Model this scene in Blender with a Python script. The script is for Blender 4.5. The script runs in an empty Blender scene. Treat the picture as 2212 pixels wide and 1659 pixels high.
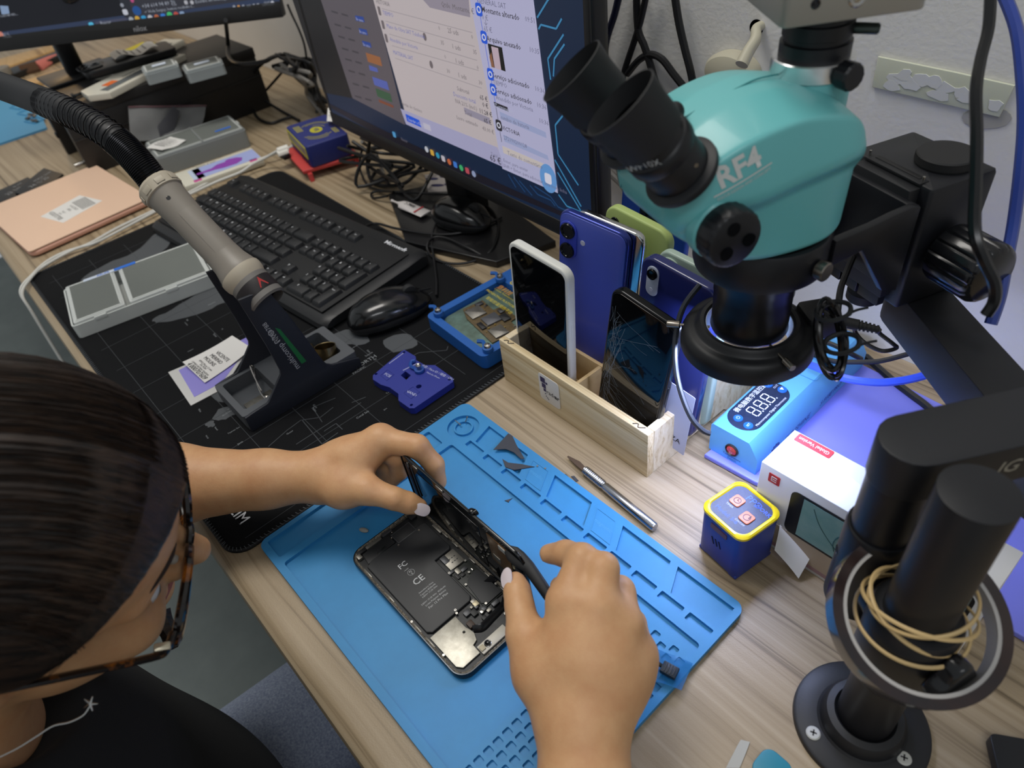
import bpy, bmesh, math, random
import numpy as np
from mathutils import Vector as V, Matrix as MX, geometry
random.seed(7)
PI = math.pi
S = bpy.context.scene
COL = S.collection

# ------------------------------------------------------------------ camera
RC = np.array([[0.66588, 0.737747, -0.111054], [0.445356, -0.512488, -0.734176], [-0.59855, 0.439415, -0.669815]])
FP = 1540.13
CC = np.array([0.483, -0.044, 0.527])
cd = bpy.data.cameras.new('camera'); cam = bpy.data.objects.new('camera', cd); COL.objects.link(cam)
cm = MX.Identity(4)
for i in range(3):
    cm[i][0] = RC[0][i]; cm[i][1] = -RC[1][i]; cm[i][2] = -RC[2][i]; cm[i][3] = CC[i]
cam.matrix_world = cm
cd.sensor_width = 36; cd.lens = FP / 2212 * 36; cd.clip_start = .01; cd.clip_end = 50
cd.dof.use_dof = True; cd.dof.focus_distance = .62; cd.dof.aperture_fstop = 7.0
S.camera = cam

# ------------------------------------------------------------------ world, lamps, exposure
S.view_settings.view_transform = 'Standard'; S.view_settings.look = 'None'
S.view_settings.gamma = 1; S.view_settings.use_curve_mapping = False
S.view_settings.exposure = 0.0
w = bpy.data.worlds.new('world'); S.world = w; w.use_nodes = True
w.node_tree.nodes['Background'].inputs[0].default_value = (.92, .97, 1, 1)
w.node_tree.nodes['Background'].inputs[1].default_value = .36
def area(name, loc, target, sx, sy, power, col):
    l = bpy.data.lights.new(name, 'AREA'); l.shape = 'RECTANGLE'; l.size = sx; l.size_y = sy; l.energy = power; l.color = col
    o = bpy.data.objects.new(name, l); COL.objects.link(o); o.location = loc
    o.rotation_euler = (V(target) - V(loc)).to_track_quat('-Z', 'Y').to_euler(); return o
area('ceiling_panel_lamp', (-.55, .25, 2.0), (-.3, .15, 0), 1.2, .6, 26, (1, .96, .9))
area('ceiling_tube_lamp', (1.3, -.6, 2.1), (.3, .2, 0), 1.2, .3, 9, (.95, .97, 1))
def lamp(name, loc, power, col, r=.03):
    l = bpy.data.lights.new(name, 'POINT'); l.energy = power; l.color = col; l.shadow_soft_size = r
    o = bpy.data.objects.new(name, l); COL.objects.link(o); o.location = loc; return o
lamp('far_bench_lamp', (-1.75, .28, .42), 1.6, (1, .62, .25), .04)

# ------------------------------------------------------------------ helpers
def ray(u, v): return RC.T @ np.array([u - 1106, v - 829.5, FP])
def P(u, v, z=0.0):                       # a point of the photograph that lies at height z above the desk
    r = ray(u, v); return V(CC + r * ((z - CC[2]) / r[2]))
def PY(u, v, y): r = ray(u, v); return V(CC + r * ((y - CC[1]) / r[1]))
def PD(u, v, d): return V(CC + ray(u, v) / FP * d)

def lin(h):
    h = h.lstrip('#'); o = []
    for i in (0, 2, 4):
        c = int(h[i:i + 2], 16) / 255; o.append(c / 12.92 if c <= .04045 else ((c + .055) / 1.055) ** 2.4)
    return (*o, 1)
MATS = {}
def mat(name, h='808080', rough=.5, metal=0, var=None, bump=None, emit=0, trans=0, coat=0, spec=.5, alpha=1, ior=1.45, sheen=0, sss=0):
    if name in MATS: return MATS[name]
    m = bpy.data.materials.new(name); m.use_nodes = True; MATS[name] = m
    nt = m.node_tree; b = nt.nodes['Principled BSDF']; c = lin(h)
    b.inputs['Base Color'].default_value = c; b.inputs['Roughness'].default_value = rough; b.inputs['Metallic'].default_value = metal
    b.inputs['Specular IOR Level'].default_value = spec; b.inputs['Coat Weight'].default_value = coat
    b.inputs['Transmission Weight'].default_value = trans; b.inputs['Alpha'].default_value = alpha; b.inputs['IOR'].default_value = ior
    b.inputs['Coat Roughness'].default_value = .08
    if sss:
        b.inputs['Subsurface Weight'].default_value = sss; b.inputs['Subsurface Radius'].default_value = (1, .35, .2); b.inputs['Subsurface Scale'].default_value = .004
    if emit: b.inputs['Emission Color'].default_value = c; b.inputs['Emission Strength'].default_value = emit
    tc = nt.nodes.new('ShaderNodeTexCoord')
    if var:                                # (scale, second colour, detail)
        n = nt.nodes.new('ShaderNodeTexNoise'); n.inputs['Scale'].default_value = var[0]; n.inputs['Detail'].default_value = 6
        n.inputs['Roughness'].default_value = .65
        r = nt.nodes.new('ShaderNodeMix'); r.data_type = 'RGBA'; r.inputs[6].default_value = c; r.inputs[7].default_value = lin(var[1])
        q = nt.nodes.new('ShaderNodeMapRange'); q.inputs[1].default_value, q.inputs[2].default_value = var[2:4] if len(var) > 3 else (.35, .7)
        nt.links.new(tc.outputs['Object'], n.inputs['Vector']); nt.links.new(n.outputs[0], q.inputs[0]); nt.links.new(q.outputs[0], r.inputs[0])
        nt.links.new(r.outputs[2], b.inputs['Base Color'])
    if bump:                               # (scale, strength, distance)
        n = nt.nodes.new('ShaderNodeTexNoise'); n.inputs['Scale'].default_value = bump[0]; n.inputs['Detail'].default_value = 4
        k = nt.nodes.new('ShaderNodeBump'); k.inputs['Strength'].default_value = bump[1]; k.inputs['Distance'].default_value = bump[2]
        nt.links.new(tc.outputs['Object'], n.inputs['Vector']); nt.links.new(n.outputs[0], k.inputs['Height']); nt.links.new(k.outputs[0], b.inputs['Normal'])
    return m

def grain(name, cols, scale, stretch, wave=6, dist=4, rough=.5, bump=.15, coarse=1.0, spec=.5):
    """wood: streaks along local X; cols = light, mid, dark"""
    m = bpy.data.materials.new(name); m.use_nodes = True; MATS[name] = m; nt = m.node_tree; b = nt.nodes['Principled BSDF']
    N = nt.nodes.new; L = nt.links.new
    tc = N('ShaderNodeTexCoord'); mp = N('ShaderNodeMapping'); mp.inputs['Scale'].default_value = (scale / stretch, scale, scale)
    L(tc.outputs['Object'], mp.inputs[0])
    n1 = N('ShaderNodeTexNoise'); n1.inputs['Scale'].default_value = coarse; n1.inputs['Detail'].default_value = 3; L(mp.outputs[0], n1.inputs['Vector'])
    ad = N('ShaderNodeVectorMath'); ad.operation = 'MULTIPLY_ADD'; ad.inputs[1].default_value = (0, dist, 0); L(n1.outputs[0], ad.inputs[0]); L(mp.outputs[0], ad.inputs[2])
    wv = N('ShaderNodeTexNoise'); wv.inputs['Scale'].default_value = wave; wv.inputs['Detail'].default_value = 5; wv.inputs['Roughness'].default_value = .6
    m2 = N('ShaderNodeMapping'); m2.inputs['Scale'].default_value = (.12, 1, .3); L(ad.outputs[0], m2.inputs[0]); L(m2.outputs[0], wv.inputs['Vector'])
    r = N('ShaderNodeValToRGB'); e = r.color_ramp.elements
    e[0].position = .34; e[0].color = lin(cols[2]); e[1].position = .7; e[1].color = lin(cols[0])
    k = e.new(.46); k.color = lin(cols[1]); L(wv.outputs[0], r.inputs[0])
    L(r.outputs[0], b.inputs['Base Color']); b.inputs['Roughness'].default_value = rough; b.inputs['Specular IOR Level'].default_value = spec
    bp = N('ShaderNodeBump'); bp.inputs['Strength'].default_value = bump; bp.inputs['Distance'].default_value = .0006
    n3 = N('ShaderNodeTexNoise'); n3.inputs['Scale'].default_value = 900; L(tc.outputs['Object'], n3.inputs['Vector'])
    mm = N('ShaderNodeMath'); mm.operation = 'ADD'; L(n3.outputs[0], mm.inputs[0]); L(wv.outputs[0], mm.inputs[1]); L(mm.outputs[0], bp.inputs['Height']); L(bp.outputs[0], b.inputs['Normal'])
    return m

def fr(o, x, y=(0, 0, 1)):
    """frame: origin, x direction, approximate y direction"""
    x = V(x).normalized(); y = V(y); z = x.cross(y).normalized(); y = z.cross(x)
    return MX(((x.x, y.x, z.x, o[0]), (x.y, y.y, z.y, o[1]), (x.z, y.z, z.z, o[2]), (0, 0, 0, 1)))
def frz(o, z, x=(1, 0, 0)):
    z = V(z).normalized(); x = V(x); y = z.cross(x).normalized(); x = y.cross(z)
    return MX(((x.x, y.x, z.x, o[0]), (x.y, y.y, z.y, o[1]), (x.z, y.z, z.z, o[2]), (0, 0, 0, 1)))
def T(x=0, y=0, z=0): return MX.Translation((x, y, z))
def RZ(a): return MX.Rotation(a, 4, 'Z')
def RX(a): return MX.Rotation(a, 4, 'X')
def RY(a): return MX.Rotation(a, 4, 'Y')
I4 = MX.Identity(4)
WM = {}
_fc = None
def rrect(w, h, r, n=6, cx=0, cy=0):
    r = min(r, w / 2 - 1e-6, h / 2 - 1e-6); o = []
    for sx, sy, a in ((1, -1, -PI / 2), (1, 1, 0), (-1, 1, PI / 2), (-1, -1, PI)):
        for i in range(n + 1):
            t = a + PI / 2 * i / n; o.append((cx + sx * (w / 2 - r) + r * math.cos(t), cy + sy * (h / 2 - r) + r * math.sin(t)))
    return o
def circ(r, n=24, cx=0, cy=0, ry=None): return [(cx + r * math.cos(2 * PI * i / n), cy + (ry or r) * math.sin(2 * PI * i / n)) for i in range(n)]
def cat(pts, k=6, closed=False):
    """Catmull-Rom through pts"""
    pts = [V(p) for p in pts]; n = len(pts); o = []
    g = (lambda i: pts[i % n]) if closed else (lambda i: pts[max(0, min(n - 1, i))])
    for i in range(n if closed else n - 1):
        a, b, c, d = g(i - 1), g(i), g(i + 1), g(i + 2)
        for j in range(k):
            t = j / k; o.append(.5 * (2 * b + (c - a) * t + (2 * a - 5 * b + 4 * c - d) * t * t + (3 * b - a - 3 * c + d) * t ** 3))
    if not closed: o.append(pts[-1])
    return o
def inset(pts, d):
    """simple inset of a CCW outline"""
    n = len(pts); o = []
    for i in range(n):
        a, b, c = V(pts[i - 1]), V(pts[i]), V(pts[(i + 1) % n])
        e1 = b - a; e2 = c - b
        if e1.length < 1e-9: e1 = e2
        if e2.length < 1e-9: e2 = e1
        n1 = V((-e1.y, e1.x)).normalized(); n2 = V((-e2.y, e2.x)).normalized(); m = (n1 + n2)
        if m.length < 1e-6: m = n1
        m.normalize(); o.append(tuple(b + m * (d / max(.35, m.dot(n1)))))
    return o
class B:
    def __init__(s): s.m = bmesh.new()
    def _v(s, M, p): return s.m.verts.new(M @ V(p))
    def rings(s, rings, M=I4, cap0=True, cap1=True, closed=False):
        vs = [[s._v(M, p) for p in r] for r in rings]; n = len(vs[0])
        R = list(zip(vs, vs[1:])) + ([(vs[-1], vs[0])] if closed else [])
        for a, b in R:
            for i in range(n):
                j = (i + 1) % n
                try: s.m.faces.new((a[i], a[j], b[j], b[i]))
                except ValueError: pass
        if not closed:
            if cap0: s.m.faces.new(vs[0][::-1])
            if cap1: s.m.faces.new(vs[-1])
        return s
    def slab(s, out, z0, z1, b=0, M=I4, bb=None, k=3):
        """outline extruded from z0 to z1 with rounded top (b) and bottom (bb) edges"""
        bb = b if bb is None else bb; R = []
        if bb > 0:
            for i in range(k):
                a = PI / 2 * i / k; q = inset(out, bb * (1 - math.sin(a))); R.append([(x, y, z0 + bb * (1 - math.cos(a))) for x, y in q])
        R.append([(x, y, z0 + max(bb, 0)) for x, y in out])
        R.append([(x, y, z1 - max(b, 0)) for x, y in out])
        if b > 0:
            for i in range(k - 1, -1, -1):
                a = PI / 2 * i / k; q = inset(out, b * (1 - math.sin(a))); R.append([(x, y, z1 - b * (1 - math.cos(a))) for x, y in q])
        return s.rings(R, M)
    def box(s, c, d, b=0, M=I4, r=None, k=2):
        """centre, size; b rounds top and bottom edges and, with r, the upright ones"""
        r = b if r is None else r
        o = rrect(d[0], d[1], r, 3) if r > 0 else [(d[0] / 2, -d[1] / 2), (d[0] / 2, d[1] / 2), (-d[0] / 2, d[1] / 2), (-d[0] / 2, -d[1] / 2)]
        return s.slab(o, -d[2] / 2, d[2] / 2, b, M @ T(*c), k=k)
    def cyl(s, p0, p1, r0, r1=None, n=24, b=0, M=I4):
        p0 = V(p0); p1 = V(p1); r1 = r0 if r1 is None else r1; L = (p1 - p0).length
        F = M @ frz(p0, p1 - p0, (1, 0, 0) if abs((p1 - p0).normalized().x) < .9 else (0, 1, 0))
        pr = [(r0, 0), (r1, L)] if not b else [(r0 - b, 0), (r0 - .3 * b, .3 * b), (r0, b), (r1, L - b), (r1 - .3 * b, L - .3 * b), (r1 - b, L)]
        return s.lathe(pr, F, n)
    def lathe(s, prof, M=I4, n=32, closed=False, cap=True):
        return s.rings([[(max(r, 1e-5) * math.cos(2 * PI * i / n), max(r, 1e-5) * math.sin(2 * PI * i / n), z) for i in range(n)] for r, z in prof], M, closed=closed, cap0=cap, cap1=cap)
    def tube(s, pts, r, n=8, k=5, M=I4, closed=False, smooth=True, flat=1):
        q = cat(pts, k, closed) if smooth else [V(p) for p in pts]
        N = len(q); rr = r if callable(r) else (lambda t: r)
        up = None; R = []
        for i, p in enumerate(q):
            t = (q[(i + 1) % N if closed else min(i + 1, N - 1)] - q[(i - 1) % N if closed else max(i - 1, 0)]).normalized()
            if up is None: up = t.orthogonal().normalized()
            up = (up - t * up.dot(t)); up = up.normalized() if up.length > 1e-6 else t.orthogonal().normalized()
            sd = t.cross(up); a = rr(i / max(1, N - 1))
            R.append([tuple(p + up * (a * flat * math.cos(2 * PI * j / n)) + sd * (a * math.sin(2 * PI * j / n))) for j in range(n)])
        return s.rings(R, M, closed=closed)
    def plate(s, out, holes, z0, z1, M=I4, bottom=True):
        """flat plate with holes"""
        polys = [[V((x, y, 0)) for x, y in p] for p in [out] + list(holes)]
        tri = geometry.tessellate_polygon(polys); flat = [p for q in polys for p in q]
        top = [s._v(M, (p.x, p.y, z1)) for p in flat]; bot = [s._v(M, (p.x, p.y, z0)) for p in flat]
        for t in tri:
            a, b, c = (flat[i] for i in t); up = (b - a).cross(c - a).z > 0; t = t if up else t[::-1]
            try:
                s.m.faces.new([top[i] for i in t])
                if bottom: s.m.faces.new([bot[i] for i in reversed(t)])
            except ValueError: pass
        k = 0
        for q in polys:
            n = len(q)
            for i in range(n):
                try: s.m.faces.new((bot[k + i], bot[k + (i + 1) % n], top[k + (i + 1) % n], top[k + i]))
                except ValueError: pass
            k += n
        return s
    def poly(s, pts, M=I4, flip=False):
        v = [s._v(M, p if len(p) == 3 else (*p, 0)) for p in pts]; s.m.faces.new(v[::-1] if flip else v); return s
    def sheet(s, fn, nu, nv, M=I4, th=0):
        """surface fn(u,v)->xyz, u,v in 0..1"""
        g = [[s._v(M, fn(i / nu, j / nv)) for j in range(nv + 1)] for i in range(nu + 1)]
        fs = [s.m.faces.new((g[i][j], g[i + 1][j], g[i + 1][j + 1], g[i][j + 1])) for i in range(nu) for j in range(nv)]
        if th:
            bmesh.ops.recalc_face_normals(s.m, faces=fs); bmesh.ops.solidify(s.m, geom=fs, thickness=th)
        return s
    def text(s, t, size, M=I4, align='CENTER', bold=0, sx=1, res=2, ital=0):
        global _fc
        if _fc is None:
            cu = bpy.data.curves.new('letters', 'FONT'); _fc = bpy.data.objects.new('letters', cu)
        cu = _fc.data; cu.body = t; cu.size = size; cu.align_x = align; cu.align_y = 'CENTER'; cu.resolution_u = res; cu.offset = bold * size; cu.shear = ital
        me = bpy.data.meshes.new_from_object(_fc)
        me.transform(M @ MX.Diagonal((sx, 1, 1, 1))); s.m.from_mesh(me); bpy.data.meshes.remove(me); return s
    def ell(s, c, r, M=I4, n=20, h=12):
        F = M @ T(*c) @ MX.Diagonal((*r, 1))
        return s.lathe([(math.sin(PI * i / h), -math.cos(PI * i / h)) for i in range(h + 1)], F, n)
    def done(s, name, m, parent=None, world=False, smooth=True, ang=35, label=None, kind=None, merge=0):
        if merge: bmesh.ops.remove_doubles(s.m, verts=s.m.verts, dist=merge)
        bmesh.ops.recalc_face_normals(s.m, faces=s.m.faces)
        me = bpy.data.meshes.new(name); s.m.to_mesh(me); s.m.free()
        if smooth and len(me.polygons):
            me.polygons.foreach_set('use_smooth', [True] * len(me.polygons)); me.set_sharp_from_angle(angle=math.radians(ang))
        for q in (m if isinstance(m, (list, tuple)) else [m]): me.materials.append(q)
        return link(name, me, parent, world, label, kind)
def link(name, me, parent=None, world=False, label=None, kind=None):
    o = bpy.data.objects.new(name, me); COL.objects.link(o)
    if parent is not None:
        if world: me.transform(WM[parent.name].inverted())
        o.parent = parent; WM[o.name] = WM[parent.name].copy()
    else: WM[o.name] = I4.copy()
    if label: o['label'] = label
    if kind: o['kind'] = kind
    elif name.endswith('lettering'): o['kind'] = 'stuff'
    return o
def thing(name, label, cat_, M=I4, group=None):
    o = bpy.data.objects.new(name, None); COL.objects.link(o); o.empty_display_size = .01
    if isinstance(M, (tuple, list, V)): M = T(*M)
    o.matrix_world = M; WM[o.name] = M.copy(); return tag(o, label, cat_, group)
def tag(o, label, cat_, group=None, kind=None):
    o['label'] = label; o['category'] = cat_
    if group: o['group'] = group
    if kind: o['kind'] = kind
    return o
def struct(name, bm, m, **k):
    o = bm.done(name, m, **k); o['kind'] = 'structure'; return o

# ------------------------------------------------------------------ common materials
black = mat('black_plastic', '18191b', .42, bump=(1500, .05, .0003))
blackmatte = mat('black_matte', '131416', .62)
blackgloss = mat('black_gloss', '0b0c0e', .12)
rubber = mat('black_rubber', '1b1c1e', .7)
steel = mat('steel', 'b9b6b0', .25, 1)
chrome = mat('chrome', 'd8d8d8', .1, 1)
white = mat('white_plastic', 'dedcd4', .4)
paper = mat('white_paper', 'dcdad6', .8)
ink = mat('black_ink', '1a1a1c', .7)
wink = mat('white_ink', 'd8dade', .6)
yink = mat('yellow_ink', 'c9b52c', .6)

# ------------------------------------------------------------------ the room
wallm = mat('wall_plaster', 'dedcd8', .85, var=(3, 'd4d2ce'), bump=(230, .35, .0012))
b = B(); b.box((-1.45, .72, .8), (2.2, .1, 3.2)); struct('wall_back', b, wallm, smooth=False)
b = B(); b.box((.95, .65, .8), (2.6, .1, 3.2)); struct('wall_right', b, wallm, smooth=False)
b = B(); b.box((-.2, -.6, -.79), (5, 4, .1)); struct('floor', b, mat('floor_concrete', '6f7775', .7, var=(9, '626a69'), bump=(200, .1, .001)), smooth=False)

# ------------------------------------------------------------------ the desk
deskwood = grain('desk_wood', ('ab9a80', '98866b', '63543f'), 16, 10, wave=6.5, dist=.9, rough=.42, bump=.25, coarse=.7)
desk = thing('workbench', 'long wood-grain workbench that carries everything against the white wall', 'desk', (0, 0, 0))
b = B()
prof = [(-.040, -.012), (-.0385, -.005), (-.034, -.0012), (-.027, 0), (.60, 0), (.60, -.036), (-.027, -.036), (-.036, -.033), (-.040, -.026)]
b.rings([[(x, y + (dy if y > .5 else 0), z) for y, z in prof] for x, dy in ((-2.4, .0695), (-.3515, .0695), (-.3505, -.0005), (1.6, -.0005))])
b.done('worktop', deskwood, desk)
for x in (-1.6, 1.3):
    b = B(); b.box((x, .28, -.388), (.03, .52, .704)); b.done('leg', mat('leg_grey', '8d908f', .6), desk, smooth=False)
# ------------------------------------------------------------------ blue repair mat
sil = mat('blue_silicone', '3187c0', .5, var=(14, '2d7db3'), bump=(900, .08, .0003))
rm = thing('repair_mat', 'bright blue silicone repair mat with moulded parts trays under the opened phone', 'mat', T(0, -.0035, 0))
MW, ML = .2495, .3495
b = B(); b.slab([(x + ML / 2, y + MW / 2) for x, y in rrect(ML, MW, .009)], 0, .003, 0, bb=.0008); b.done('mat_base', sil, rm)
holes = [rrect(.0245, .188, .002, 3, .0175, .101), rrect(.306, .193, .003, 3, .1905, .1035)]
ringc = (.028, .2235)
holes.append(circ(.0168, 36, *ringc))
for k in range(11):
    holes.append(rrect(.0225, .0072, .001, 2, .0592 + .0273 * k, .2128))
for q in ([(.047, .2425), (.0530, .2190), (.1185, .2190), (.1060, .2425)], [(.1437, .2425), (.1560, .2190), (.2040, .2190), (.1915, .2425)],
          [(.2288, .2425), (.2415, .2190), (.2905, .2190), (.2812, .2425)], [(.2887, .2425), (.3000, .2190), (.3435, .2190), (.3435, .2425)]):
    holes.append(q[::-1])
b = B(); b.plate([(x + ML / 2, y + MW / 2) for x, y in rrect(ML, MW, .009)], holes, .003, .0062); b.done('raised_trays', sil, rm, smooth=False)
b = B(); b.lathe([(.0085, .003), (.0085, .0055), (.0102, .0055), (.0102, .003)], T(*ringc, 0), 36, closed=True); b.done('dish_ring', sil, rm)
for q in ([(.1142, .2415), (.1265, .2195), (.1479, .2195), (.1357, .2415)], [(.1990, .2415), (.2117, .2195), (.2340, .2195), (.2212, .2415)]):
    b = B(); b.plate(q, [inset(q, .0008)], .0062, .0066); b.done('panel_outline', sil, rm, smooth=False)
hs = []
for i in range(7):
    for j in range(19):
        hs.append(rrect(.0062, .0062, .0008, 1, .2875 + .0088 * i, .017 + .0090 * j + (.0045 if i % 2 else 0)))
b = B(); b.plate(rrect(.066, .183, .002, 2, .3125, .1035), hs, .003, .0052); b.done('pocket_grid', sil, rm, smooth=False)
b = B()
b.text('magnetic', .0055, fr((.2165, .2305, .0064), (1, 0, 0), (0, 1, 0))); b.text('metallic', .0055, fr((.1310, .2305, .0064), (1, 0, 0), (0, 1, 0)))
b.done('lettering', mat('blue_silicone_light', '4a97c8', .5), rm, smooth=False)
MZ = .003
# bits lying on the mat
b = B(); q = [(0, .0), (.006, -.012), (.016, -.014), (.0265, -.021), (.029, -.0185), (.019, -.006), (.011, .011), (.007, .012)]
bl = mat('grey_shard', '3c3f47', .35)
def shard(name, label, pts, z, M, m=bl, t=.0008):
    b = B(); b.slab(pts, z, z + t, .0002, M, k=1); return tag(b.done(name, m), label, 'plastic shard')
shard('plastic_shard', 'large dark grey triangular plastic shard on the upper tray of the blue mat', [tuple((P(u, v, .0064) - P(1066, 970, .0064)).xy) for u, v in ((1066, 972), (1098, 937), (1107, 942), (1116, 962), (1133, 991), (1126, 993), (1110, 978), (1093, 971))][::-1], .0064, T(*P(1066, 970, .0064).xy, 0))
shard('plastic_shard', 'slim curved grey plastic shard just below the triangular shard on the mat', [tuple((P(u, v, .0064) - P(1085, 993, .0064)).xy) for u, v in ((1085, 992), (1098, 1000), (1125, 1003), (1155, 1009), (1130, 1013), (1111, 1016), (1092, 1010))][::-1], .0064, T(*P(1085, 993, .0064).xy, 0))
shard('plastic_shard', 'tiny grey torn sliver lying alone on the open blue field', [tuple((P(u, v, MZ) - P(1097, 1082, MZ)).xy) for u, v in ((1090, 1082), (1100, 1079), (1107, 1077), (1101, 1082), (1099, 1086))][::-1], MZ, T(*P(1097, 1082, MZ).xy, 0))
b = B(); p = P(787, 1148, MZ); b.ell((0, 0, .002), (.005, .0025, .002), T(*p.xy, MZ) @ RZ(.5), 10, 6); tag(b.done('putty_scrap', mat('putty', '8d8d88', .6)), 'small grey putty scrap on the mat left of the opened phone', 'scrap')
for (u, v, u2, v2, l) in ((983, 908, 994, 917, 'first'), (1005, 912, 1009, 902, 'second')):
    b = B(); a = P(u, v, .0062); c = P(u2, v2, .0062); b.cyl(a, c, .0005, n=8); b.cyl(c, c + (c - a).normalized() * .0008, .0011, n=10)
    tag(b.done('tiny_screw', steel), {'first': 'tiny steel screw lying flat to the left in the round dish', 'second': 'tiny steel screw lying to the right in the round dish'}[l], 'screw')
for (u, v, l) in ((1161, 1008, 'left one'), (1178, 1013, 'right one')):
    b = B(); a = P(u, v, .0062); b.cyl(a, a + V((0, 0, .0012)), .0009, n=8); tag(b.done('tiny_screw', steel), 'speck-like steel screw, the %s of a pair on the mat beside the slim shard' % l, 'screw')
film = mat('clear_film', '2a78b8', .08, alpha=.35)
b = B(); c = [P(1408, 1397, .0075), P(1497, 1432, .0075), P(1472, 1492, .0075), P(1398, 1470, .0075)]
b.sheet(lambda u, v: (c[0] * (1 - u) * (1 - v) + c[1] * u * (1 - v) + c[2] * u * v + c[3] * (1 - u) * v) + V((0, 0, .003 * math.sin(3 * u) * v)), 6, 6, th=.0002); tag(b.done('clear_film', film), 'loose square of clear blue-tinted film over the pocket grid of the mat', 'film')
b = B(); a = P(1410, 1428, .012); c = P(1430, 1439, .012); b.tube([a, (a + c) / 2 + V((0, 0, .001)), c], .0016, 8)
t = thing('small_connector', 'small black ribbed connector on the clear film by the hand', 'connector', T(*c)); b.done('stalk', blackmatte, t, world=True)
b = B(); d = (c - a).normalized(); b.box((0, 0, 0), (.012, .009, .004), .0006, fr((0, 0, 0), d, (0, 1, 0)) @ T(.006, 0, 0)); b.done('head', mat('blue_black', '1a2733', .5), t)
for i in range(4):
    b = B(); b.box((.003 + .0022 * i, 0, .0022), (.0008, .007, .0006), 0, fr((0, 0, 0), d, (0, 1, 0))); b.done('rib', black, t)
b = B(); p0 = P(1382, 1495, .0058); p1 = P(1392, 1532, .0058); b.slab([tuple((x - p0).xy) for x in (p0, P(1377, 1512, .0058), p1, P(1390, 1520, .0058))][::-1], 0, .0008, 0, T(*p0)); tag(b.done('black_sliver', black), 'thin black pointed sliver on the pocket grid beside the right wrist', 'sliver')

# ------------------------------------------------------------------ opened phone
ph = thing('opened_phone', 'opened black smartphone lying on its back with battery and circuits bare', 'phone', T(.0772, .0478, MZ))
PW, PH = .1605, .078
out = [(x + PW / 2, y + PH / 2) for x, y in rrect(PW, PH, .0125, 8)]
band = mat('graphite_frame', '35383c', .22, .9); dirt = mat('gasket', '2a2825', .45, .4, var=(600, '9a9080'), bump=(1500, .8, .0008))
inside = mat('phone_inside', '141517', .45, .1, var=(250, '26282a'))
b = B(); R = [[(x, y, z) for x, y in inset(out, d)] for z, d in ((.0, .0016), (.0006, .0003), (.0016, 0), (.0066, 0), (.0073, .0004), (.0074, .0012))]
b.rings(R, cap1=False); b.done('case_band', band, ph)
b = B(); R = [[(x, y, z) for x, y in inset(out, d)] for z, d in ((.0074, .0012), (.0069, .0016), (.0066, .0032), (.0036, .0034))]; b.rings(R, cap0=False, cap1=True); b.done('gasket_rim', dirt, ph)
b = B(); b.slab(inset(out, .0034), .0036, .0044, 0); b.done('mid_plate', inside, ph, smooth=False)
batm = mat('battery_wrap', '2b2c2e', .5)
bt = [(.0225, .006), (.109, .006), (.1125, .0095), (.1125, .0485), (.109, .0517), (.0605, .0517), (.0605, .068), (.058, .0702), (.0215, .0702), (.0205, .066), (.0195, .012)]
b = B(); b.slab(bt, .0044, .0069, .0007); bat = b.done('battery', batm, ph)
E0 = V((.0, 0, .00695)); up = (0, -1, 0)
b = B()
def bt_text(s, size, x, y, **k): b.text(s, size, fr((x, y, .00696), (0, 1, 0), (-1, 0, 0)), **k)
for s_, x, y, z_ in (('FC', .0440, .0290, .0072), ('CE', .0660, .0300, .0088)): bt_text(s_, z_, x, y, bold=.01)
b.lathe([(.0029, 0), (.0031, 0), (.0031, .00004), (.0029, .00004)], T(.0550, .0300, .00692), 28, closed=True)
bt_text('PS', .0026, .0542, .0300); bt_text('E', .0026, .0566, .0300); bt_text('+4.35V', .0016, .0500, .0285)
for s_, x, z_ in (('Assembled in China', .0765, .0019), ('Capacity:4520mAh', .0792, .0021), ('3.83V= 17.35 Whr', .0819, .0021), ('3.83V= 17.35 Whr  4520mAh', .0870, .0021), ('Li-ion Polymer Battery', .0900, .0023), ('For: 12 Pro Max', .0935, .0030)):
    bt_text(s_, z_, x, .030)
b.done('lettering', mat('battery_ink', 'b9bbbd', .6), bat, smooth=False)
alu = mat('bare_shield', '8f8c85', .42, .75, var=(120, '7a776f')); alud = mat('dark_shield', '46474a', .4, .5); chip = mat('chip_black', '1d1e20', .5)
def pt(name, c, s, m, z=.0044, r=.0006, a=0, par=None, bev=.0002):
    b = B(); b.box((c[0], c[1], z + s[2] / 2), s, bev, r=max(r, bev)); return b.done(name, m, par or ph)
sp = pt('haptic_engine', (.0163, .0497), (.0128, .0205, .0026), alud)
b = B(); b.text('TAPTIC ENGINE', .0022, fr((.0165, .0497, .00706), (0, 1, 0), (-1, 0, 0))); b.done('lettering', mat('battery_ink'), sp, smooth=False)
pt('haptic_cover', (.0166, .0497), (.0112, .0188, .0027), chip)
b = B(); b.slab([(.0080, .0100), (.0205, .0085), (.0188, .0385), (.0065, .0378)], .0044, .0064, .0004); b.done('loudspeaker', chip, ph)
b = B(); b.slab([(.0165, .020), (.0195, .020), (.0190, .030), (.0150, .030)], .0064, .0067, .0002); b.done('speaker_tape', inside, ph)
pt('dock_bracket', (.0055, .024), (.0032, .016, .003), alu); pt('dock_flex', (.0048, .012), (.0035, .010, .0026), chip); pt('corner_spring', (.0085, .0068), (.0052, .0042, .003), alu)
pt('dock_port', (.0048, .0385), (.0036, .010, .0028), alud); pt('barometer', (.007, .066), (.006, .007, .0025), chip)
b = B(); b.slab([(.1145, .0050), (.148, .0050), (.1525, .0085), (.1525, .0255), (.1440, .0258), (.1425, .0305), (.1365, .0330), (.1320, .0325), (.1280, .0312), (.1145, .0312)], .0044, .0062, .0003)
pl = b.done('camera_shield', mat('shield_plate', 'a19e94', .38, .8, var=(160, '87847b')), ph)
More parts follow.
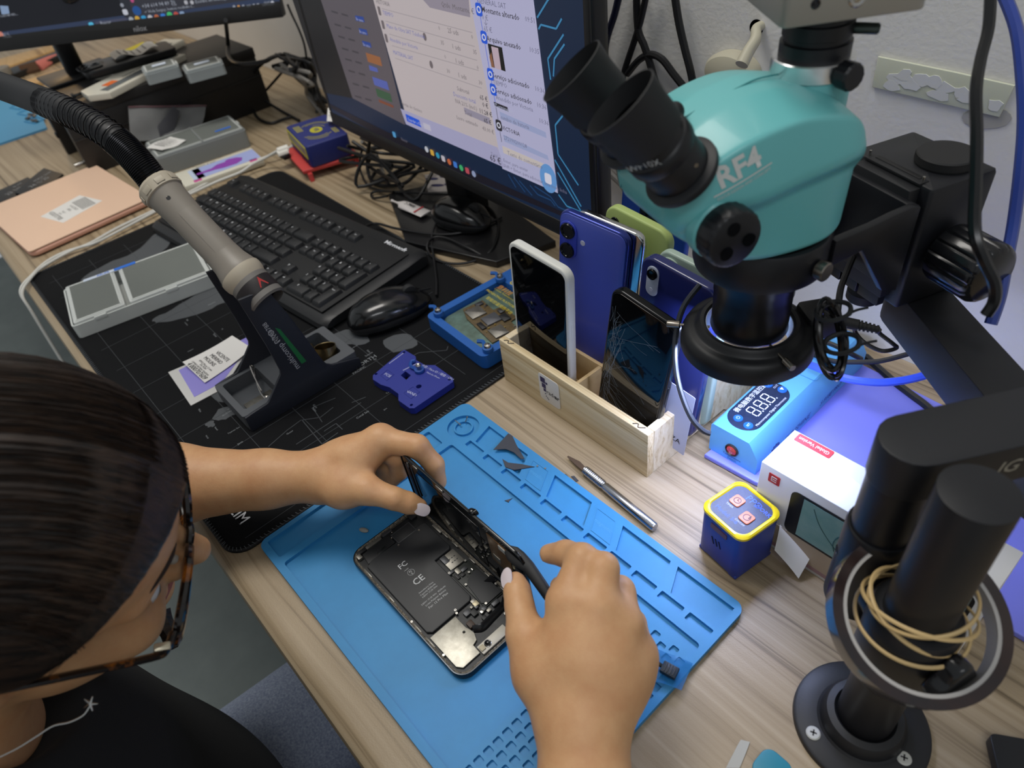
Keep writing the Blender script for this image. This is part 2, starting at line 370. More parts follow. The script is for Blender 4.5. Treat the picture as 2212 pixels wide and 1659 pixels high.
b = B(); b.lathe([(.0006, 0), (.0011, .0004), (.0013, 0)], T(.1302, .0275, .0062), 16); b.done('post', alu, pl)
st = pt('sim_reader', (.0705, .0628), (.0165, .0150, .0022), alu)
for i in range(2):
    for j in range(3):
        b = B(); b.box((.0690 + .0042 * i, .0612 + .0026 * j, .00665), (.0008, .0016, .0002)); b.done('contact_slot', chip, st, smooth=False)
pt('reader_cover', (.0662, .0580), (.0085, .0055, .0026), alud)
pt('logic_board', (.103, .0630), (.046, .0195, .0012), mat('board_dark', '1f2320', .5))
b = B(); b.slab([(.0930, .0700), (.0965, .0590), (.1010, .0560), (.1210, .0535), (.1250, .0570), (.1248, .0722), (.0950, .0722)], .0056, .0068, .0002); b.done('board_shield', mat('graphite_foil', '2a2b2d', .55), ph)
rnd = random.Random(3)
for x, y, sx, sy, m in ((.0830, .0590, .006, .0042, alu), (.0855, .0640, .0035, .006, alud), (.0890, .0600, .003, .004, chip), (.0800, .0545, .003, .006, alud), (.0870, .0555, .006, .003, chip), (.0905, .0690, .003, .0016, steel),
                        (.1150, .0500, .0044, .0040, alu), (.1200, .0485, .0040, .0030, alud), (.1230, .0440, .006, .005, chip), (.1190, .0400, .005, .006, alud), (.1180, .0455, .0025, .0025, alu), (.1260, .0520, .004, .004, alud), (.1290, .0620, .004, .007, alud), (.1300, .0540, .003, .004, alu), (.1270, .0490, .003, .003, steel), (.1330, .0470, .005, .004, chip)):
    pt('board_component', (x, y), (sx, sy, .0016 + .0006 * rnd.random()), m, .0050)
pt('camera_chip', (.1180, .0500), (.0046, .0046, .0022), mat('chip_gold', 'b0a68a', .4, .4), .0050)
pt('coax_connector', (.1290, .0355), (.0062, .0052, .0024), mat('connector_brown', '3a2a20', .5), .0050)
b = B(); b.tube([(.134, .034, .0062), (.138, .040, .0075), (.1375, .050, .0072), (.136, .064, .0066), (.132, .070, .0062)], .0036, 8, flat=.2); b.done('ribbon_flex', mat('flex_black', '1b1b1d', .25), ph)
cmn = pt('camera_frame', (.1515, .0400), (.0085, .0270, .0022), mat('pale_bracket', 'b5b1a6', .5, .3), .0044)
b = B(); b.lathe([(.0012, .0018), (.0019, .0022), (.0026, .0022), (.0028, .0018), (.0028, 0)], T(.1512, .0345, .0062), 24); b.done('lens_ring', blackgloss, cmn)
b = B(); b.lathe([(.0030, .0), (.0030, .0012), (.0027, .0014)], T(.1512, .0345, .0062), 24); b.done('lens_seat', steel, cmn)
pt('flash_module', (.1512, .0290), (.0046, .0042, .0012), mat('flash_cream', 'b3a88c', .5), .0066, par=cmn)
for x, y in ((.0132, .0385), (.0242, .0385), (.0085, .042), (.0245, .0610), (.0795, .0525), (.0985, .0555), (.0912, .0650), (.1240, .0560), (.1135, .0335), (.1105, .0345), (.0800, .0700), (.1330, .0660), (.1420, .0610), (.1160, .0735), (.1340, .0040), (.0930, .0030)):
    b = B(); b.lathe([(.0003, .0004), (.0006, .0007), (.0010, .0007), (.0011, 0)], T(x, y, .0064), 10); b.done('screw', steel, ph)
for x0 in (.028, .062, .10, .118):
    b = B(); b.box((x0, .0031, .0066), (.012, .0012, .0008), .0002); b.done('side_clip', alu, ph)
b = B(); b.box((.035, .0738, .0062), (.0125, .0030, .0016), .0003); b.done('long_clip', alu, ph)
for x0 in (.046, .06, .084, .105, .125, .14):
    b = B(); b.box((x0, .0745, .0064), (.008, .0016, .0010), .0002); b.done('side_clip', alu, ph)

# ------------------------------------------------------------------ lifted screen
fold = fr((.0780, .1262, MZ + .0078), (1, .0, 0), (0, -.03, 1))       # x along hinge, y up the lid, z faces the phone
lid = thing('lifted_screen', 'black phone screen assembly held upright on its long edge above the opened phone', 'phone screen', fold)
lo = [(x + PW / 2 - .001, y + .0388) for x, y in rrect(PW - .002, .0765, .0118, 8)]
b = B(); b.slab(lo, -.0012, .0006, .0004); b.done('glass', mat('screen_glass', '060708', .06, spec=.6), lid)
b = B(); b.plate(lo, [inset(lo, .0012)], .0006, .0011); b.done('edge_frame', mat('lid_frame', '141516', .4), lid, smooth=False)
def lp(name, x, y, sx, sy, t, m):
    b = B(); b.box((x, y, .0006 + t / 2), (sx, sy, t), .0001, r=.0005); return b.done(name, m, lid)
lp('sensor_strip', .0075, .040, .006, .05, .0006, mat('strip_bronze', '3c2a22', .3, .4)); lp('sensor_strip', .0145, .045, .0022, .040, .0005, alud)
lp('clip', .0245, .0735, .0066, .0026, .0012, alu); lp('clip', .058, .0735, .0095, .0030, .0012, alu); lp('clip', .0105, .066, .002, .006, .001, alu)
lp('back_plate', .063, .036, .082, .058, .0004, mat('screen_back', '08090a', .07, spec=.7))
fx = lp('flex_film', .128, .050, .026, .036, .0005, mat('flex_bronze', '6b4a26', .3, .5)); lp('driver_chip', .133, .064, .008, .0055, .0011, mat('pale_bracket')); lp('film_patch', .122, .040, .009, .006, .0008, alu)
lp('camera_bracket', .148, .022, .010, .012, .002, alud); lp('earpiece', .150, .045, .006, .022, .0016, chip)
b = B(); b.tube([(.112, .003, .003), (.108, -.004, .010), (.098, -.0062, .014), (.092, -.0052, .018)], .004, 8, flat=.16); b.done('flex_cable', mat('flex_black'), lid)
b = B(); b.lathe([(.0012, .003), (.0020, .0034), (.0028, .0030), (.0028, 0)], T(.1, .0765, -.004), 16); b.ell((.098, .0775, -.001), (.0035, .0022, .003)); b.done('front_camera', blackgloss, lid)
# ------------------------------------------------------------------ black desk pad with the map print
padm = mat('pad_cloth', '0d0e10', .9, spec=.25, bump=(2500, .25, .0003))
pad = thing('desk_pad', 'large black cloth desk pad with grey world map print and stitched edge', 'desk pad', T(-.728, -.029, 0))
DW, DH, DT = .7245, .434, .0022
po = [(x + DW / 2, y + DH / 2) for x, y in rrect(DW, DH, .022, 8)]
b = B(); b.slab(po, .0002, DT, .0005); b.done('cloth', padm, pad)
q = [V((x, y, DT - .0004)) for x, y in inset(po, .0014)]
b = B(); b.tube(q, .0016, 8, closed=True, smooth=False); b.done('bound_edge', mat('pad_edge', '101114', .6), pad)
stm = mat('stitch_thread', '4b5054', .6); b = B()
def walk(pts, step):
    o = []; acc = 0
    for i in range(len(pts)):
        a, c = pts[i], pts[(i + 1) % len(pts)]; L = (c - a).length; t = step - acc if acc else 0
        while t < L: o.append((a + (c - a) * (t / L), (c - a).normalized())); t += step
        acc = (L - (t - step)) if L > 0 else acc
    return o
for p, d in walk(q, .0042):
    if p.x < .33 and p.y > .1: continue
    n = V((-d.y, d.x, 0)); b.box((0, 0, 0), (.0007, .0042, .0005), 0, fr(p + n * .0010 + V((0, 0, .0016)), d + n * .35, n))
b.done('stitching', stm, pad, kind='stuff', smooth=False)
mapm = mat('map_grey', '4a4d50', .85); linem = mat('map_line', '8a8e90', .85); litm = mat('map_text', '8d9194', .85)
b = B(); inv = lambda u, v: V((P(u, v, DT).x + .728, P(u, v, DT).y + .029, DT + .00012))
def blob(pts, n=4):
    q = cat([inv(*p) for p in pts], n, True); rnd2 = random.Random(len(pts)); q = [x + V((rnd2.uniform(-1, 1), rnd2.uniform(-1, 1), 0)) * .0012 for x in q]
    if sum(a.x * c.y - c.x * a.y for a, c in zip(q, q[1:] + q[:1])) < 0: q.reverse()
    b.m.faces.new([b.m.verts.new(x) for x in q])
for pts in ([(175, 605), (230, 570), (290, 545), (330, 510), (368, 480), (378, 505), (350, 545), (290, 580), (215, 612)], [(330, 690), (372, 668), (440, 625), (490, 590), (500, 640), (470, 660), (425, 680), (385, 690), (345, 697)],
            [(457, 905), (480, 880), (515, 878), (508, 895), (478, 908)], [(445, 915), (462, 908), (462, 920), (450, 922)], [(466, 780), (482, 770), (490, 800), (478, 815)],
            [(715, 725), (760, 712), (800, 735), (770, 745), (735, 740)], [(830, 735), (880, 720), (900, 745), (850, 760)], [(470, 868), (455, 850), (470, 830), (500, 850), (520, 870)], [(590, 705), (620, 690), (640, 710), (612, 716)]):
    blob(pts)
b.done('map_land', mapm, pad, kind='stuff', smooth=False)
b = B()
def seg(u0, v0, u1, v1, wd=.0004):
    a, c = inv(u0, v0), inv(u1, v1); d = (c - a).normalized(); n = V((-d.y, d.x, 0)) * wd
    b.m.faces.new([b.m.verts.new(x + V((0, 0, .00015))) for x in (a - n, c - n, c + n, a + n)])
for l in ((640, 960, 780, 870), (650, 908, 692, 902), (652, 907, 696, 960), (692, 902, 720, 880), (760, 870, 790, 858), (580, 965, 620, 930), (620, 930, 650, 908), (850, 790, 905, 762), (905, 762, 965, 757), (965, 757, 968, 748), (676, 880, 725, 860), (676, 882, 696, 912), (700, 932, 726, 915), (726, 915, 740, 928), (730, 935, 695, 960)):
    seg(*l, wd=.00045)
for x in [.05 + .06 * i for i in range(12)]:
    b.box((x, .2, DT + .0002), (.0005, .36, .0001))
for y in [.03 + .055 * i for i in range(7)]:
    b.box((.36, y, DT + .0002), (.66, .0005, .0001))
b.done('map_lines', mat('map_grid', '3f4245', .85), pad, kind='stuff', smooth=False)
b = B()
for s_, u, v, z_ in (('INDIAN', 690, 820, .0075), ('NORTH', 790, 782, .0085), ('PACIFIC', 776, 800, .0050), ('AUSTRALIA', 496, 890, .0035), ('Tasman Sea', 505, 930, .003)):
    p = inv(u, v); b.text(s_, z_, fr(p + V((0, 0, .0002)), (0, 1, 0), (-1, 0, 0)))
rnd2 = random.Random(5); words_ = 'Timor;Samoa;Fiji;Coral Sea;Guam;Bali;Hawaii;Tonga;Java;Manila;Jakarta;Luzon;Palau;Perth'.split(';')
for i in range(46):
    u, v = rnd2.uniform(380, 860), rnd2.uniform(640, 970); p = inv(u, v)
    if .02 < p.x < .70 and .01 < p.y < .30: b.text(rnd2.choice(words_), rnd2.choice((.0026, .0032, .004)), fr(p + V((0, 0, .0002)), (0, 1, 0) if i % 3 else (1, 0, 0), (-1, 0, 0) if i % 3 else (0, 1, 0)))
b.done('map_lettering', mat('map_dim', '83878a', .85), pad, smooth=False)
b = B(); p = inv(516, 1120); b.text('BLIM', .0165, fr(p + V((-.008, .002, .0003)), (1, .02, 0), (0, 1, 0)), bold=.004); b.done('brand_lettering', mat('white_ink'), pad, smooth=False)
ZP = DT + .0002

# ------------------------------------------------------------------ keyboard
KA = math.radians(6); kb = thing('keyboard', 'wide black desktop keyboard with a green status light on the desk pad', 'keyboard', T(-.232, .207, ZP) @ RZ(KA))
kbm = mat('keyboard_black', '1c1d1f', .45, bump=(1800, .1, .0002)); keym = mat('key_black', '1d1e20', .5)
KW, KD = .470, .184
prof = [(0, .004), (.002, .010), (.010, .0155), (.020, .0165), (.150, .0205), (.176, .0235), (.184, .019), (.184, .003), (.180, 0), (.004, 0)]
b = B(); R = []
for x, e in ((-KW, .006), (-KW + .004, .0015), (-KW + .014, 0), (-.014, 0), (-.004, .0015), (0, .006)):
    R.append([(x, .092 + (y - .092) * (1 - e / .092), .0105 + (z - .0105) * (1 - e * 55)) for y, z in prof])
b.rings(R); b.done('body', kbm, kb)
b = B(); b.box((-.237, .089, .0178), (.440, .150, .002), .0006, RX(.028)); b.done('key_well', mat('key_well', '101113', .7), kb)
keyme = {}; U_ = .0191; RP = .0213
def key(x0, y, wu, hu=1, z=0.0):
    k = (wu, hu)
    if k not in keyme:
        w_, h_ = wu * U_ - .0012, hu * RP - .0018; bb = B()
        R = [[(x, y_, z_) for x, y_ in rrect(w_ - i, h_ - i, .0016, 2, cy=c_)] for z_, i, c_ in ((0, 0, 0), (.0052, .0030, .0004), (.0070, .0046, .0007), (.0074, .0060, .0008))]
        bb.rings(R); o = bb.done('key', keym, kb); keyme[k] = o.data
    else: o = link('key', keyme[k], kb)
    o.location = (x0 + wu * U_ / 2, y, .0172 + .028 * y); return (x0 + wu * U_ / 2, y)
X0 = -.4545; RY_ = [.0255 + RP * i for i in range(5)] + [.1485]
rows = [[1.25, 1.25, 1.25, 6.25, 1.25, 1.25, 1.25, 1.25], [1.25] + [1] * 11 + [2.75], [1.75] + [1] * 12 + [1.25], [1.5] + [1] * 12 + [1.5], [1] * 13 + [2]]
lets = [['Ctrl', '', 'Alt', '', 'AltGr', '', '', 'Ctrl'], ['', '<', 'Z', 'X', 'C', 'V', 'B', 'N', 'M', ';', ':', '_', ''], ['', 'A', 'S', 'D', 'F', 'G', 'H', 'J', 'K', 'L', 'Ç', 'º', '~', ''], ['', 'Q', 'W', 'E', 'R', 'T', 'Y', 'U', 'I', 'O', 'P', '*', '`', ''], ['\\', '1', '2', '3', '4', '5', '6', '7', '8', '9', '0', "'", '«', '']]
lt = B()
def leg(s_, x, y, z_=.0056, dx=-.004, dy=.003):
    if s_: lt.text(s_, z_, fr((x + dx, y + dy, .0172 + .028 * y + .00755), (1, 0, 0), (0, 1, .028)), res=1)
for r_, (ws, ls) in enumerate(zip(rows, lets)):
    x = X0
    for w_, l_ in zip(ws, ls): cx, cy = key(x, RY_[r_], w_); leg(l_, cx, cy); x += w_ * U_
x = X0
for gap, n, s0 in ((0, 1, 'Esc'), (1, 4, 'F1 F2 F3 F4'), (.5, 4, 'F5 F6 F7 F8'), (.5, 4, 'F9 F10 F11 F12'), (.25, 3, 'Prt Scr Pau')):
    x += gap * U_
    for l_ in s0.split(): cx, cy = key(x, RY_[5], 1); leg(l_, cx, cy, .0032, 0, .002); x += U_
x1 = X0 + 15.25 * U_
for i, (r_, l_) in enumerate(((4, 'Ins Hom Pup'), (3, 'Del End Pdn'))):
    for j, s_ in enumerate(l_.split()): cx, cy = key(x1 + j * U_, RY_[r_], 1); leg(s_, cx, cy, .003, 0, .002)
leg('↑', *key(x1 + U_, RY_[1], 1))
for j, s_ in enumerate('←↓→'): leg(s_, *key(x1 + j * U_, RY_[0], 1))
x2 = x1 + 3.25 * U_
for r_, l_ in ((4, ('Num', '/', '*', '-')), (3, '789'), (2, '456'), (1, '123')):
    for j, s_ in enumerate(l_): cx, cy = key(x2 + j * U_, RY_[r_], 1); leg(s_, cx, cy, .0055 if len(s_) == 1 else .003)
leg('0', *key(x2, RY_[0], 2), .0055); leg('.', *key(x2 + 2 * U_, RY_[0], 1), .0055)
leg('+', *key(x2 + 3 * U_, (RY_[3] + RY_[2]) / 2, 1, 2), .0055, dy=.012); leg('Enter', *key(x2 + 3 * U_, (RY_[1] + RY_[0]) / 2, 1, 2), .003, 0, .012)
lt.done('key_lettering', mat('key_ink', 'e6e9ec', .7), kb, smooth=False)
b = B(); b.text('Microsoft', .0115, fr((-.048, .1655, .02345), (1, 0, 0), (0, 1, .1)), bold=.02); b.done('brand_lettering', wink, kb, smooth=False)
b = B(); b.box((-.048, .148, .0216), (.052, .005, .0006), .0002); b.done('light_strip', blackgloss, kb)
b = B(); b.box((-.067, .148, .0219), (.0045, .0032, .0006), .0002); b.done('num_light', mat('green_led', '7fe01e', .4, emit=2.2), kb)

# ------------------------------------------------------------------ mouse (near) : a domed body
def mouse(name, label, M, L=.112, Wd=.060, Hh=.036):
    t = thing(name, label, 'mouse', M)
    def ring(s, sc, zs):
        o = []
        for i in range(32):
            a = 2 * PI * i / 32; ca, sa = math.cos(a), math.sin(a)
            x = math.copysign(abs(ca) ** .75, ca) * L / 2 * sc; wv = Wd / 2 * (1 - .08 * math.cos(a) ** 2 * 2) ; y = math.copysign(abs(sa) ** .8, sa) * wv * sc
            o.append((x, y, zs * (1 - .25 * (x / L * 2 + .25) ** 2)))
        return o
    b = B(); b.rings([ring(0, .93, 0), ring(0, .98, .006), ring(0, 1, .011), ring(0, .97, .018), ring(0, .88, .026), ring(0, .72, .0315), ring(0, .5, .0345), ring(0, .25, .0358), ring(0, .03, .036)])
    b.done('body', mat('mouse_gloss', '0c0d0f', .22, coat=.3), t)
    b = B(); b.rings([[(x * .995, y * 1.004, z) for x, y, z in r] for r in (ring(0, .986, .0065), ring(0, 1.004, .0105), ring(0, 1.003, .0118), ring(0, .985, .0148))], cap0=False, cap1=False); b.done('side_band', mat('mouse_side', '1a1b1d', .55), t)
    b = B(); b.cyl((L * .27, -.004, .026), (L * .27, .004, .026), .009, n=20, b=.001); b.done('scroll_wheel', rubber, t)
    b = B(); b.box((L * .30, 0, .0302), (L * .36, .0009, .002), 0, RY(.22)); b.done('button_gap', blackmatte, t)
    return t
p = (P(1050 * .2712 + 500, 1450 * .2712 + 350, ZP) + P(1400 * .2712 + 500, 1010 * .2712 + 350, ZP)) / 2
mouse('mouse', 'glossy black computer mouse in front of the keyboard on the desk pad', T(-.1955, .2830, ZP) @ RZ(math.radians(78)))
mouse('mouse', 'spare glossy black mouse in the shade on the flat monitor foot', T(-.290, .478, .0135) @ RZ(math.radians(15)), .098, .056)
# ------------------------------------------------------------------ soldering handle and its stand
def PX(u, v, x): r = ray(u, v); return V(CC + r * ((x - CC[0]) / r[0]))
stn = mat('stand_navy', '20232b', .55, bump=(1200, .08, .0003)); stg = mat('stand_grey', '4c4f53', .6, bump=(900, .1, .0003))
sd = thing('handle_stand', 'dark angled soldering stand with a green stripe, standing on the desk pad', 'stand', T(-.184, .13, ZP))
b = B(); b.box((-.184, .132, ZP + .002), (.072, .142, .0038), .0004); b.done('base_floor', stg, sd, world=True)
b = B(); b.plate([(x - .184, y + .132) for x, y in rrect(.074, .144, .003, 3)], [rrect(.058, .042, .003, 3, -.186, .088), rrect(.056, .062, .004, 3, -.188, .162)], ZP + .004, ZP + .021); b.done('tray_base', stg, sd, world=True, smooth=False)
side = [(.0615, .0), (.2045, .0), (.2045, .0115), (.200, .014), (.180, .0205), (.172, .023), (.166, .028), (.163, .035), (.148, .102), (.139, .135), (.136, .147), (.106, .150), (.1065, .143), (.113, .088), (.1155, .052), (.114, .047), (.092, .0245), (.089, .0225), (.070, .0215), (.0615, .0205)]
F = MX(((0, 0, 1, 0), (1, 0, 0, 0), (0, 1, 0, ZP), (0, 0, 0, 1)))       # (y, z, x) outline frame
for nm, x0 in (('side_plate', -.1475), ('side_plate', -.2235)):
    b = B(); b.slab(side, x0, x0 + .0035, .0006, F, k=2); o = b.done(nm, stn, sd, world=True)
    if x0 > -.2:
        b = B(); g = [PX(u, v, -.1438) for u, v in ((594, 708), (605, 711), (662, 780), (652, 786))]; b.poly([tuple(p) for p in g]); b.done('green_stripe', mat('stripe_green', '1f6a3a', .5), o, world=True, smooth=False)
        b = B(); p1, p2 = PX(632, 780, -.1437), PX(584, 716, -.1437); d = (p2 - p1).normalized(); up_ = PX(600, 712, -.1437) - PX(590, 720, -.1437)
        yv = V((0, 0, 1)).cross(V((1, 0, 0)))
        m_ = fr(p1 * .62 + p2 * .38, d, V((1, 0, 0)).cross(d)); b.text('multicomp PRO', .0095, m_); m_ = fr(p1 * .05 + p2 * .95, d, V((1, 0, 0)).cross(d)); b.text('MP740788', .007, m_)
        b.done('brand_lettering', mat('stand_ink', 'a6a8ac', .6), o, world=True, smooth=False)
G1 = V((-.172, .129, .150)); G0 = V((-.273, .111, .229)); gd = (G0 - G1).normalized()
b = B(); b.lathe([(.0185, -.030), (.0205, -.028), (.0205, -.002), (.0190, 0), (.0175, -.002), (.0175, -.028)], frz(G1, gd, (0, 1, 0)), 36, closed=True); b.done('holder_ring', mat('holder_grey', '6b6864', .5), sd, world=True)
for x in (-.2215, -.1475):
    b = B(); b.box((x + (.012 if x < -.2 else -.004), .124, .1365), (.022 if x < -.2 else .010, .022, .012), .002); b.done('holder_arm', stn, sd, world=True)
b = B(); b.poly([tuple(G1 + V((.004, -.0185, -.004))), tuple(G1 + V((.018, -.010, -.018))), tuple(G1 + V((.019, .010, -.017))), tuple(G1 + V((.012, .0205, -.006)))][:3]); b.m.free()
b = B(); b.lathe([(.0207, -.022), (.0209, -.021), (.0209, -.008), (.0207, -.007)], frz(G1, gd, (0, 1, 0)), 36); b.done('warning_band', mat('warning_black', '171012', .5), sd, world=True)
wn = frz(G1, gd, (0, 1, 0)); tri_ = [(.0212 * math.cos(a), .0212 * math.sin(a), z) for a, z in ((-1.15, -.020), (-1.65, -.020), (-1.40, -.0085))]
b = B(); b.poly(tri_, wn); b.done('warning_triangle', mat('warning_red', 'a32a2a', .5), sd, world=True, smooth=False)
tx = wn @ MX(((math.cos(-.9), 0, 0, .0214 * math.cos(-.9)), (math.sin(-.9), 0, 0, .0214 * math.sin(-.9)), (0, 0, 1, 0), (0, 0, 0, 1)))
b = B(); b.tube([(-.217, .108, .024), (-.195, .099, .021), (-.170, .093, .017), (-.160, .098, .008)], .0009, 8); b.tube([(-.218, .107, .024), (-.2135, .104, .030), (-.20, .100, .024), (-.178, .096, .018)], .0008, 8); b.done('wire_clip', steel, sd, world=True)
b = B(); b.box((-.172, .090, ZP + .0055), (.026, .034, .0018), .0004); o = b.done('fixing_plate', mat('bare_shield'), sd, world=True)
for x, y in ((-.176, .098), (-.168, .084)):
    b = B(); b.lathe([(.0006, .0008), (.0012, .0018), (.0026, .0014), (.0030, 0)], T(x, y, ZP + .0064), 16); b.done('screw', steel, o, world=True)
brass = mat('nozzle_brass', '8d7d5a', .28, 1)
for i, (x, y, tl, rr, l) in enumerate(((-.172, .178, .25, .0125, 'open round brass hot-air nozzle nearest the mouse in the stand tray'), (-.178, .158, .9, .0125, 'tilted round brass nozzle leaning behind the first in the stand tray'), (-.186, .140, 1.1, .0085, 'small darker nozzle furthest back in the stand tray'))):
    b = B(); M_ = T(x, y, ZP + .0045 + rr * math.sin(tl)) @ RY(-tl) @ RX(-.2)
    b.lathe([(rr * .93, .001), (rr * .93, .020), (rr, .0205), (rr, .0), (rr * .55, -.001 + .0015), (rr * .5, .0015)], M_, 28, closed=False); tag(b.done('nozzle', brass), l, 'nozzle')
b = B(); b.cyl((-.182, .114, ZP + .012), (-.166, .121, ZP + .014), .0035, n=16); tag(b.done('nozzle_pin', brass), 'short brass tube lying under the stand arm', 'tube')

iron = thing('hot_air_handle', 'grey-brown hot-air soldering handle with coiled spring hose, held in the stand', 'soldering handle', T(*G1))
gm = mat('grip_taupe', '7d776e', .42, bump=(900, .08, .0003)); ge = mat('grip_cream', 'a89f8e', .5)
L = (G0 - G1).length; F = frz(G1, gd, (0, 1, 0))
b = B(); b.lathe([(.012, -.012), (.0172, -.008), (.0195, -.001), (.0218, .004), (.0222, .009), (.0205, .016), (.0182, .026), (.0170, .04), (.0168, .085), (.0185, L - .016), (.0192, L - .008)], F, 40); b.done('grip', gm, iron, world=True)
b = B(); b.lathe([(.0192, L - .009), (.0207, L - .008), (.0209, L + .003), (.0185, L + .0065), (.0165, L + .007)], F, 40); cap = b.done('end_collar', ge, iron, world=True)
b = B(); b.lathe([(.0196, -.002), (.0219, .0035), (.0224, .009), (.0221, .0115)], F @ MX.Diagonal((1.004, 1.004, 1, 1)), 40, ); b.done('flare_ring', ge, iron, world=True)
for k in range(8):
    b = B(); a = 2 * PI * k / 8; b.box((.0210, 0, L - .003), (.0008, .009, .0062), .0003, F @ RZ(a)); b.done('collar_rib', ge, cap, world=True)
b = B(); a = math.pi * .5
vd = (V(CC) - G0).normalized(); xa = (vd - gd * vd.dot(gd)).normalized()
hp = G1 + gd * (L - .022) + xa * .0176; b.cyl(hp - xa * .002, hp + xa * .0006, .0022, n=16); b.done('hole', blackmatte, iron, world=True)
ya = gd.cross(xa)
b = B(); b.sheet(lambda u, v: tuple(G1 + gd * (.035 + .055 * u) + (xa * math.cos((v - .5) * 1.1 + .35) + ya * math.sin((v - .5) * 1.1 + .35)) * .0174), 2, 8); b.done('grip_panel', gm, iron, world=True)
hose = [G0 + gd * .004] + [PD(u, v, d) for u, v, d in ((312, 366, .712), (275, 325, .708), (235, 290, .708), (195, 265, .714), (150, 243, .725), (100, 222, .745), (50, 203, .77), (-30, 175, .80), (-140, 140, .86))]
hq = cat(hose, 14); N_ = len(hq)
b = B(); b.tube(hq, lambda t: .0128 if t < .56 else .0150, 20, smooth=False); b.done('hose', mat('hose_black', '16171a', .55), iron, world=True)
# coils: tight near the grip, open in the middle, tight at the far end
ac = [0]
for i in range(1, N_): ac.append(ac[-1] + (hq[i] - hq[i - 1]).length)
def along(s):
    i = max(1, next((k for k in range(1, N_) if ac[k] >= s), N_ - 1)); a, c = hq[i - 1], hq[i]; t = (s - ac[i - 1]) / max(1e-9, ac[i] - ac[i - 1]); return a.lerp(c, min(1, t)), (c - a).normalized()
b = B(); pts = []; s_ = .002; ph_ = 0; END = .172
while s_ < END:
    p, d = along(s_); u_ = (V((0, 0, 1)) - d * d.z).normalized(); w_ = d.cross(u_)
    pts.append(p + (u_ * math.cos(ph_) + w_ * math.sin(ph_)) * (.0148))
    pitch = .0017 if s_ < .055 else (.0078 if s_ < END - .012 else .0018)
    ph_ += 2 * PI / 14; s_ += pitch / 14
b.tube(pts, .0008, 5, smooth=False); b.done('coil_spring', mat('spring_wire', '2a2a2c', .25, .8), iron, world=True)

# ------------------------------------------------------------------ papers by the stand
pch = thing('foil_pouch', 'white pouch with lilac panel lying on the desk pad beside the stand', 'pouch', T(-.28, .07, ZP))
b = B(); q = [P(363, 804, .0035), P(412, 876, .0035), P(484, 838, .0035), P(552, 726, .0045), P(527, 730, .0045), P(470, 757, .0045)]
b.slab([(p.x, p.y) for p in q], ZP, ZP + .0012, .0004); b.done('sleeve', mat('pouch_white', 'c4c3c0', .5), pch, world=True)
b = B(); q = [P(386, 800, .0035), P(420, 858, .0035), P(480, 826, .0035), P(545, 735, .0045), P(532, 728, .0045)]; b.slab([(p.x, p.y) for p in q], ZP + .0012, ZP + .0015, .0001); b.done('lilac_panel', mat('lilac', '8d85cf', .5), pch, world=True)
lab = thing('address_label', 'curled white printed label lying across the lilac pouch', 'label', T(-.28, .09, ZP + .002))
lc = [P(395, 783, .009), P(443, 828, .005), P(545, 753, .008), P(502, 726, .012)]
def labf(u, v):
    p = lc[0] * (1 - u) * (1 - v) + lc[1] * u * (1 - v) + lc[2] * u * v + lc[3] * (1 - u) * v
    return tuple(p + V((0, 0, .006 * (v * (v - 1)) * 1.2 + .001)))
b = B(); b.sheet(labf, 8, 14, th=-.0002); b.done('sheet', paper, lab, world=True)
def labm(u, v, dz=.0004):
    p = V(labf(u, v)); dx = V(labf(u + .01, v)) - V(labf(u - .01, v)); dy = V(labf(u, v + .01)) - V(labf(u, v - .01)); n = dx.cross(dy).normalized()
    n = n if n.z > 0 else -n; x = dx.normalized(); return fr(p + n * dz, x, n.cross(x))
b = B()
for s_, v, z_, u0 in (('VICENTE', .56, .0072, .55), ('MERINO', .45, .0072, .50), ('MOLINS', .34, .0072, .45), ('APPLE iPhone 12 mini', .235, .0036, .5), ('256, ROJA', .19, .0036, .5), ('CAMBIO BATERIA TRADEAR', .13, .0034, .5), ('4.000707609', .055, .0088, .52)):
    b.text(s_, z_, labm(u0, v), sx=.9, ital=.25 if s_[0] == '4' else 0)
b.done('lettering', ink, lab, world=True, smooth=False)

# ------------------------------------------------------------------ clear parts box near the front edge
frost = mat('frosted_plastic', 'd6dad6', .32, alpha=.8); frost2 = mat('frosted_lid', 'e4e8e5', .3, alpha=.62)
def parts_box(name, label, M, w_, l_, h_, split, m0=frost, m1=frost2):
    t = thing(name, label, 'parts box', M)
    o = rrect(w_, l_, .006, 4, w_ / 2, l_ / 2); i_ = inset(o, .0016)
    b = B(); b.plate(o, [i_], .0012, h_ - .006); b.slab(o, 0, .0012, .0); b.done('tub', m0, t, smooth=False)
    for y0, y1 in split:
        oo = rrect(w_ - .004, y1 - y0, .003, 3, w_ / 2, (y0 + y1) / 2)
        b = B(); b.slab(oo, h_ - .0055, h_ - .001, .001, bb=0); d = b.done('lid', m1, t)
        b = B(); b.plate(inset(oo, .003), [inset(oo, .0055)], h_ - .001, h_ - .0004); b.done('lid_rim', frost, d, smooth=False)
        b = B(); b.box((w_ - .001, (y0 + y1) / 2, h_ - .005), (.004, .016, .006), .0008); b.done('latch', frost, d)
        for k in range(3):
            b = B(); yy = y0 + (y1 - y0) * (k + .5) / 3; b.box((w_ * .55, yy, .007), (w_ * .8, .0012, .012)); b.done('divider', m0, t, smooth=False)
    b = B(); b.plate(o, [inset(o, .0022)], h_ - .0062, h_ - .0045); b.done('tub_rim', m0, t, smooth=False)
    return t
a_ = math.radians(-10.5); pb = parts_box('parts_box', 'frosted clear parts box with two lids and blue label at the desk front edge', T(-.599, -.001, ZP) @ RZ(a_), .112, .190, .024, ((.004, .070), (.076, .186)))
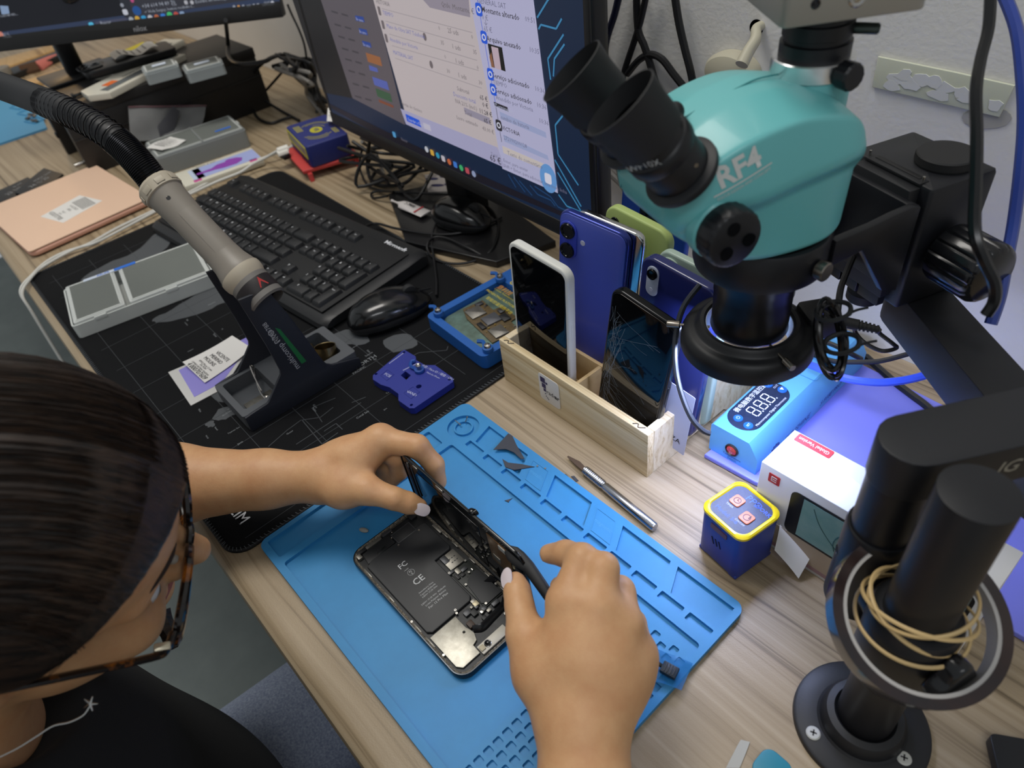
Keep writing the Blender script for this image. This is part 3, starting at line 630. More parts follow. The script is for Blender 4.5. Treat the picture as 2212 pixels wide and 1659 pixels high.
b = B(); b.box((.006, .086, .0239), (.007, .030, .0005)); o = b.done('blue_label', mat('label_blue', '2f6fd0', .5), pb, smooth=False)
b = B(); b.box((.006, .050, .0239), (.007, .042, .0005)); o = b.done('white_label', mat('pale_label', 'c9d3e2', .5), pb, smooth=False)
b = B(); b.text('RELIFE', .006, fr((.006, .056, .0243), (0, 1, 0), (-1, 0, 0)), bold=.02); b.done('lettering', mat('label_blue'), o, smooth=False)
for i in range(3):
    for j in range(6):
        b = B(); b.box((.062 + .013 * i, .012 + .0095 * j, .0045), (.0105, .0072, .005), .0006); b.done('cell', frost, pb)

# ------------------------------------------------------------------ pink tablet folder
pk = mat('pink_cover', 'e0bea4', .6, bump=(700, .12, .0003)); pk2 = mat('pink_edge', 'cf9d88', .45)
M_ = T(-.7839, -.0068, ZP) @ RZ(math.radians(94.2))          # local x runs to the back, y to the left
tb = thing('tablet_folder', 'pale pink folio tablet case with white barcode label, on the pad corner', 'tablet case', M_)
b = B(); b.slab([(x + .1035, y + .122) for x, y in rrect(.205, .246, .014, 6)], .0, .0085, .003); b.done('shell', pk2, tb)
b = B(); b.slab([(x + .1035, y + .122) for x, y in rrect(.205, .244, .006, 6)], .0093, .0118, .0008); cv = b.done('cover', pk, tb)
q = [P(95, 462, .0142), P(128, 484, .0142), P(213, 436, .0142), P(181, 423, .0142)]; iM = WM[tb.name].inverted(); q = [iM @ p for p in q]
sx_, sy_ = q[2] - q[1], q[0] - q[1]; ce = sum(q, V()) / 4; ce.z = .0119
b = B(); b.box((0, 0, 0), (sx_.length, sy_.length * .98, .0003), 0, fr(ce, sx_, sy_)); st_ = b.done('sticker', paper, cv, smooth=False)
b = B(); ML_ = fr(ce + V((0, 0, .0002)), (-sy_), (sx_))
for s_, z_, yy in (('4.000707908', .012, -.36), ('A. ALONSO', .0075, .05), ('IVAN', .0075, -.06), ('TABLET', .005, -.18), ('ROTA', .005, -.26)):
    b.text(s_, z_, ML_ @ T(0, sx_.length * yy, 0), sx=.75)
for k in range(9): b.box((0, sx_.length * (.14 + .035 * k), .00005), (sy_.length * .7, .0011, .0001), 0, ML_)
b.done('lettering', ink, st_, smooth=False)

# ------------------------------------------------------------------ broken black plates at the far left
bp = mat('plate_black', '1c1d1f', .5)
for nm, pts, z, l in (('black_plate', ((-10, 452), (-10, 415), (20, 402), (60, 383), (73, 390), (35, 422), (41, 434)), .0003, 'flat broken black plate with printed marks, cut by the left picture edge'),
                      ('black_plate', ((35, 421), (66, 393), (98, 368), (139, 381), (114, 404), (76, 433)), .0048, 'four-cornered black plate with white print lying over the other broken plate')):
    q = [P(u, v, .004) for u, v in pts]; c_ = sum(q, V()) / len(q); c_.z = z
    t = thing(nm, l, 'plate', T(*c_)); b = B(); b.slab([(p.x, p.y) for p in q][::-1], z, z + .0045, .0006); b.done('slab', bp, t, world=True)
    b = B(); d_ = (q[-1] - q[-2]).normalized() if len(q) == 7 else (q[3] - q[5]).normalized()
    b.text('74 ⊙ 25' if len(q) == 6 else '23 1m', .016, fr(c_ + V((0, 0, .0048)), (-.45, .9, 0), (-.9, -.45, 0)), sx=.8); b.text('MAX 5W' if len(q) == 6 else '0 ml', .010, fr(c_ + V((-.022, .012, .0048)), (-.45, .9, 0), (-.9, -.45, 0)))
    b.done('lettering', mat('plate_ink', '8b8d8f', .6), t, world=True, smooth=False)

# ------------------------------------------------------------------ white cables over the front edge
wc = mat('white_cable', 'c9c8c2', .4)
def cable(name, label, pts, r, m, cat_='cable', k=6, n=8):
    b = B(); b.tube(pts, r, n, k); return tag(b.done(name, m), label, cat_)
cable('white_cable', 'white cable running along the pink tablet case and over the desk edge', [P(u, v, z) for u, v, z in ((655, 305, .012), (600, 330, .014), (560, 345, .010), (520, 368, .006), (470, 385, .006), (400, 420, .006), (332, 455, .006), (253, 493, .006), (190, 528, .006), (140, 545, .006), (100, 566, .006), (72, 592, .008))] + [V((-.700, -.046, .0)), V((-.690, -.05, -.03)), V((-.68, -.055, -.12))], .0024, wc)
cable('white_cable', 'second white cable lying just inside the first beside the tablet case', [P(u, v, z) for u, v, z in ((345, 452, .0085), (240, 508, .006), (200, 527, .0085), (158, 540, .006), (95, 575, .006), (66, 602, .008))] + [V((-.686, -.047, .0)), V((-.672, -.05, -.03)), V((-.655, -.055, -.12))], .0021, wc)

# ------------------------------------------------------------------ printed carton, grey parts box with bag and slip
fr_ = fr(P(380, 397, .013), P(542, 347, .013) - P(380, 397, .013), (-1, .2, 0)); 
q0, q1, q2 = P(400, 404, .013), P(569, 344, .013), P(379, 364, .013)
ax = (q1 - q0); MB_ = fr((q0.x, q0.y, ZP), (ax.x, ax.y, 0), (-ax.y, ax.x, 0)); lx_ = ax.length; ly_ = .072
cb = thing('printed_carton', 'small white carton printed with a purple tool, behind the keyboard', 'carton', MB_)
b = B(); b.box((lx_ / 2, ly_ / 2, .0055), (lx_, ly_, .011), .0006); b.done('carton_body', mat('carton_white', 'cfcbbb', .6), cb)
for nm, c_, s_, m_ in (('picture_panel', (.085, .036), (.115, .048), mat('carton_sky', '9fa9d8', .6)), ('picture_panel', (.03, .036), (.02, .05), mat('carton_tint', 'b9c6dd', .6)), ('pink_tab', (.025, .008), (.014, .010), mat('carton_pink', 'c44f93', .6)), ('pink_tab', (.128, .010), (.014, .010), mat('carton_pink'))):
    b = B(); b.box((*c_, .0112), (*s_, .0003)); b.done(nm, m_, cb, smooth=False)
b = B(); b.slab([(.030, .030), (.062, .026), (.074, .022), (.100, .020), (.112, .027), (.116, .038), (.108, .047), (.094, .052), (.088, .050), (.086, .045), (.070, .045), (.058, .037), (.03, .036)], .0113, .0117, 0); b.done('purple_tool_print', mat('carton_purple', '8b44a8', .6), cb, smooth=False)
b = B(); b.text('TOOL 5 mm', .007, fr((.055, .064, .0113), (1, 0, 0), (0, 1, 0))); b.done('lettering', ink, cb, smooth=False)
b = B(); b.box((.02, -.014, .003), (.05, .020, .005), .0005); b.box((.07, -.012, .003), (.045, .012, .004), .0005); tag(b.done('flat_box', mat('carton_white'), smooth=True), 'flattened pale flap under the front of the printed carton', 'box flap', None) if False else b.m.free()
g0, g1 = P(339, 348, .03), P(532, 283, .03); ax = g1 - g0; gM = fr((g0.x + .0, g0.y, 0), (ax.x, ax.y, 0), (-ax.y, ax.x, 0))
gb = parts_box('grey_parts_box', 'grey translucent parts box leaning by the black riser with slip on top', gM @ T(0, .0, .0003), ax.length, .1, .036, ((.004, .096),), mat('grey_frost', '8d9190', .4, alpha=.85), mat('grey_frost_lid', '9da1a0', .35, alpha=.8))
b = B(); b.box((.135, .03, .0362), (.03, .006, .0004)); b.done('blue_label', mat('label_blue'), gb, smooth=False)
b = B(); b.box((ax.length * .52, .05, .0362), (.003, .092, .001)); b.done('lid_seam', mat('grey_frost'), gb, smooth=False)
q = [P(u, v, .0385) for u, v in ((316, 320), (367, 293), (402, 304), (350, 326))]; c_ = sum(q, V()) / 4
b = B(); b.sheet(lambda u, v: tuple(q[0] * (1 - u) * (1 - v) + q[1] * u * (1 - v) + q[2] * u * v + q[3] * (1 - u) * v + V((0, 0, .002 * math.sin(5 * u + 2 * v)))), 6, 4, th=.0003)
sl = thing('paper_slip', 'wavy white paper slip on the grey parts box', 'paper slip', T(*c_)); b.done('sheet', paper, sl, world=True)
b = B(); d_ = q[3] - q[0]; 
for k in range(5): b.box((0, 0, 0), (.03, .0014, .0002), 0, fr(q[0].lerp(q[1], .25 + .12 * k).lerp(q[3].lerp(q[2], .25 + .12 * k), .5) + V((0, 0, .0032)), d_, q[1] - q[0]))
b.done('print_lettering', mat('grey_ink', '6f6f70', .7), sl, world=True, smooth=False)
bg = thing('zip_bag', 'clear zip bag with a dark part inside, leaning on the black riser', 'bag', T(-1.0, .34, .03))
q = [PX(277, 231, -1.012), PX(445, 228, -1.012), PX(432, 290, -.985), PX(283, 310, -.985)]
b = B(); b.sheet(lambda u, v: tuple(q[0] * (1 - u) * (1 - v) + q[1] * u * (1 - v) + q[2] * u * v + q[3] * (1 - u) * v + V((.004 * math.sin(7 * u) * math.sin(5 * v), 0, .002 * math.sin(9 * u + v)))), 12, 8, th=.0004); b.done('film', mat('bag_film', '8f9090', .12, alpha=.45), bg, world=True)
c_ = (q[0] + q[1] + q[2] + q[3]) / 4; b = B(); b.slab([(-.03, -.012), (.0, -.016), (.032, .004), (.028, .018), (.005, .012), (-.02, .006)], 0, .002, .0004, frz(c_ + V((.003, 0, 0)), (1, 0, .3), (0, 1, .25))); b.done('dark_part', mat('bag_part', '3b3b40', .5), bg, world=True)
b = B(); b.tube([q[0] + V((.002, 0, 0)), q[1] + V((.002, 0, 0))], .0018, 6, smooth=False); b.done('zip_edge', mat('bag_zip', '6a4d52', .3, alpha=.8), bg, world=True)
# ------------------------------------------------------------------ main monitor
def em(name, h, s=1.0):
    if name in MATS: return MATS[name]
    m = mat(name, h, .5, emit=s); m.node_tree.nodes['Principled BSDF'].inputs['Base Color'].default_value = (.004, .004, .005, 1); m.node_tree.nodes['Principled BSDF'].inputs['Roughness'].default_value = .35; return m
def loc(M, u, v):                          # point of the photograph on the plane z=0 of frame M, in that frame
    iM = M.inverted(); o = iM @ V(CC); d = iM.to_3x3() @ V(ray(u, v)); t = -o.z / d.z; p = o + d * t; return (p.x, p.y)
bez = mat('bezel_black', '141416', .4, bump=(900, .1, .0002))
a_, c_ = P(752, 282, .105), P(1201, 503, .105); ax = c_ - a_
MM = fr(a_ - ax * .10, ax, (0, 0, 1)); MWD = ax.length * 1.24; MHT = .40
mon = thing('main_monitor', 'large monitor with invoice window on screen, standing behind the keyboard', 'monitor', MM)
b = B(); b.slab([(x + MWD / 2, y + MHT / 2) for x, y in rrect(MWD, MHT, .004, 3)], -.030, -.0015, .006, bb=.012); b.done('housing', bez, mon)
b = B(); b.box((MWD / 2, .0095, -.001), (MWD, .019, .004), .0008); b.done('chin', mat('chin_black', '1a1a1b', .5), mon)
for x in (.0035, MWD - .0035):
    b = B(); b.box((x, MHT / 2 + .01, -.001), (.007, MHT - .02, .003), .0006); b.done('side_bezel', bez, mon)
b = B(); b.box((.4 * MWD, .16, -.060), (.09, .12, .06), .006); b.done('arm_mount', black, mon)
b = B(); b.box((.4 * MWD, .02, -.075), (.07, .24, .030), .006); b.done('post', black, mon)
ft = [P(u, v, .010) for u, v in ((838, 419), (877, 522), (1072, 566), (1200, 520), (1010, 380))]
fl = mat('foot_black', '131315', .35, coat=.2)
b = B(); b.slab([(p.x, p.y) for p in ft][::1], .0003, .0105, .0012); b.done('foot', fl, mon, world=True)
ZS = [0]
SW, SH = MWD - .014, MHT - .026
scr = B(); scr.slab([(.007, .019), (MWD - .007, .019), (MWD - .007, MHT - .007), (.007, MHT - .007)], -.0012, 0, 0); scr = scr.done('screen', em('scr_desk', '1a2c4a', .55), mon, smooth=False)
def sq(px, m, z, name='window_pane', par=None, M=None):
    M = M or MM; par = par or scr; q = [loc(M, *p) for p in px]; b = B(); b.poly([(x, y, z) for x, y in q]); return b.done(name, m, par, smooth=False)
XR = lambda v: loc(MM, 1200, v)[0]
sq([(628, -12), (720, -12), (775, 215), (700, 200)], em('scr_dark', '201f22', .6), .0002)
pd_ = sq([(690, -12), (806, -12), (876, 270), (762, 212)], em('scr_dim', '5a545b', .8), .0004)
pm = sq([(804, -12), (1014, -12), (1079, 328), (882, 265)], em('scr_modal', 'b4aaac', .9), .0006)
pf = sq([(866, 234), (1076, 318), (1092, 362), (878, 268)], em('scr_foot', '9d9bba', .9), .0008)
pt_ = sq([(1012, -12), (1152, -12), (1206, 417), (1086, 364)], em('scr_side', 'a9a8c6', .9), .0005)
sq([(905, -12), (1013, -12), (1017, 37), (930, 16)], em('scr_head', '8f8794', .85), .0008)
bl_ = em('scr_blue', '2c4a9c', .7); bl2 = em('scr_blue_bright', '1d4fc4', .95); bl3 = em('scr_blue_soft', '5563b0', .75)
for q_, m_ in ([[(768, 33), (786, 36), (789, 48), (770, 44)], bl_], [[(776, 60), (793, 64), (796, 76), (778, 72)], bl_], [[(783, 87), (801, 92), (804, 103), (786, 99)], bl_], [[(791, 113), (822, 123), (827, 143), (796, 133)], em('scr_orange', '96603c', .8)],
               [[(798, 140), (816, 147), (818, 156), (800, 151)], bl3], [[(805, 165), (837, 176), (842, 195), (810, 183)], bl3], [[(812, 190), (844, 202), (849, 221), (817, 208)], em('scr_green', '35573f', .8)], [[(819, 214), (850, 227), (852, 233), (820, 220)], em('scr_red', '7c4632', .8)]):
    sq(q_, m_, .0009, 'status_button')
sq([(877, 245), (907, 259), (912, 275), (881, 261)], bl2, .0011, 'save_button'); sq([(915, 264), (930, 270), (933, 283), (918, 277)], em('scr_pale', 'b4b0c0', .9), .0011, 'cancel_button')
sq([(1003, 231), (1059, 254), (1060, 269), (1006, 245)], em('scr_grey', '918b9c', .85), .0009, 'total_field')
pil = em('scr_pill', '98a0c4', .85)
sq([(1080, 240), (1180, 285), (1182, 298), (1083, 256)], pil, .0008, 'note_field'); sq([(1088, 290), (1184, 335), (1187, 346), (1091, 305)], pil, .0008, 'note_field')
sq([(1086, 314), (1192, 360), (1194, 373), (1089, 330)], em('scr_cream', 'bdb4b0', .9), .0009, 'comment_field')
b = B(); c0 = loc(MM, 1186, 385); b.poly([(c0[0] + x, c0[1] + y, .0012) for x, y in circ(.0135, 24, ry=.0165)]); b.done('chat_button', em('scr_chat', '5f8fc6', .9), scr, smooth=False)
b = B(); b.poly([(c0[0] + x, c0[1] + y, .0014) for x, y in rrect(.011, .012, .0025, 2)]); b.done('chat_icon', em('scr_white', 'c6c6d4', .95), scr, smooth=False)
for u, v, m_ in ((1036, 20, bl2), (1047, 80, bl2), (1061, 160, bl2), (1067, 193, bl2), (1079, 270, em('scr_ink', '35323a', .6))):
    b = B(); c0 = loc(MM, u, v); b.poly([(c0[0] + x, c0[1] + y, .0010) for x, y in rrect(.0105, .0125, .0025, 2)]); b.done('timeline_icon', m_, scr, smooth=False)
    b = B(); b.plate([(c0[0] + x, c0[1] + y) for x, y in circ(.0034, 12)], [[(c0[0] + x, c0[1] + y) for x, y in circ(.0022, 12)]], .0010, .0013); b.done('icon_sign', em('scr_white', 'c6c6d4'), scr, smooth=False)
sq([(1068, 219), (1098, 231), (1100, 241), (1071, 228)], em('scr_ink', '35323a'), .0011, 'status_chip')
def scl(px, m, wd=.0006, z=.0009, M=None, par=None, name='thin_line'):
    M = M or MM; q = [V(loc(M, *p)) for p in px]; b = B()
    for a, c in zip(q, q[1:]):
        d = (c - a).normalized(); n = V((-d.y, d.x)) * wd; b.poly([(*(a - n), z), (*(c - n), z), (*(c + n), z), (*(a + n), z)])
    o = b.done(name, m, par or scr, smooth=False, kind='stuff'); return o
scl([(1033, 0), (1050, 100), (1071, 220)], bl2, .0004); scl([(1071, 220), (1085, 306)], em('scr_ink', '35323a'), .0004)
lb = em('scr_trace', '3f86b4', .75); lb2 = em('scr_trace_dim', '254a78', .6)
for q_ in ([(1161, 38), (1184, 0), (1192, -8)], [(1164, 63), (1169, 53), (1202, 62), (1214, 40)], [(1190, 172), (1184, 127), (1218, 74)], [(1196, 165), (1198, 127), (1220, 95)], [(1185, 222), (1218, 185), (1219, 205)], [(1218, 230), (1219, 246), (1200, 270), (1206, 333), (1250, 400)], [(1199, 345), (1256, 446)], [(1205, 372), (1255, 455)], [(1207, 420), (1225, 445), (1256, 458)]): scl(q_, lb, .0009, .0004)
for q_ in ([(1098, 376), (1115, 405)], [(1110, 382), (1135, 415)], [(1122, 390), (1150, 422)], [(1145, 400), (1162, 420), (1190, 432), (1200, 445)], [(1155, 402), (1190, 425), (1206, 447), (1225, 455)]): scl(q_, lb2, .0009, .0003)
ln = em('scr_rule', '9c9498', .85)
for p_, q_ in (((826, 18), (1022, 70)), ((834, 45), (1027, 100)), ((842, 73), (1032, 130)), ((848, 98), (1036, 152)), ((855, 125), (1042, 190))): scl([p_, q_], ln, .0004)
gp = {}
def stx(t, u, v, size, key, hx, bold=0):
    if key not in gp: gp[key] = (B(), hx)
    x, y = loc(MM, u, v); gp[key][0].text(t, size, fr((x, y, .0013), (1, 0, 0), (0, 1, 0)), align='LEFT', bold=bold, res=1)
for t, u, v, z_ in (('Montante, €', 979, 14, .0075), ('Qtde', 955, 8, .0075), ('0', 949, 60, .006), ('25 uds', 969, 65, .0075), ('0', 1020, 79, .006), ('35', 954, 91, .0065), ('1 uds', 978, 99, .0075), ('35', 1024, 111, .0065), ('0', 962, 122, .006), ('1 uds', 985, 130, .0075), ('0', 1032, 145, .006), ('30', 967, 152, .0065), ('1 uds', 991, 161, .0075), ('30', 1036, 177, .0065),
                    ('Subtotal', 989, 190, .0070), ('IVA 21% (incl.)', 985, 217, .0070), ('Total', 1005, 242, .0068), ('Lucro estimado', 988, 252, .0066), ('43,00 €', 1044, 276, .0068), ('HISTÓRIA', 814, 2, .007), ('Notas do técnico', 869, 222, .0068)): stx(t, u, v, z_, 'a', '6a6468')
for t, u, v, z_ in (('65 €', 1038, 209, .0075), ('0 €', 1044, 225, .0075), ('11.28 €', 1037, 238, .0075), ('65 €', 1047, 259, .0075), ('Montante alterado', 1042, 19, .0078), ('Arquivo anexado', 1053, 82, .0078), ('Serviço adicionado', 1066, 161, .0078), ('Serviço adicionado', 1072, 194, .0078), ('VICTORIA', 1086, 275, .0068), ('65 €', 1060, 339, .011)): stx(t, u, v, z_, 'b', '35323a', .008)
for t, u, v, z_ in (('GENERAL SAT', 1033, 0, .0072), ('0 €', 1043, 36, .0072), ('↓', 1047, 48, .0080), ('65 €', 1047, 61, .0072), ('TIEMPO', 1067, 176, .0068), ('Atendido por Victoria', 1073, 209, .0068), ('09:51', 1136, 40, .0068), ('10:35', 1145, 106, .0068), ('10:36', 1157, 190, .0068), ('10:36', 1161, 225, .0068), ('10:36', 1166, 259, .0068), ('cambio de batería', 1083, 252, .0066), ('272190200128', 1090, 296, .0066), ('Texto do comentário', 1098, 329, .0068), ('Enter, para enviar', 1089, 345, .0060), ('Shift + Enter, para adicionar uma nova linha', 1090, 356, .0060), ('Total', 1062, 331, .006)): stx(t, u, v, z_, 'c', '70708a')
for t, u, v, z_ in (('TIEMPO', 829, 27, .0068), ('Mano de Obra SAT Telefonia', 837, 55, .0068), ('Atendido por Victoria', 844, 84, .0068), ('MATERIAL SAT', 851, 112, .0068), ('Desconto total', 981, 202, .0070)): stx(t, u, v, z_, 'd', '6a70b0')
for t, u, v, z_ in (('Guardar e Fechar', 882, 256, .0058), ('Terminado', 1071, 227, .0066), ('En curso', 771, 40, .005), ('En curso', 778, 67, .005), ('En curso', 786, 95, .005)): stx(t, u, v, z_, 'e', 'b4b8d0')
for k_, (bb_, hx) in gp.items(): bb_.done('screen_lettering', em('scr_txt_' + k_, hx, .8), scr, smooth=False)
dm = em('scr_dim_text', '47434a', .7); b = B()
for i, (u, v) in enumerate(((716, 22), (723, 50), (731, 76), (739, 102), (746, 125), (753, 150), (762, 178), (767, 205))):
    for du, dv, w_ in ((0, 0, 14), (22, 6, 14)):
        q = [loc(MM, u + du + a, v + dv + c) for a, c in ((0, 0), (w_, 4), (w_ + 1, 8), (1, 4))]; b.poly([(x, y, .0006) for x, y in q])
b.done('dim_text_rows', dm, scr, kind='stuff', smooth=False)
for k, (u, v) in enumerate(((821, 23), (829, 53), (836, 82))):
    b = B(); c0 = loc(MM, u, v); b.poly([(c0[0] + x, c0[1] + y, .0010) for x, y in rrect(.006, .010, .0015, 2)]); b.done('row_icon', em('scr_row', '6d6468', .8), scr, smooth=False)
for u, v in ((919, 79), (933, 139)):
    b = B(); c0 = loc(MM, u, v); b.poly([(c0[0] + x, c0[1] + y, .0010) for x, y in circ(.0035, 12, ry=.0045)]); b.done('row_dot', em('scr_row', '6d6468', .8), scr, smooth=False)
ph_ = sq([(1055, 93), (1086, 102), (1094, 154), (1063, 143)], em('scr_photo_black', '151515', .6), .0010, 'attached_photo')
sq([(1063, 99), (1078, 103), (1085, 151), (1071, 146)], em('scr_photo_pink', 'b8a4b0', .85), .0013, 'photo_phone', ph_); sq([(1059, 122), (1063, 112), (1070, 146), (1064, 144)], em('scr_photo_skin', '8a5f45', .8), .0012, 'photo_hand', ph_)
tbz = sq([(713, 224), (893, 312), (1262, 478), (1263, 487), (893, 334), (716, 234)], em('scr_bar', '1b1924', .7), .0003, 'task_bar')
for i, (u, v, h_) in enumerate(((853, 290, '4f93c4'), (923, 322, 'b9bcc4'), (935, 329, 'c9a040'), (947, 335, '2f8fb0'), (959, 342, 'b8b2ba'), (972, 349, 'b8603a'), (985, 355, '3f74c4'), (998, 362, '3fa66a'), (1011, 368, 'b04a55'), (1025, 375, '8a95b4'))):
    b = B(); c0 = loc(MM, u, v); b.poly([(c0[0] + x, c0[1] + y, .0012) for x, y in (rrect(.008, .008, .0012, 1) if i % 2 == 0 else circ(.0042, 12))]); b.done('task_icon', em('scr_icon_%s' % 'abcdefghij'[i], h_, .85), scr, smooth=False)
b = B(); x, y = loc(MM, 868, 299); b.text('Buscar', .006, fr((x, y, .0012), (1, 0, 0), (0, 1, 0)), align='LEFT'); b.done('screen_lettering', em('scr_txt_f', '6d6a78', .8), scr, smooth=False)

# ------------------------------------------------------------------ black riser table with things on it
rs = thing('monitor_riser', 'low black open-ended monitor riser table at the far left', 'riser', T(-1.12, .36, 0))
rb = mat('riser_black', '1b1a1a', .45, var=(6, '23211f'), bump=(400, .12, .0004))
b = B(); b.box((-1.1175, .358, .111), (.175, .386, .018), .0012); b.done('top', rb, rs, world=True)
b = B(); b.box((-1.041, .358, .051), (.018, .384, .1014), .001); b.done('side_panel', rb, rs, world=True)
b = B(); b.box((-1.194, .358, .051), (.018, .384, .1014), .001); b.done('side_panel', rb, rs, world=True)
b = B(); b.box((-1.0300, .358, .066), (.003, .384, .0012), 0); b.done('seam', mat('riser_seam', '2c2b2b', .4), rs, world=True, smooth=False)
for y in (.185, .52):
    b = B(); b.cyl((-1.06, y - .012, .018), (-1.06, y - .035, .018), .004, n=12); b.done('cam_bolt', steel, rs, world=True)
b = B(); b.box((-1.175, .163, .045), (.012, .004, .010), .001); b.done('corner_bracket', black, rs, world=True)
RT = .1203
def onr(u, v, z=RT): return P(u, v, z)
q0, q1, q2 = onr(178, 185, RT + .010), onr(221, 210, RT + .010), onr(400, 118, RT + .010)
bx = thing('battery_carton', 'flat white battery carton with orange square on the black riser', 'carton', fr((q1.x, q1.y, RT + .0002), ((q2 - q1).x, (q2 - q1).y, 0), (-(q2 - q1).y, (q2 - q1).x, 0)))
L_ = (q2 - q1).length; W_ = .075
cw = mat('carton_cream', 'c8c4b6', .55)
b = B(); b.slab([(.018, 0), (L_, 0), (L_, W_), (.018, W_), (0, W_ * .5)], 0, .011, .0008); b.done('carton_body', cw, bx)
b = B(); b.box((L_ / 2 + .01, .022, .0113), (L_ * .86, .020, .0006), 0); b.done('window_strip', mat('carton_window', '54595a', .25), bx, smooth=False)
b = B(); b.box((.058, .041, .0114), (.026, .017, .0006), 0); b.done('orange_square', mat('carton_orange', 'd9651c', .6), bx, smooth=False)
b = B(); b.text('High Capacity Li-ion Battery', .0105, fr((.148, .042, .0114), (-1, 0, 0), (0, -1, 0)), sx=.95); b.done('lettering', ink, bx, smooth=False)
bx2 = thing('battery_carton', 'second pale carton showing behind the orange-square carton on the riser', 'carton', fr((q1.x - .05, q1.y + .04, RT + .0002), ((q2 - q1).x, (q2 - q1).y, 0), (-(q2 - q1).y, (q2 - q1).x, 0)) @ T(.03, .045, 0))
b = B(); b.box((.11, .03, .006), (.20, .055, .012), .0008); b.done('carton_body', cw, bx2)
b = B(); b.box((.11, .03, .0122), (.15, .04, .0006), 0); b.done('clear_window', mat('carton_window'), bx2, smooth=False)
def phone_box(name, label, M, w_, h_, t_, r_, m, cat_='phone'):
    t = thing(name, label, cat_, M); b = B(); b.slab(rrect(w_, h_, r_, 6), 0, t_, .0022); b.done('body', m, t); return t
pa, pb_ = onr(178, 150, RT + .026), onr(365, 95, RT + .026); ax = pb_ - pa; cph = (pa + pb_) / 2
bph = phone_box('black_phone_case', 'black phone in a case on the white cartons, with a curled label', fr((cph.x, cph.y, RT + .0128), (ax.x, ax.y, 0), (-ax.y, ax.x, 0)), ax.length * 1.04, .078, .013, .012, mat('case_black', '111113', .35))
b = B(); b.slab([(x - ax.length * .42, y) for x, y in rrect(.045, .046, .012, 5)], .013, .0155, .0012); ci = b.done('camera_island', mat('case_black'), bph)
for dx, dy in ((-.009, .009), (-.009, -.010), (.011, 0)):
    b = B(); b.lathe([(.0055, .0), (.0065, .0012), (.0082, .0012), (.0084, 0)], T(-ax.length * .42 + dx, dy, .0155), 18); b.done('lens', blackgloss, ci)
b = B(); b.sheet(lambda u, v: (-.025 + .085 * u, -.018 + .05 * v + .004 * math.sin(6 * u), .0138 + .004 * (1 + math.sin(9 * u))), 12, 4, th=.0003); lbp = b.done('curled_label', paper, bph)
b = B()
for k in range(5): b.box((-.010 + .012 * k, .006, .0185 + .004 * math.sin(9 * (.17 + .14 * k))), (.0022, .034, .0003))
b.text('eSIM', .010, fr((-.045, .012, .0134), (0, 1, 0), (-1, 0, 0))); b.done('print_lettering', mat('grey_ink'), lbp, smooth=False)
for (u0, v0, u1, v1, u2, v2, l) in ((319, 178, 393, 158, 312, 160, 'small clear lidded box standing on the carton edge, left of its twin'), (402, 160, 484, 138, 392, 128, 'small clear lidded box on the riser, right of its twin')):
    a_, c_, e_ = onr(u0, v0, RT + .018), onr(u1, v1, RT + .018), onr(u2, v2, RT + .02); ax = c_ - a_
    bz = parts_box('small_clear_box', l, fr((a_.x, a_.y, RT + (.0122 if u0 < 350 else .0003)), (ax.x, ax.y, 0), (-ax.y, ax.x, 0)), ax.length, .055, .022, ((.003, .052),), mat('clear_tub', 'a9b1b2', .2, alpha=.6), mat('clear_lid', 'b9c1c2', .2, alpha=.5))
    b = B(); b.box((ax.length * .5, .028, .0225), (ax.length * .4, .012, .0004)); b.done('white_tape', mat('pale_label'), bz, smooth=False)
hk = thing('hex_hook', 'small black plastic hook on the riser top near its front corner', 'hook', T(*onr(157, 208))); b = B(); b.tube([(0, 0, .003), (.010, 0, .003), (.014, .006, .003), (.012, .014, .003)], .003, 8); b.done('hook_body', black, hk)
ys = onr(250, 105, RT + .03)
yb = thing('yellow_box', 'bright yellow box with white strap behind the black phone case', 'box', T(ys.x - .03, ys.y + .03, 0) @ RZ(.35))
b = B(); b.box((0, 0, .0655), (.06, .12, .130), .003); b.done('carton_body', mat('yellow_card', 'c9bb18', .6, bump=(500, .4, .0006)), yb)
b = B(); b.tube([(.032, -.02, .110), (.034, .0, .120), (.033, .02, .125), (.033, .03, .135)], .006, 8, flat=.3); b.done('strap', mat('white_plastic'), yb)

# ------------------------------------------------------------------ second monitor, seen from below its chin
a_, c_ = P(0, 112, .205), P(612, 37, .205); ax = c_ - a_
M2 = fr(a_ - ax * .05, ax, (0, 0, 1)) @ RX(-.12); W2 = ax.length * 1.05
sm = thing('second_monitor', 'second monitor with dark desktop on screen, above the black riser', 'monitor', M2)
b = B(); b.slab([(x + W2 / 2, y + .16) for x, y in rrect(W2, .32, .004, 3)], -.03, -.0015, .006, bb=.010); b.done('housing', bez, sm)
b = B(); b.box((W2 / 2, .0125, -.001), (W2, .025, .004), .0008); chn = b.done('chin', mat('chin_black'), sm)
b = B(); x, y = loc(M2 @ T(0, 0, .0012), 302, 62); b.text('nilox', .0125, fr((x, y, .0013), (1, 0, 0), (0, 1, 0)), bold=.01); b.done('brand_lettering', mat('chin_ink', '8f9094', .6), chn, smooth=False)
s2 = B(); s2.slab([(.006, .0245), (W2 - .006, .0245), (W2 - .006, .314), (.006, .314)], -.0012, 0, 0); s2 = s2.done('screen', em('scr_night', '11131b', .8), sm, smooth=False)
sq([(-5, 70), (604, -12), (604, 12), (-5, 92)], em('scr_bar_blue', '2e3a55', .8), .0003, 'task_bar', s2, M2)
sq([(272, -12), (604, -55), (604, -10), (287, 38)], em('scr_chat_dark', '33343d', .75), .0004, 'chat_window', s2, M2)
sq([(254, -12), (275, -12), (290, 37), (271, 40)], em('scr_chat_side', '2a2d36', .75), .0005, 'chat_sidebar', s2, M2)
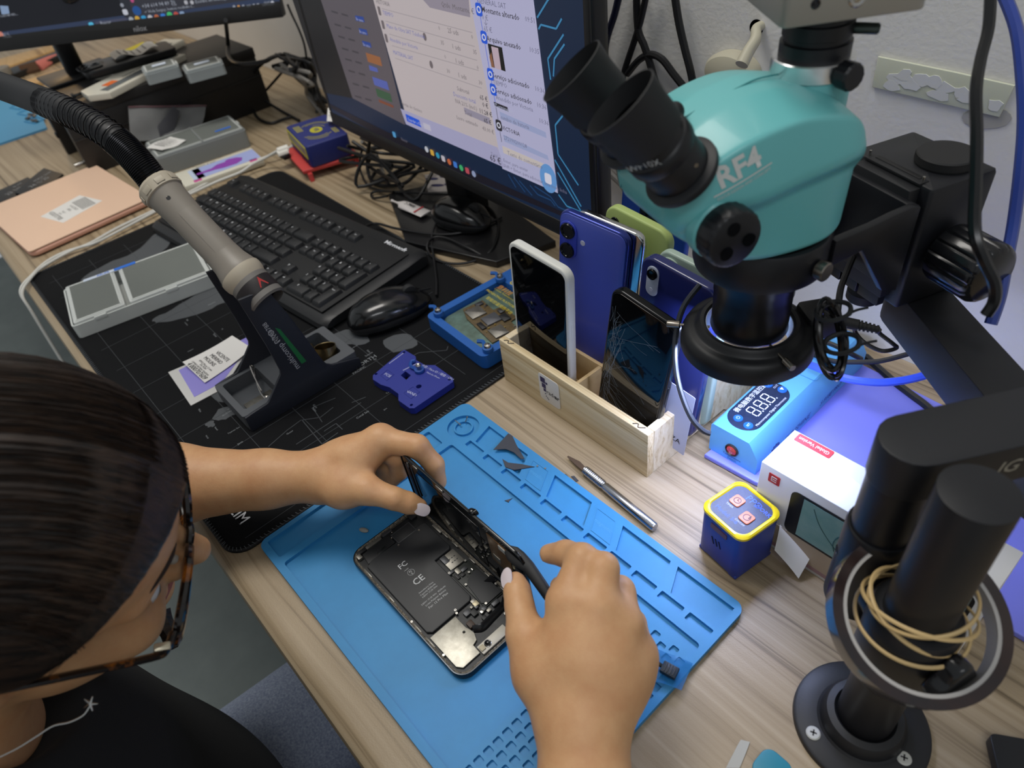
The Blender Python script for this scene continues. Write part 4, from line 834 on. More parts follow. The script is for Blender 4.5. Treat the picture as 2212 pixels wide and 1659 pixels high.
for i, (u, v, h_, r_) in enumerate(((198, 54, '4fb0d4', .006), (284, 42, '9aa0a8', .0055), (297, 40, 'c49a3a', .0055), (311, 39, '2f8fc0', .0055), (325, 38, 'b4b4ba', .0055), (339, 37, 'b06038', .0055), (353, 35, '3474c4', .0055), (367, 32, '3fb06a', .0062), (381, 31, 'b04a40', .0055), (394, 30, '7f95b4', .0055), (2, 75, 'c07a6a', .007), (296, 23, '1d4a86', .0095), (271, 26, 'b9bcc6', .006), (264, 11, '8a8f9a', .004), (286, 1, 'b04a7a', .004), (402, 5, 'a9a9b0', .004), (415, 5, 'a9a9b0', .004), (506, 14, '8a8f9a', .003), (516, 14, 'c08a4a', .003), (526, 13, '8a8f9a', .003), (549, 11, '8a8f9a', .003), (558, 10, '8a8f9a', .003), (589, 6, 'b9bcc6', .004))):
    b = B(); c0 = loc(M2, u, v); b.poly([(c0[0] + x, c0[1] + y, .0009) for x, y in (circ(r_ * .8, 14) if i % 3 else rrect(r_ * 1.5, r_ * 1.5, r_ * .3, 1))]); b.done('screen_icon', em('scr_icon_%s%s' % ('night', 'abcdefghijklmnopqrstuvwxyz'[i]), h_, .9), s2, smooth=False)
sq([(206, 47), (274, 38), (276, 47), (207, 57)], em('scr_search', '45485e', .8), .0006, 'search_field', s2, M2)
sq([(0, 12), (18, 13), (21, 29), (4, 31)], em('scr_file', '7f95b4', .9), .0006, 'file_icon', s2, M2)
b = B()
for t, u, v, z_ in (('Buscar', 217, 50, .0075), ('+34 614 94 89 70', 307, 14, .0085), ('✓ Hola Sergey, hemos recibido t...', 312, 26, .0065), ('Escribe un mensaje', 422, 4, .0075), ('1ed57d8-983-...', 0, 35, .0055), ('22°C', 6, 75, .006), ('Soleado', 8, 80, .005), ('9:30', 372, 11, .005), ('ESP', 534, 13, .005), ('13:07', 570, 6, .005), ('02/09/2025', 566, 11, .005)):
    x, y = loc(M2, u, v); b.text(t, z_, fr((x, y, .0010), (1, 0, 0), (0, 1, 0)), align='LEFT', res=1)
b.done('screen_lettering', em('scr_txt_night', '9aa0ac', .9), s2, smooth=False)
pb2 = P(168, 166, RT); pt2 = P(150, 95, .215)
b = B(); b.box((pb2.x - .012, pb2.y + .004, .185), (.030, .034, .128), .008); b.done('post', black, sm, world=True)
b = B(); b.box((pb2.x - .015, pb2.y + .004, RT + .0035), (.10, .13, .006), .002); b.done('foot', black, sm, world=True)
b = B(); b.box((pb2.x + .055, pb2.y + .04, .285), (.20, .06, .04), .01, ); b.done('mount', black, sm, world=True)

# ------------------------------------------------------------------ far left bench: mat, brush, lit boards
lm = thing('far_repair_mat', 'second light blue repair mat at the far left picture edge', 'mat', T(-1.55, .16, 0))
q = [P(u, v, .004) for u, v in ((100, 276), (86, 245), (-120, 160), (-150, 360))]
b = B(); b.slab([(p.x, p.y) for p in q][::-1], .0003, .004, .0008); b.done('mat_base', mat('blue_silicone_far', '4a94c0', .5), lm, world=True)
for i, (u, v) in enumerate(((78, 262), (62, 245), (45, 232))):
    b = B(); p = P(u, v, .004); b.plate(rrect(.045, .03, .003, 2), [rrect(.038, .023, .002, 2)], .004, .0062, T(p.x - .01, p.y, 0) @ RZ(.3)); b.done('tray_rim', mat('blue_silicone_far'), lm, world=True, smooth=False)
rnd = random.Random(9)
for i in range(9):
    p = P(70 + rnd.uniform(-6, 14), 255 + rnd.uniform(-8, 12), .0045); b = B(); b.cyl((p.x, p.y, .0047), (p.x + rnd.uniform(-.01, .01), p.y + rnd.uniform(-.01, .01), .0068), .003 + .002 * rnd.random(), n=8)
    tag(b.done('loose_screw', mat('screw_dark', '6a6a6a', .3, .9)), 'loose dark screw among the heap on the far blue mat', 'screw', 'loose screws on the far blue mat')
wl = grain('pale_board', ('c9a978', 'b89663', '97774b'), 12, 8, rough=.5)
def slabq(name, label, px, z, t_, m, cat_):
    q = [P(u, v, z + t_) for u, v in px]; o = [(p.x, p.y) for p in q]
    if sum(a[0] * c[1] - c[0] * a[1] for a, c in zip(o, o[1:] + o[:1])) < 0: o.reverse()
    c_ = sum(q, V()) / len(q); t = thing(name, label, cat_, T(c_.x, c_.y, z)); b = B(); b.slab(o, z, z + t_, .001); b.done('slab', m, t, world=True); return t
slabq('pale_board', 'pale lit wooden board under the second monitor, furthest back', ((-30, 160), (-30, 135), (125, 92), (128, 104)), .0003, .012, wl, 'board')
slabq('black_bar', 'black bar lying in front of the pale lit board', ((-30, 165), (128, 108), (132, 118), (-20, 180)), .0003, .015, black, 'bar')
slabq('pale_plate', 'pale wood plate with a hole beside the riser', ((45, 176), (138, 146), (150, 158), (52, 186)), .0003, .01, wl, 'board')
br = thing('pink_brush', 'small pink-handled brush lying on the far bench', 'brush', T(*P(90, 130, .012)))
b = B(); p0, p1, p2, p3 = P(132, 118, .012), P(112, 127, .012), P(82, 143, .012), P(45, 153, .012); b.tube([p0, p1, p2], lambda t: .005 + .010 * t, 8, flat=.4); b.done('handle', mat('brush_pink', 'c0706a', .5), br, world=True)
b = B(); b.tube([p2, (p2 + p3) / 2, p3], .016, 8, flat=.5); b.done('bristles', mat('brush_hair', '4a3526', .9), br, world=True)
b = B(); p = P(8, 158, .02); b.cyl((p.x, p.y, .0003), (p.x, p.y, .035), .02, n=20, b=.003); tag(b.done('grey_puck', mat('knob_grey', '77756f', .5)), 'round grey puck at the left picture edge by the lit board', 'puck')

# ------------------------------------------------------------------ mini computer on its red cradle
c0, c1, c2 = P(660, 318, .058), P(602, 278, .058), P(752, 288, .058)
ax, ay = (c1 - c0), (c2 - c0); MP = fr((c0.x, c0.y, 0), (ax.x, ax.y, 0), (ay.x, ay.y, 0))
MP = fr((c0.x, c0.y, 0), (ay.x, ay.y, 0), (ax.x, ax.y, 0))
lx, ly = ay.length, ax.length                     # local x to the wall, local y to the left
mp = thing('mini_computer', 'square navy mini computer with yellow print on a red cradle', 'computer', MP)
nv = mat('navy_shell', '232c6e', .5); nvt = mat('yellow_print', '9a9340', .6)
b = B(); b.slab([(x + lx / 2, y + ly / 2) for x, y in rrect(lx, ly, .006, 4)], .020, .058, .0025); b.done('shell', nv, mp)
b = B()
for r_, a0, a1 in ((.030, .4, 2.2), (.026, .5, 2.0), (.030, 3.6, 5.4), (.026, 3.7, 5.2), (.018, .2, 1.6), (.034, 3.9, 5.0)):
    n_ = 14; q = [(lx / 2 + r * math.cos(a0 + (a1 - a0) * i / n_), ly / 2 + r * 1.25 * math.sin(a0 + (a1 - a0) * i / n_)) for r in (r_,) for i in range(n_ + 1)] + [(lx / 2 + (r_ - .0014) * math.cos(a0 + (a1 - a0) * i / n_), ly / 2 + (r_ - .0014) * 1.25 * math.sin(a0 + (a1 - a0) * i / n_)) for i in range(n_, -1, -1)]
    b.poly([(x, y, .0582) for x, y in q])
for k in range(4): b.poly([(.008 + .003 * k, .070, .0582), (.0098 + .003 * k, .070, .0582), (.0098 + .003 * k, .100, .0582), (.008 + .003 * k, .100, .0582)])
for k in range(3): b.poly([(lx - .016 + .003 * k, .020, .0582), (lx - .0142 + .003 * k, .020, .0582), (lx - .0142 + .003 * k, .045, .0582), (lx - .016 + .003 * k, .045, .0582)])
b.done('top_print', nvt, mp, kind='stuff', smooth=False)
b = B(); b.poly([(lx / 2 + x, ly / 2 + y, .0583) for x, y in circ(.011, 20, ry=.014)]); bd = b.done('yellow_badge', mat('badge_yellow', 'b3ad2e', .6), mp, smooth=False)
b = B(); b.text('VR', .012, fr((lx / 2, ly / 2, .0585), (0, -1, 0), (1, 0, 0)), bold=.02); b.done('badge_lettering', nv, bd, smooth=False)
b = B(); b.plate(rrect(ly * .92, .021, .001, 1, -ly / 2, .0445), [rrect(ly * .86, .015, .001, 1, -ly / 2, .0445)], .0002, .001, MX(((0, 0, -1, 0), (-1, 0, 0, 0), (0, 1, 0, 0), (0, 0, 0, 1)))); b.done('port_frame', mat('port_yellow', 'c2bb3a', .5), mp, smooth=False)
b = B(); b.box((-.0003, ly / 2, .0445), (.0008, ly * .85, .0145)); b.done('port_panel', mat('port_grey', '7d8078', .4), mp, smooth=False)
for k in range(3):
    b = B(); b.box((-.0004, .014 + .016 * k, .028), (.001, .009, .011)); b.done('slot', mat('navy_dark', '12163c', .5), mp, smooth=False)
red = mat('cradle_red', 'c2423f', .5)
cr = thing('red_cradle', 'bright red curved cradle beneath the navy mini computer', 'cradle', MP)
b = B(); b.slab([(-.016, .004), (lx + .008, -.006), (lx + .010, ly * .9), (-.016, ly + .002)], .0125, .0195, .002); b.done('deck', red, cr)
for x_ in (-.010, lx - .002):
    b = B(); q = [(-.006, 0), (.004, 0), (.010, .0075), (ly * .5, .010), (ly - .014, .0075), (ly - .006, 0), (ly + .004, 0), (ly + .002, .013), (-.004, .013)]
    b.slab(q[::1], 0, .007, .0006, MX(((0, 0, 1, x_), (1, 0, 0, 0), (0, 1, 0, .0004), (0, 0, 0, 1)))); b.done('arched_foot', red, cr)
tg = [P(708, 233, .066), P(706, 262, .066), P(754, 277, .066), P(746, 250, .066)]; c_ = sum(tg, V()) / 4
tgt = thing('cable_tag', 'white folded paper tag by the main monitor corner', 'tag', T(*c_)); b = B(); b.sheet(lambda u, v: tuple(tg[0] * (1 - u) * (1 - v) + tg[1] * u * (1 - v) + tg[2] * u * v + tg[3] * (1 - u) * v + V((0, 0, .004 * math.sin(3.1 * v)))), 3, 8, th=.0003); b.done('sheet', paper, tgt, world=True)
b = B(); ax = tg[2] - tg[1]
for s_, t_ in (('Authentification', .62), ('Réseau', .84)): b.text(s_, .0085, fr(tg[0].lerp(tg[1], t_).lerp(tg[3].lerp(tg[2], t_), .5) + V((.001, -.001, .0050)), ax, tg[0] - tg[1]), sx=.8)
b.done('lettering', mat('grey_ink'), tgt, world=True, smooth=False)
us = thing('white_usb_plugs', 'pair of white plugs in the front of the mini computer', 'plug', T(*P(600, 325, .03)))
for dv, dz in ((0, .034), (12, .030)):
    b = B(); b.tube([P(622, 318 + dv * .6, dz), P(600, 326 + dv * .6, dz)], .0055, 10, smooth=False, flat=.6); b.done('plug_body', mat('white_plastic'), us, world=True)
b = B(); b.box(tuple(P(615, 336, .022)), (.022, .014, .009), .002); tag(b.done('black_dongle', black), 'short black dongle under the white plugs', 'dongle')
cable('white_cable', 'short white cable from the mini computer plugs to the keyboard', [P(u, v, z) for u, v, z in ((600, 326, .034), (575, 340, .022), (545, 355, .016), (520, 372, .012), (470, 392, .010), (410, 420, .010))], .0026, wc)

# ------------------------------------------------------------------ things under the main monitor
sc_ = [P(u, v, .0135) for u, v in ((917, 378), (925, 415), (995, 413), (1003, 402), (965, 372))]
sa = thing('wipe_sachet', 'white wipe sachet with dark blue ovals under the main monitor', 'sachet', T(*(sum(sc_, V()) / 5)))
b = B(); b.slab([(p.x, p.y) for p in sc_], .0108, .0142, .0014); b.done('sleeve', mat('sachet_white', 'b4adaa', .5), sa, world=True)
for u, v in ((933, 386), (945, 400), (973, 398), (963, 381)):
    b = B(); p = P(u, v, .0146); b.poly([(p.x + x, p.y + y, .0145) for x, y in [(c_ * math.cos(.6) - s_ * math.sin(.6), c_ * math.sin(.6) + s_ * math.cos(.6)) for c_, s_ in circ(.011, 16, ry=.0045)]]); b.done('blue_oval', mat('oval_blue', '2b2a55', .6), sa, world=True, smooth=False)
g0, g1 = P(845, 432, .017), P(920, 461, .017); ax = (g1 - g0); gd2 = ax.normalized(); L_ = ax.length
gt = thing('glue_tube', 'small white glue tube with red band on the monitor foot', 'glue tube', fr((g0.x, g0.y, .0108), (ax.x, ax.y, 0), (-ax.y, ax.x, 0)))
tw = mat('tube_white', 'cfc9c6', .4)
b = B(); b.lathe([(.0012, 0), (.0022, .001), (.0022, .004), (.0014, .005), (.0018, .015), (.003, .018), (.0032, .022)], fr((0, 0, .0055), (0, 0, 1), (0, 1, 0)) @ MX.Rotation(0, 4, 'Z') if False else MX(((0, 0, 1, 0), (1, 0, 0, 0), (0, 1, 0, .0055), (0, 0, 0, 1))), 14); b.done('nozzle', tw, gt)
b = B(); R = []
for x, hw, hh in ((.022, .004, .004), (.026, .0085, .0052), (.032, .0095, .0054), (.045, .0098, .0048), (L_ * .84, .0104, .0020), (L_ * .86, .0106, .0012), (L_, .0108, .0010)):
    R.append([(x, hw * math.cos(2 * PI * i / 20), .0055 + hh * math.sin(2 * PI * i / 20)) for i in range(20)])
b.rings(R); b.done('tube_body', tw, gt)
b = B(); b.box((L_ * .80, 0, .0082), (.003, .0190, .0006), 0); b.done('red_band', mat('tube_red', 'b5323a', .5), gt, smooth=False)
b = B(); b.text('B-7000', .0078, fr((.045, 0, .0106), (1, 0, 0), (0, 1, -.0)), bold=.02); b.done('brand_lettering', ink, gt, smooth=False)
k9 = 460 / 2008
def zp(l, z, off=(740, 240), k=k9): return [P(off[0] + a * k, off[1] + c * k, zz if (zz := (q_[2] if len(q_) > 2 else z)) else z) for q_ in l for a, c in (q_[:2],)]
bc = mat('black_cable', '141416', .45)
cable('mouse_cable', 'thin black mouse cable looping over the monitor foot to the near mouse', zp([(885, 1740, .006), (885, 1600, .006), (862, 1400, .006), (842, 1200, .012), (900, 1030, .020), (1080, 900, .020), (1280, 868, .018), (1420, 950, .014), (1470, 1100, .014), (1420, 1280, .013), (1300, 1390, .005), (1100, 1440, .004), (900, 1410, .0045), (805, 1320, .007), (805, 1240, .0135), (870, 1190, .0135), (1000, 1205, .0135), (1200, 1300, .0135), (1400, 1395, .005), (1650, 1400, .004)], .004), .0018, bc)
cable('keyboard_cable', 'black keyboard cable running from the keyboard back across the monitor foot', zp([(215, 1085, .016), (320, 1060, .012), (520, 1110, .0135), (850, 1160, .0135), (1100, 1150, .0135), (1340, 1075, .0135), (1500, 1000, .0135)], .01), .0020, bc)
cable('loop_cable', 'black cable making a narrow loop by the glue tube', zp([(425, 800, .013), (300, 820, .004), (270, 785, .004), (330, 757, .006), (560, 765, .0135), (800, 775, .0185), (1100, 790, .016), (1300, 860, .0135), (1420, 960, .0135)], .01), .0020, bc)
cable('hanging_cable', 'black cable dropping behind the mini computer and curling to the sachet', zp([(260, 270, .07), (232, 450, .03), (255, 620, .004), (350, 700, .0045), (560, 690, .013), (680, 600, .02), (760, 500, .04)], .01), .0030, bc)
cable('hanging_cable', 'thin black cable beside the red cradle', zp([(190, 330, .05), (160, 500, .02), (190, 620, .004), (240, 700, .004), (330, 740, .006), (480, 760, .0135)], .01), .0018, bc)
cable('grey_cable', 'grey cable bending under the main monitor', zp([(180, 290, .05), (300, 380, .02), (370, 540, .004), (400, 640, .004), (520, 660, .013)], .01), .0030, mat('grey_cable', '77746f', .5))
rnd = random.Random(21)
for i in range(7):
    p = P(560 / 1 + 265 + rnd.uniform(-30, 60), 330 + rnd.uniform(-10, 50), .03)
    cable('tangled_cable', 'dark cable in the tangle under the main monitor', [p + V((rnd.uniform(-.09, .09), rnd.uniform(-.03, .05), rnd.uniform(-.022, .03))) for _ in range(5)], .0028, bc); 
    bpy.data.objects[-1]; COL.objects[-1]['group'] = 'cables tangled under the main monitor'
k9 = 320 / 1770
def zq(l): return [P(480 + a * k9, 20 + c * k9, z) for a, c, z in l]
cable('drop_cable', 'black cable dropping from the second monitor onto the riser', zq([(40, 130, .215), (55, 260, .17), (70, 420, .135), (75, 560, .124), (150, 640, .124), (300, 655, .124), (500, 625, .124), (590, 580, .12), (700, 540, .10)]), .004, bc)
cable('drop_cable', 'black cable looping forward of the riser end towards the mini computer', zq([(800, 540, .09), (620, 560, .11), (480, 650, .10), (370, 770, .07), (350, 870, .05), (420, 1000, .03), (540, 1110, .012), (700, 1210, .004), (920, 1330, .004)]), .0030, bc)
cable('drop_cable', 'black cable crossing the first loop beside the riser', zq([(780, 660, .10), (700, 770, .06), (560, 930, .03), (440, 1060, .015), (380, 1200, .006), (440, 1310, .004), (580, 1360, .004), (740, 1310, .004), (820, 1290, .004)]), .0028, bc)
for i in range(16):
    p0 = (rnd.uniform(600, 900), rnd.uniform(520, 760)); p1 = (rnd.uniform(850, 1080), rnd.uniform(600, 900)); p2 = (rnd.uniform(1000, 1180), rnd.uniform(850, 1150)); p3 = (rnd.uniform(1120, 1260), rnd.uniform(1100, 1300))
    cable('bundled_cable', 'dark cable in the thick bundle between riser and main monitor', zq([(*p0, .09 + .03 * rnd.random()), (*p1, .06 + .05 * rnd.random()), (*p2, .02 + .03 * rnd.random()), (*p3, .012)]), .0026 + .0016 * rnd.random(), bc if i % 5 else mat('grey_cable')); COL.objects[-1]['group'] = 'cables bundled beside the riser'
cable('wall_cable', 'thin black cable hanging down the white wall left of the main monitor', [PY(480 + a * k9, 20 + c * k9, .60) for a, c in ((780, -60), (830, 60), (920, 250), (980, 420), (1010, 600), (1040, 760), (1090, 900))], .0022, bc)
# ------------------------------------------------------------------ wooden organiser and its phones
BX = MX(((.99985, .0175, 0, .206), (-.0175, .99985, 0, .2985), (0, 0, 1, .0002), (0, 0, 0, 1)))
pine = grain('pine', ('e2d2b0', 'd3bd93', 'b3976a'), 60, 20, wave=7, dist=.5, rough=.55, bump=.15)
pine2 = grain('pine_side', ('e2d6bc', 'd6c4a2', 'bca47c'), 34, 10, wave=6, dist=.9, rough=.55, bump=.15)
ply = mat('pine_divider', 'c6aa7c', .6, var=(60, 'b99b6c'))
og = thing('phone_organiser', 'open pine organiser box with dividers holding a row of phones', 'organiser', BX)
BW, BD, BH = .206, .165, .057
def wall(name, c, s, m, M=I4): b = B(); b.box(c, s, .0006, M, r=.0006); return b.done(name, m, og)
wall('front_panel', (-BW / 2, .004, BH / 2 + .0), (BW, .008, BH), pine)
wall('back_panel', (-BW / 2, BD - .004, BH / 2), (BW, .008, BH), pine)
for x in (-.004, -BW + .004):
    b = B(); q = [(.008, 0), (.052, 0), (.058, .006), (BD - .05, .006), (BD - .044, 0), (BD - .008, 0), (BD - .008, BH), (.008, BH)]
    b.slab(q, x - .004, x + .004, .0005, MX(((0, 0, 1, 0), (1, 0, 0, 0), (0, 1, 0, 0), (0, 0, 0, 1))), k=1); b.done('side_panel', pine2, og)
wall('floor_panel', (-BW / 2, BD / 2, .010), (BW - .018, BD - .018, .005), ply)
for y in (.046, .086, .124): wall('long_divider', (-BW / 2, y, .032), (BW - .017, .004, .040), ply)
for y0, y1 in ((.008, .044), (.048, .084), (.088, .122)): wall('cross_divider', (-.100, (y0 + y1) / 2, .032), (.004, y1 - y0 - .0006, .040), ply)
for x in (-.012, -.192):                                   # wavy corner fasteners
    b = B(); b.tube([(x - .008, .002, BH + .0004), (x - .004, .005, BH + .0004), (x - .001, .002, BH + .0004), (x + .004, .006, BH + .0004)], .0005, 5); b.done('corner_staple', mat('staple', '5c5348', .5), og)
FS = MX(((1, 0, 0, 0), (0, 0, -1, 0), (0, 1, 0, 0), (0, 0, 0, 1)))        # x, y(up) on the front face
b = B(); b.slab(rrect(.030, .036, .004, 4), 0, .0006, .0001, T(-.130, -.0003, .030) @ FS); stk = b.done('sticker', mat('sticker_white', 'd9d6d0', .45), og)
lg = T(-.130, -.00095, .030) @ FS
b = B()
for x, y, s_ in ((-.0085, .0105, .0070), (-.0075, .0030, .0058), (-.0030, .0085, .0026), (-.0066, -.0025, .0036), (-.0060, -.0072, .0014), (-.0050, -.0102, .0012), (-.0034, -.0118, .0012), (-.0020, -.0130, .0010)): b.box((x, y, .0001), (s_, s_, .0002), 0, lg)
b.done('sticker_mark', mat('sticker_indigo', '2b2658', .5), stk, kind='stuff', smooth=False)
b = B(); b.text('rade', .0078, lg @ T(.0028, -.0030, .0001)); b.text('ar', .0078, lg @ T(.0115, -.0030, .0001), bold=.025); b.done('lettering', ink, stk, smooth=False)

def stand_phone(name, label, x, d, z0, wd, ht, t, m_face, m_edge, yaw=0, roll=0, lean=0, r=.0115, back=False):
    M = BX @ T(x, d, z0) @ RZ(math.radians(yaw)) @ MX(((1, 0, 0, 0), (0, 0, -1, 0), (0, 1, 0, 0), (0, 0, 0, 1))) @ MX.Rotation(math.radians(-lean), 4, 'X') @ RZ(math.radians(roll))
    ph = thing(name, label, 'phone', M)
    o = [(a, c + ht / 2) for a, c in rrect(wd, ht, r, 8)]
    b = B(); b.slab(o, -t, 0, .0022, k=4); b.done('case_body', m_edge, ph)
    return ph, o
scrg = mat('phone_screen', '050608', .05, spec=.6)
wph, o = stand_phone('white_phone', 'phone in a white case with a blank black screen, front left in the organiser', -.163, .021, .0128, .0825, .158, .0095, scrg, mat('case_white', 'd6d6d0', .4), roll=-3, yaw=0)
b = B(); b.slab(inset(o, .0040), -.0005, .0006, .0003); b.done('screen', scrg, wph)
b = B(); b.box((.0412, .085, -.0048), (.0010, .022, .0030), .0004); b.done('side_button', mat('case_white'), wph)
ckm = mat('crack_line', '8a9299', .4)
cph_, o = stand_phone('cracked_phone', 'black phone with a badly cracked screen, front right in the organiser', -.050, .0215, .0128, .0725, .163, .0090, scrg, mat('phone_black', '17181a', .2, .6), roll=-9)
b = B(); b.slab(inset(o, .0022), -.0004, .0005, .0003); sc = b.done('screen', scrg, cph_)
rnd = random.Random(4); b = B()
def crack(p, ang, L, wob, wd, dep=0):
    pts = [V(p)]; a = ang; st = .004
    while L > 0:
        a += rnd.uniform(-wob, wob); q = pts[-1] + V((math.cos(a), math.sin(a))) * st; 
        if abs(q.x) > .0335 or not (.003 < q.y < .160): break
        pts.append(q); L -= st
        if dep < 2 and rnd.random() < .16: crack(q, a + rnd.choice((-.7, .7)), L * .55, wob, wd * .7, dep + 1)
    for a_, c_ in zip(pts, pts[1:]):
        d_ = (c_ - a_).normalized(); n = V((-d_.y, d_.x)) * wd; b.poly([(*(a_ - n), .0006), (*(c_ - n), .0006), (*(c_ + n), .0006), (*(a_ + n), .0006)])
for i in range(20): crack((-.027 + rnd.uniform(-.004, .004), .035 + rnd.random() * .115), rnd.uniform(1.3, 1.8) if i % 2 else rnd.uniform(-1.8, -1.3), .045, .10, .00009)
for i in range(10): crack((-.030, .025 + .003 * i), rnd.uniform(-.5, -1.0), .05, .06, .00008)
for i in range(4): crack((-.027, .050 + .030 * i), rnd.uniform(-.6, .5), .05, .15, .00008)
b.done('crack_lines', ckm, sc, kind='stuff', smooth=False)
b = B(); b.box((.0363, .080, -.0045), (.0008, .022, .0028), .0003); b.box((.0363, .042, -.0045), (.0006, .016, .0024), .0003); b.done('side_button', mat('phone_black'), cph_, kind='stuff')
def lens(ph, x, y, r, par=None, z=0.0):
    b = B(); b.lathe([(r * .2, .0010), (r * .72, .0012), (r * .78, .0022), (r, .0022), (r * 1.05, .0012), (r * 1.05, -.0006)], T(x, y, z), 24); return b.done('lens', blackgloss, par or ph)
bm_ = mat('phone_blue', '4656b4', .32, coat=.2); be_ = mat('phone_blue_edge', '303c86', .25, .5)
bph2, o = stand_phone('blue_phone', 'periwinkle blue phone with two stacked lenses, behind the white phone', -.148, .068, .0128, .078, .180, .0080, bm_, be_, yaw=8, roll=-6)
b = B(); b.slab(inset(o, .0018), -.0004, .0006, .0003); b.done('back_glass', bm_, bph2)
b = B(); b.slab([(x - .0265, y + .1500) for x, y in rrect(.020, .042, .010, 6)], .0004, .0022, .0008); cpl = b.done('camera_plate', mat('plate_blue', '2f3fae', .3, coat=.3), bph2)
lens(bph2, -.0265, .161, .0078, cpl, .0022); lens(bph2, -.0265, .139, .0078, cpl, .0022)
b = B(); b.lathe([(.0001, .0010), (.0026, .0010), (.0030, .0004)], T(-.0100, .153, 0), 16); b.done('flash', mat('flash_white', 'b9bcd0', .3), bph2)
sph, o = stand_phone('chrome_edge_phone', 'phone with a shiny chrome edge pressed against the back of the blue phone', -.138, .0785, .0128, .077, .178, .0078, bm_, mat('chrome'), yaw=8, roll=-6)
gph, o = stand_phone('green_phone', 'pale lime green phone case behind the blue phone', -.122, .104, .0128, .078, .176, .0095, None, mat('case_lime', 'a9bb72', .5), roll=-5, r=.014)
b = B(); b.slab([(x - .0255, y + .152) for x, y in rrect(.0105, .028, .005, 6)], -.0003, .0012, .0005); cpl = b.done('camera_plate', blackgloss, gph); lens(gph, -.0255, .160, .0036, cpl, .0012)
b = B(); b.lathe([(.0001, .0018), (.0018, .0018), (.0022, .0010)], T(-.0255, .1475, 0), 12); b.done('flash', mat('flash_white'), cpl)
nph, o = stand_phone('navy_phone', 'navy phone case with one round lens window, behind the cracked phone', -.034, .0555, .0128, .079, .180, .0098, None, mat('case_navy', '20275f', .22, coat=.3), roll=-5, r=.013)
b = B(); b.slab([(x - .0255, y + .158) for x, y in rrect(.0125, .030, .006, 6)], -.0004, .0010, .0004); cpl = b.done('camera_window', mat('window_pale', 'aab2c6', .3), nph); lens(nph, -.0255, .166, .0048, cpl, .0010)
b = B(); b.lathe([(.0001, .0014), (.0018, .0014), (.0020, .0008)], T(-.0255, .1495, 0), 12); b.done('flash', mat('flash_white'), cpl)
b = B(); b.box((.0395, .10, -.005), (.0008, .012, .004), .0003); b.done('side_slot', mat('window_pale'), nph)
lbz = thing('white_slip', 'white paper slip printed ZA between the cracked and navy phones', 'paper slip', BX @ T(-.010, .036, .0135) @ MX(((1, 0, 0, 0), (0, 0, -1, 0), (0, 1, 0, 0), (0, 0, 0, 1))) @ RZ(-.1))
b = B(); b.slab(rrect(.046, .080, .001, 1, 0, .040), -.0004, 0, 0); b.done('sheet', mat('slip_blue_white', 'b7bcd6', .7), lbz, smooth=False)
b = B(); b.text('PIEZA', .0085, T(.006, .014, .0003)); b.done('lettering', ink, lbz, smooth=False)
mph, o = stand_phone('mint_phone', 'pale mint phone peeking out behind the navy phone', -.030, .0765, .0128, .073, .176, .0080, None, mat('case_mint', 'a3b6aa', .35), roll=-3)
b = B(); b.slab([(x - .022, y + .152) for x, y in rrect(.020, .040, .009, 6)], .0, .0020, .0008); cpl = b.done('camera_plate', mat('case_mint'), mph); lens(mph, -.022, .161, .0072, cpl, .0020); lens(mph, -.022, .142, .0072, cpl, .0020)
xph, o = stand_phone('tall_blue_phone', 'tall deep blue phone furthest back in the organiser with dark camera block', -.138, .148, .0128, .084, .186, .0085, None, mat('case_deep_blue', '163c8c', .35, coat=.2), roll=-5)
b = B(); b.slab([(x - .005, y + .158) for x, y in rrect(.022, .036, .006, 6)], 0, .0016, .0006); cpl = b.done('camera_plate', blackgloss, xph); lens(xph, -.005, .165, .0048, cpl, .0016); lens(xph, -.009, .151, .0028, cpl, .0016)
b = B(); b.box((-.010, .14, -.002), (.004, .004, .004), .001); b.m.free()

# ------------------------------------------------------------------ preheating platform and blue jig
pb0, pb1, pb2 = P(1048, 800, .003), P(922, 708, .003), P(1110, 762, .003)
pm_ = mat('platform_blue', '1f5aa6', .5, bump=(700, .1, .0003))
PM = fr((pb0.x, pb0.y, ZP), (pb2 - pb0).to_3d() * V((1, 1, 0)) if False else ((pb2 - pb0).x, (pb2 - pb0).y, 0), (-1, .0, 0))
pf_ = thing('preheating_platform', 'blue preheating platform with a phone circuit board clamped on it', 'platform', PM)
PL, PWd = .165, (pb1 - pb0).length                       # x away from the front, y to the left
b = B(); b.plate([(x + PL / 2, y + PWd / 2) for x, y in rrect(PL, PWd, .008, 5)], [rrect(.100, PWd - .022, .006, 4, .060, PWd / 2)], .004, .0185); b.slab([(x + PL / 2, y + PWd / 2) for x, y in rrect(PL, PWd, .008, 5)], 0, .004, 0, bb=.001); b.done('housing', pm_, pf_, smooth=False)
b = B(); b.slab([(x + .060, y + PWd / 2) for x, y in rrect(.097, PWd - .026, .012, 4)], .004, .0115, .001); b.done('heat_plate', mat('heat_plate', '6f8a80', .45, .4, var=(60, '58665a')), pf_)
bd = thing('circuit_board', 'small brown phone circuit board with silver chips on the preheating platform', 'circuit board', PM @ T(.058, PWd / 2 - .002, .0122) @ RZ(-.12))
b = B(); b.slab([(-.026, -.040), (.012, -.040), (.012, -.020), (.022, -.018), (.022, .012), (.008, .014), (.008, .040), (-.020, .040), (-.026, .02)], 0, .0012, .0002); b.done('board', mat('pcb_brown', '4a3c26', .5, var=(400, '6b5a38')), bd)
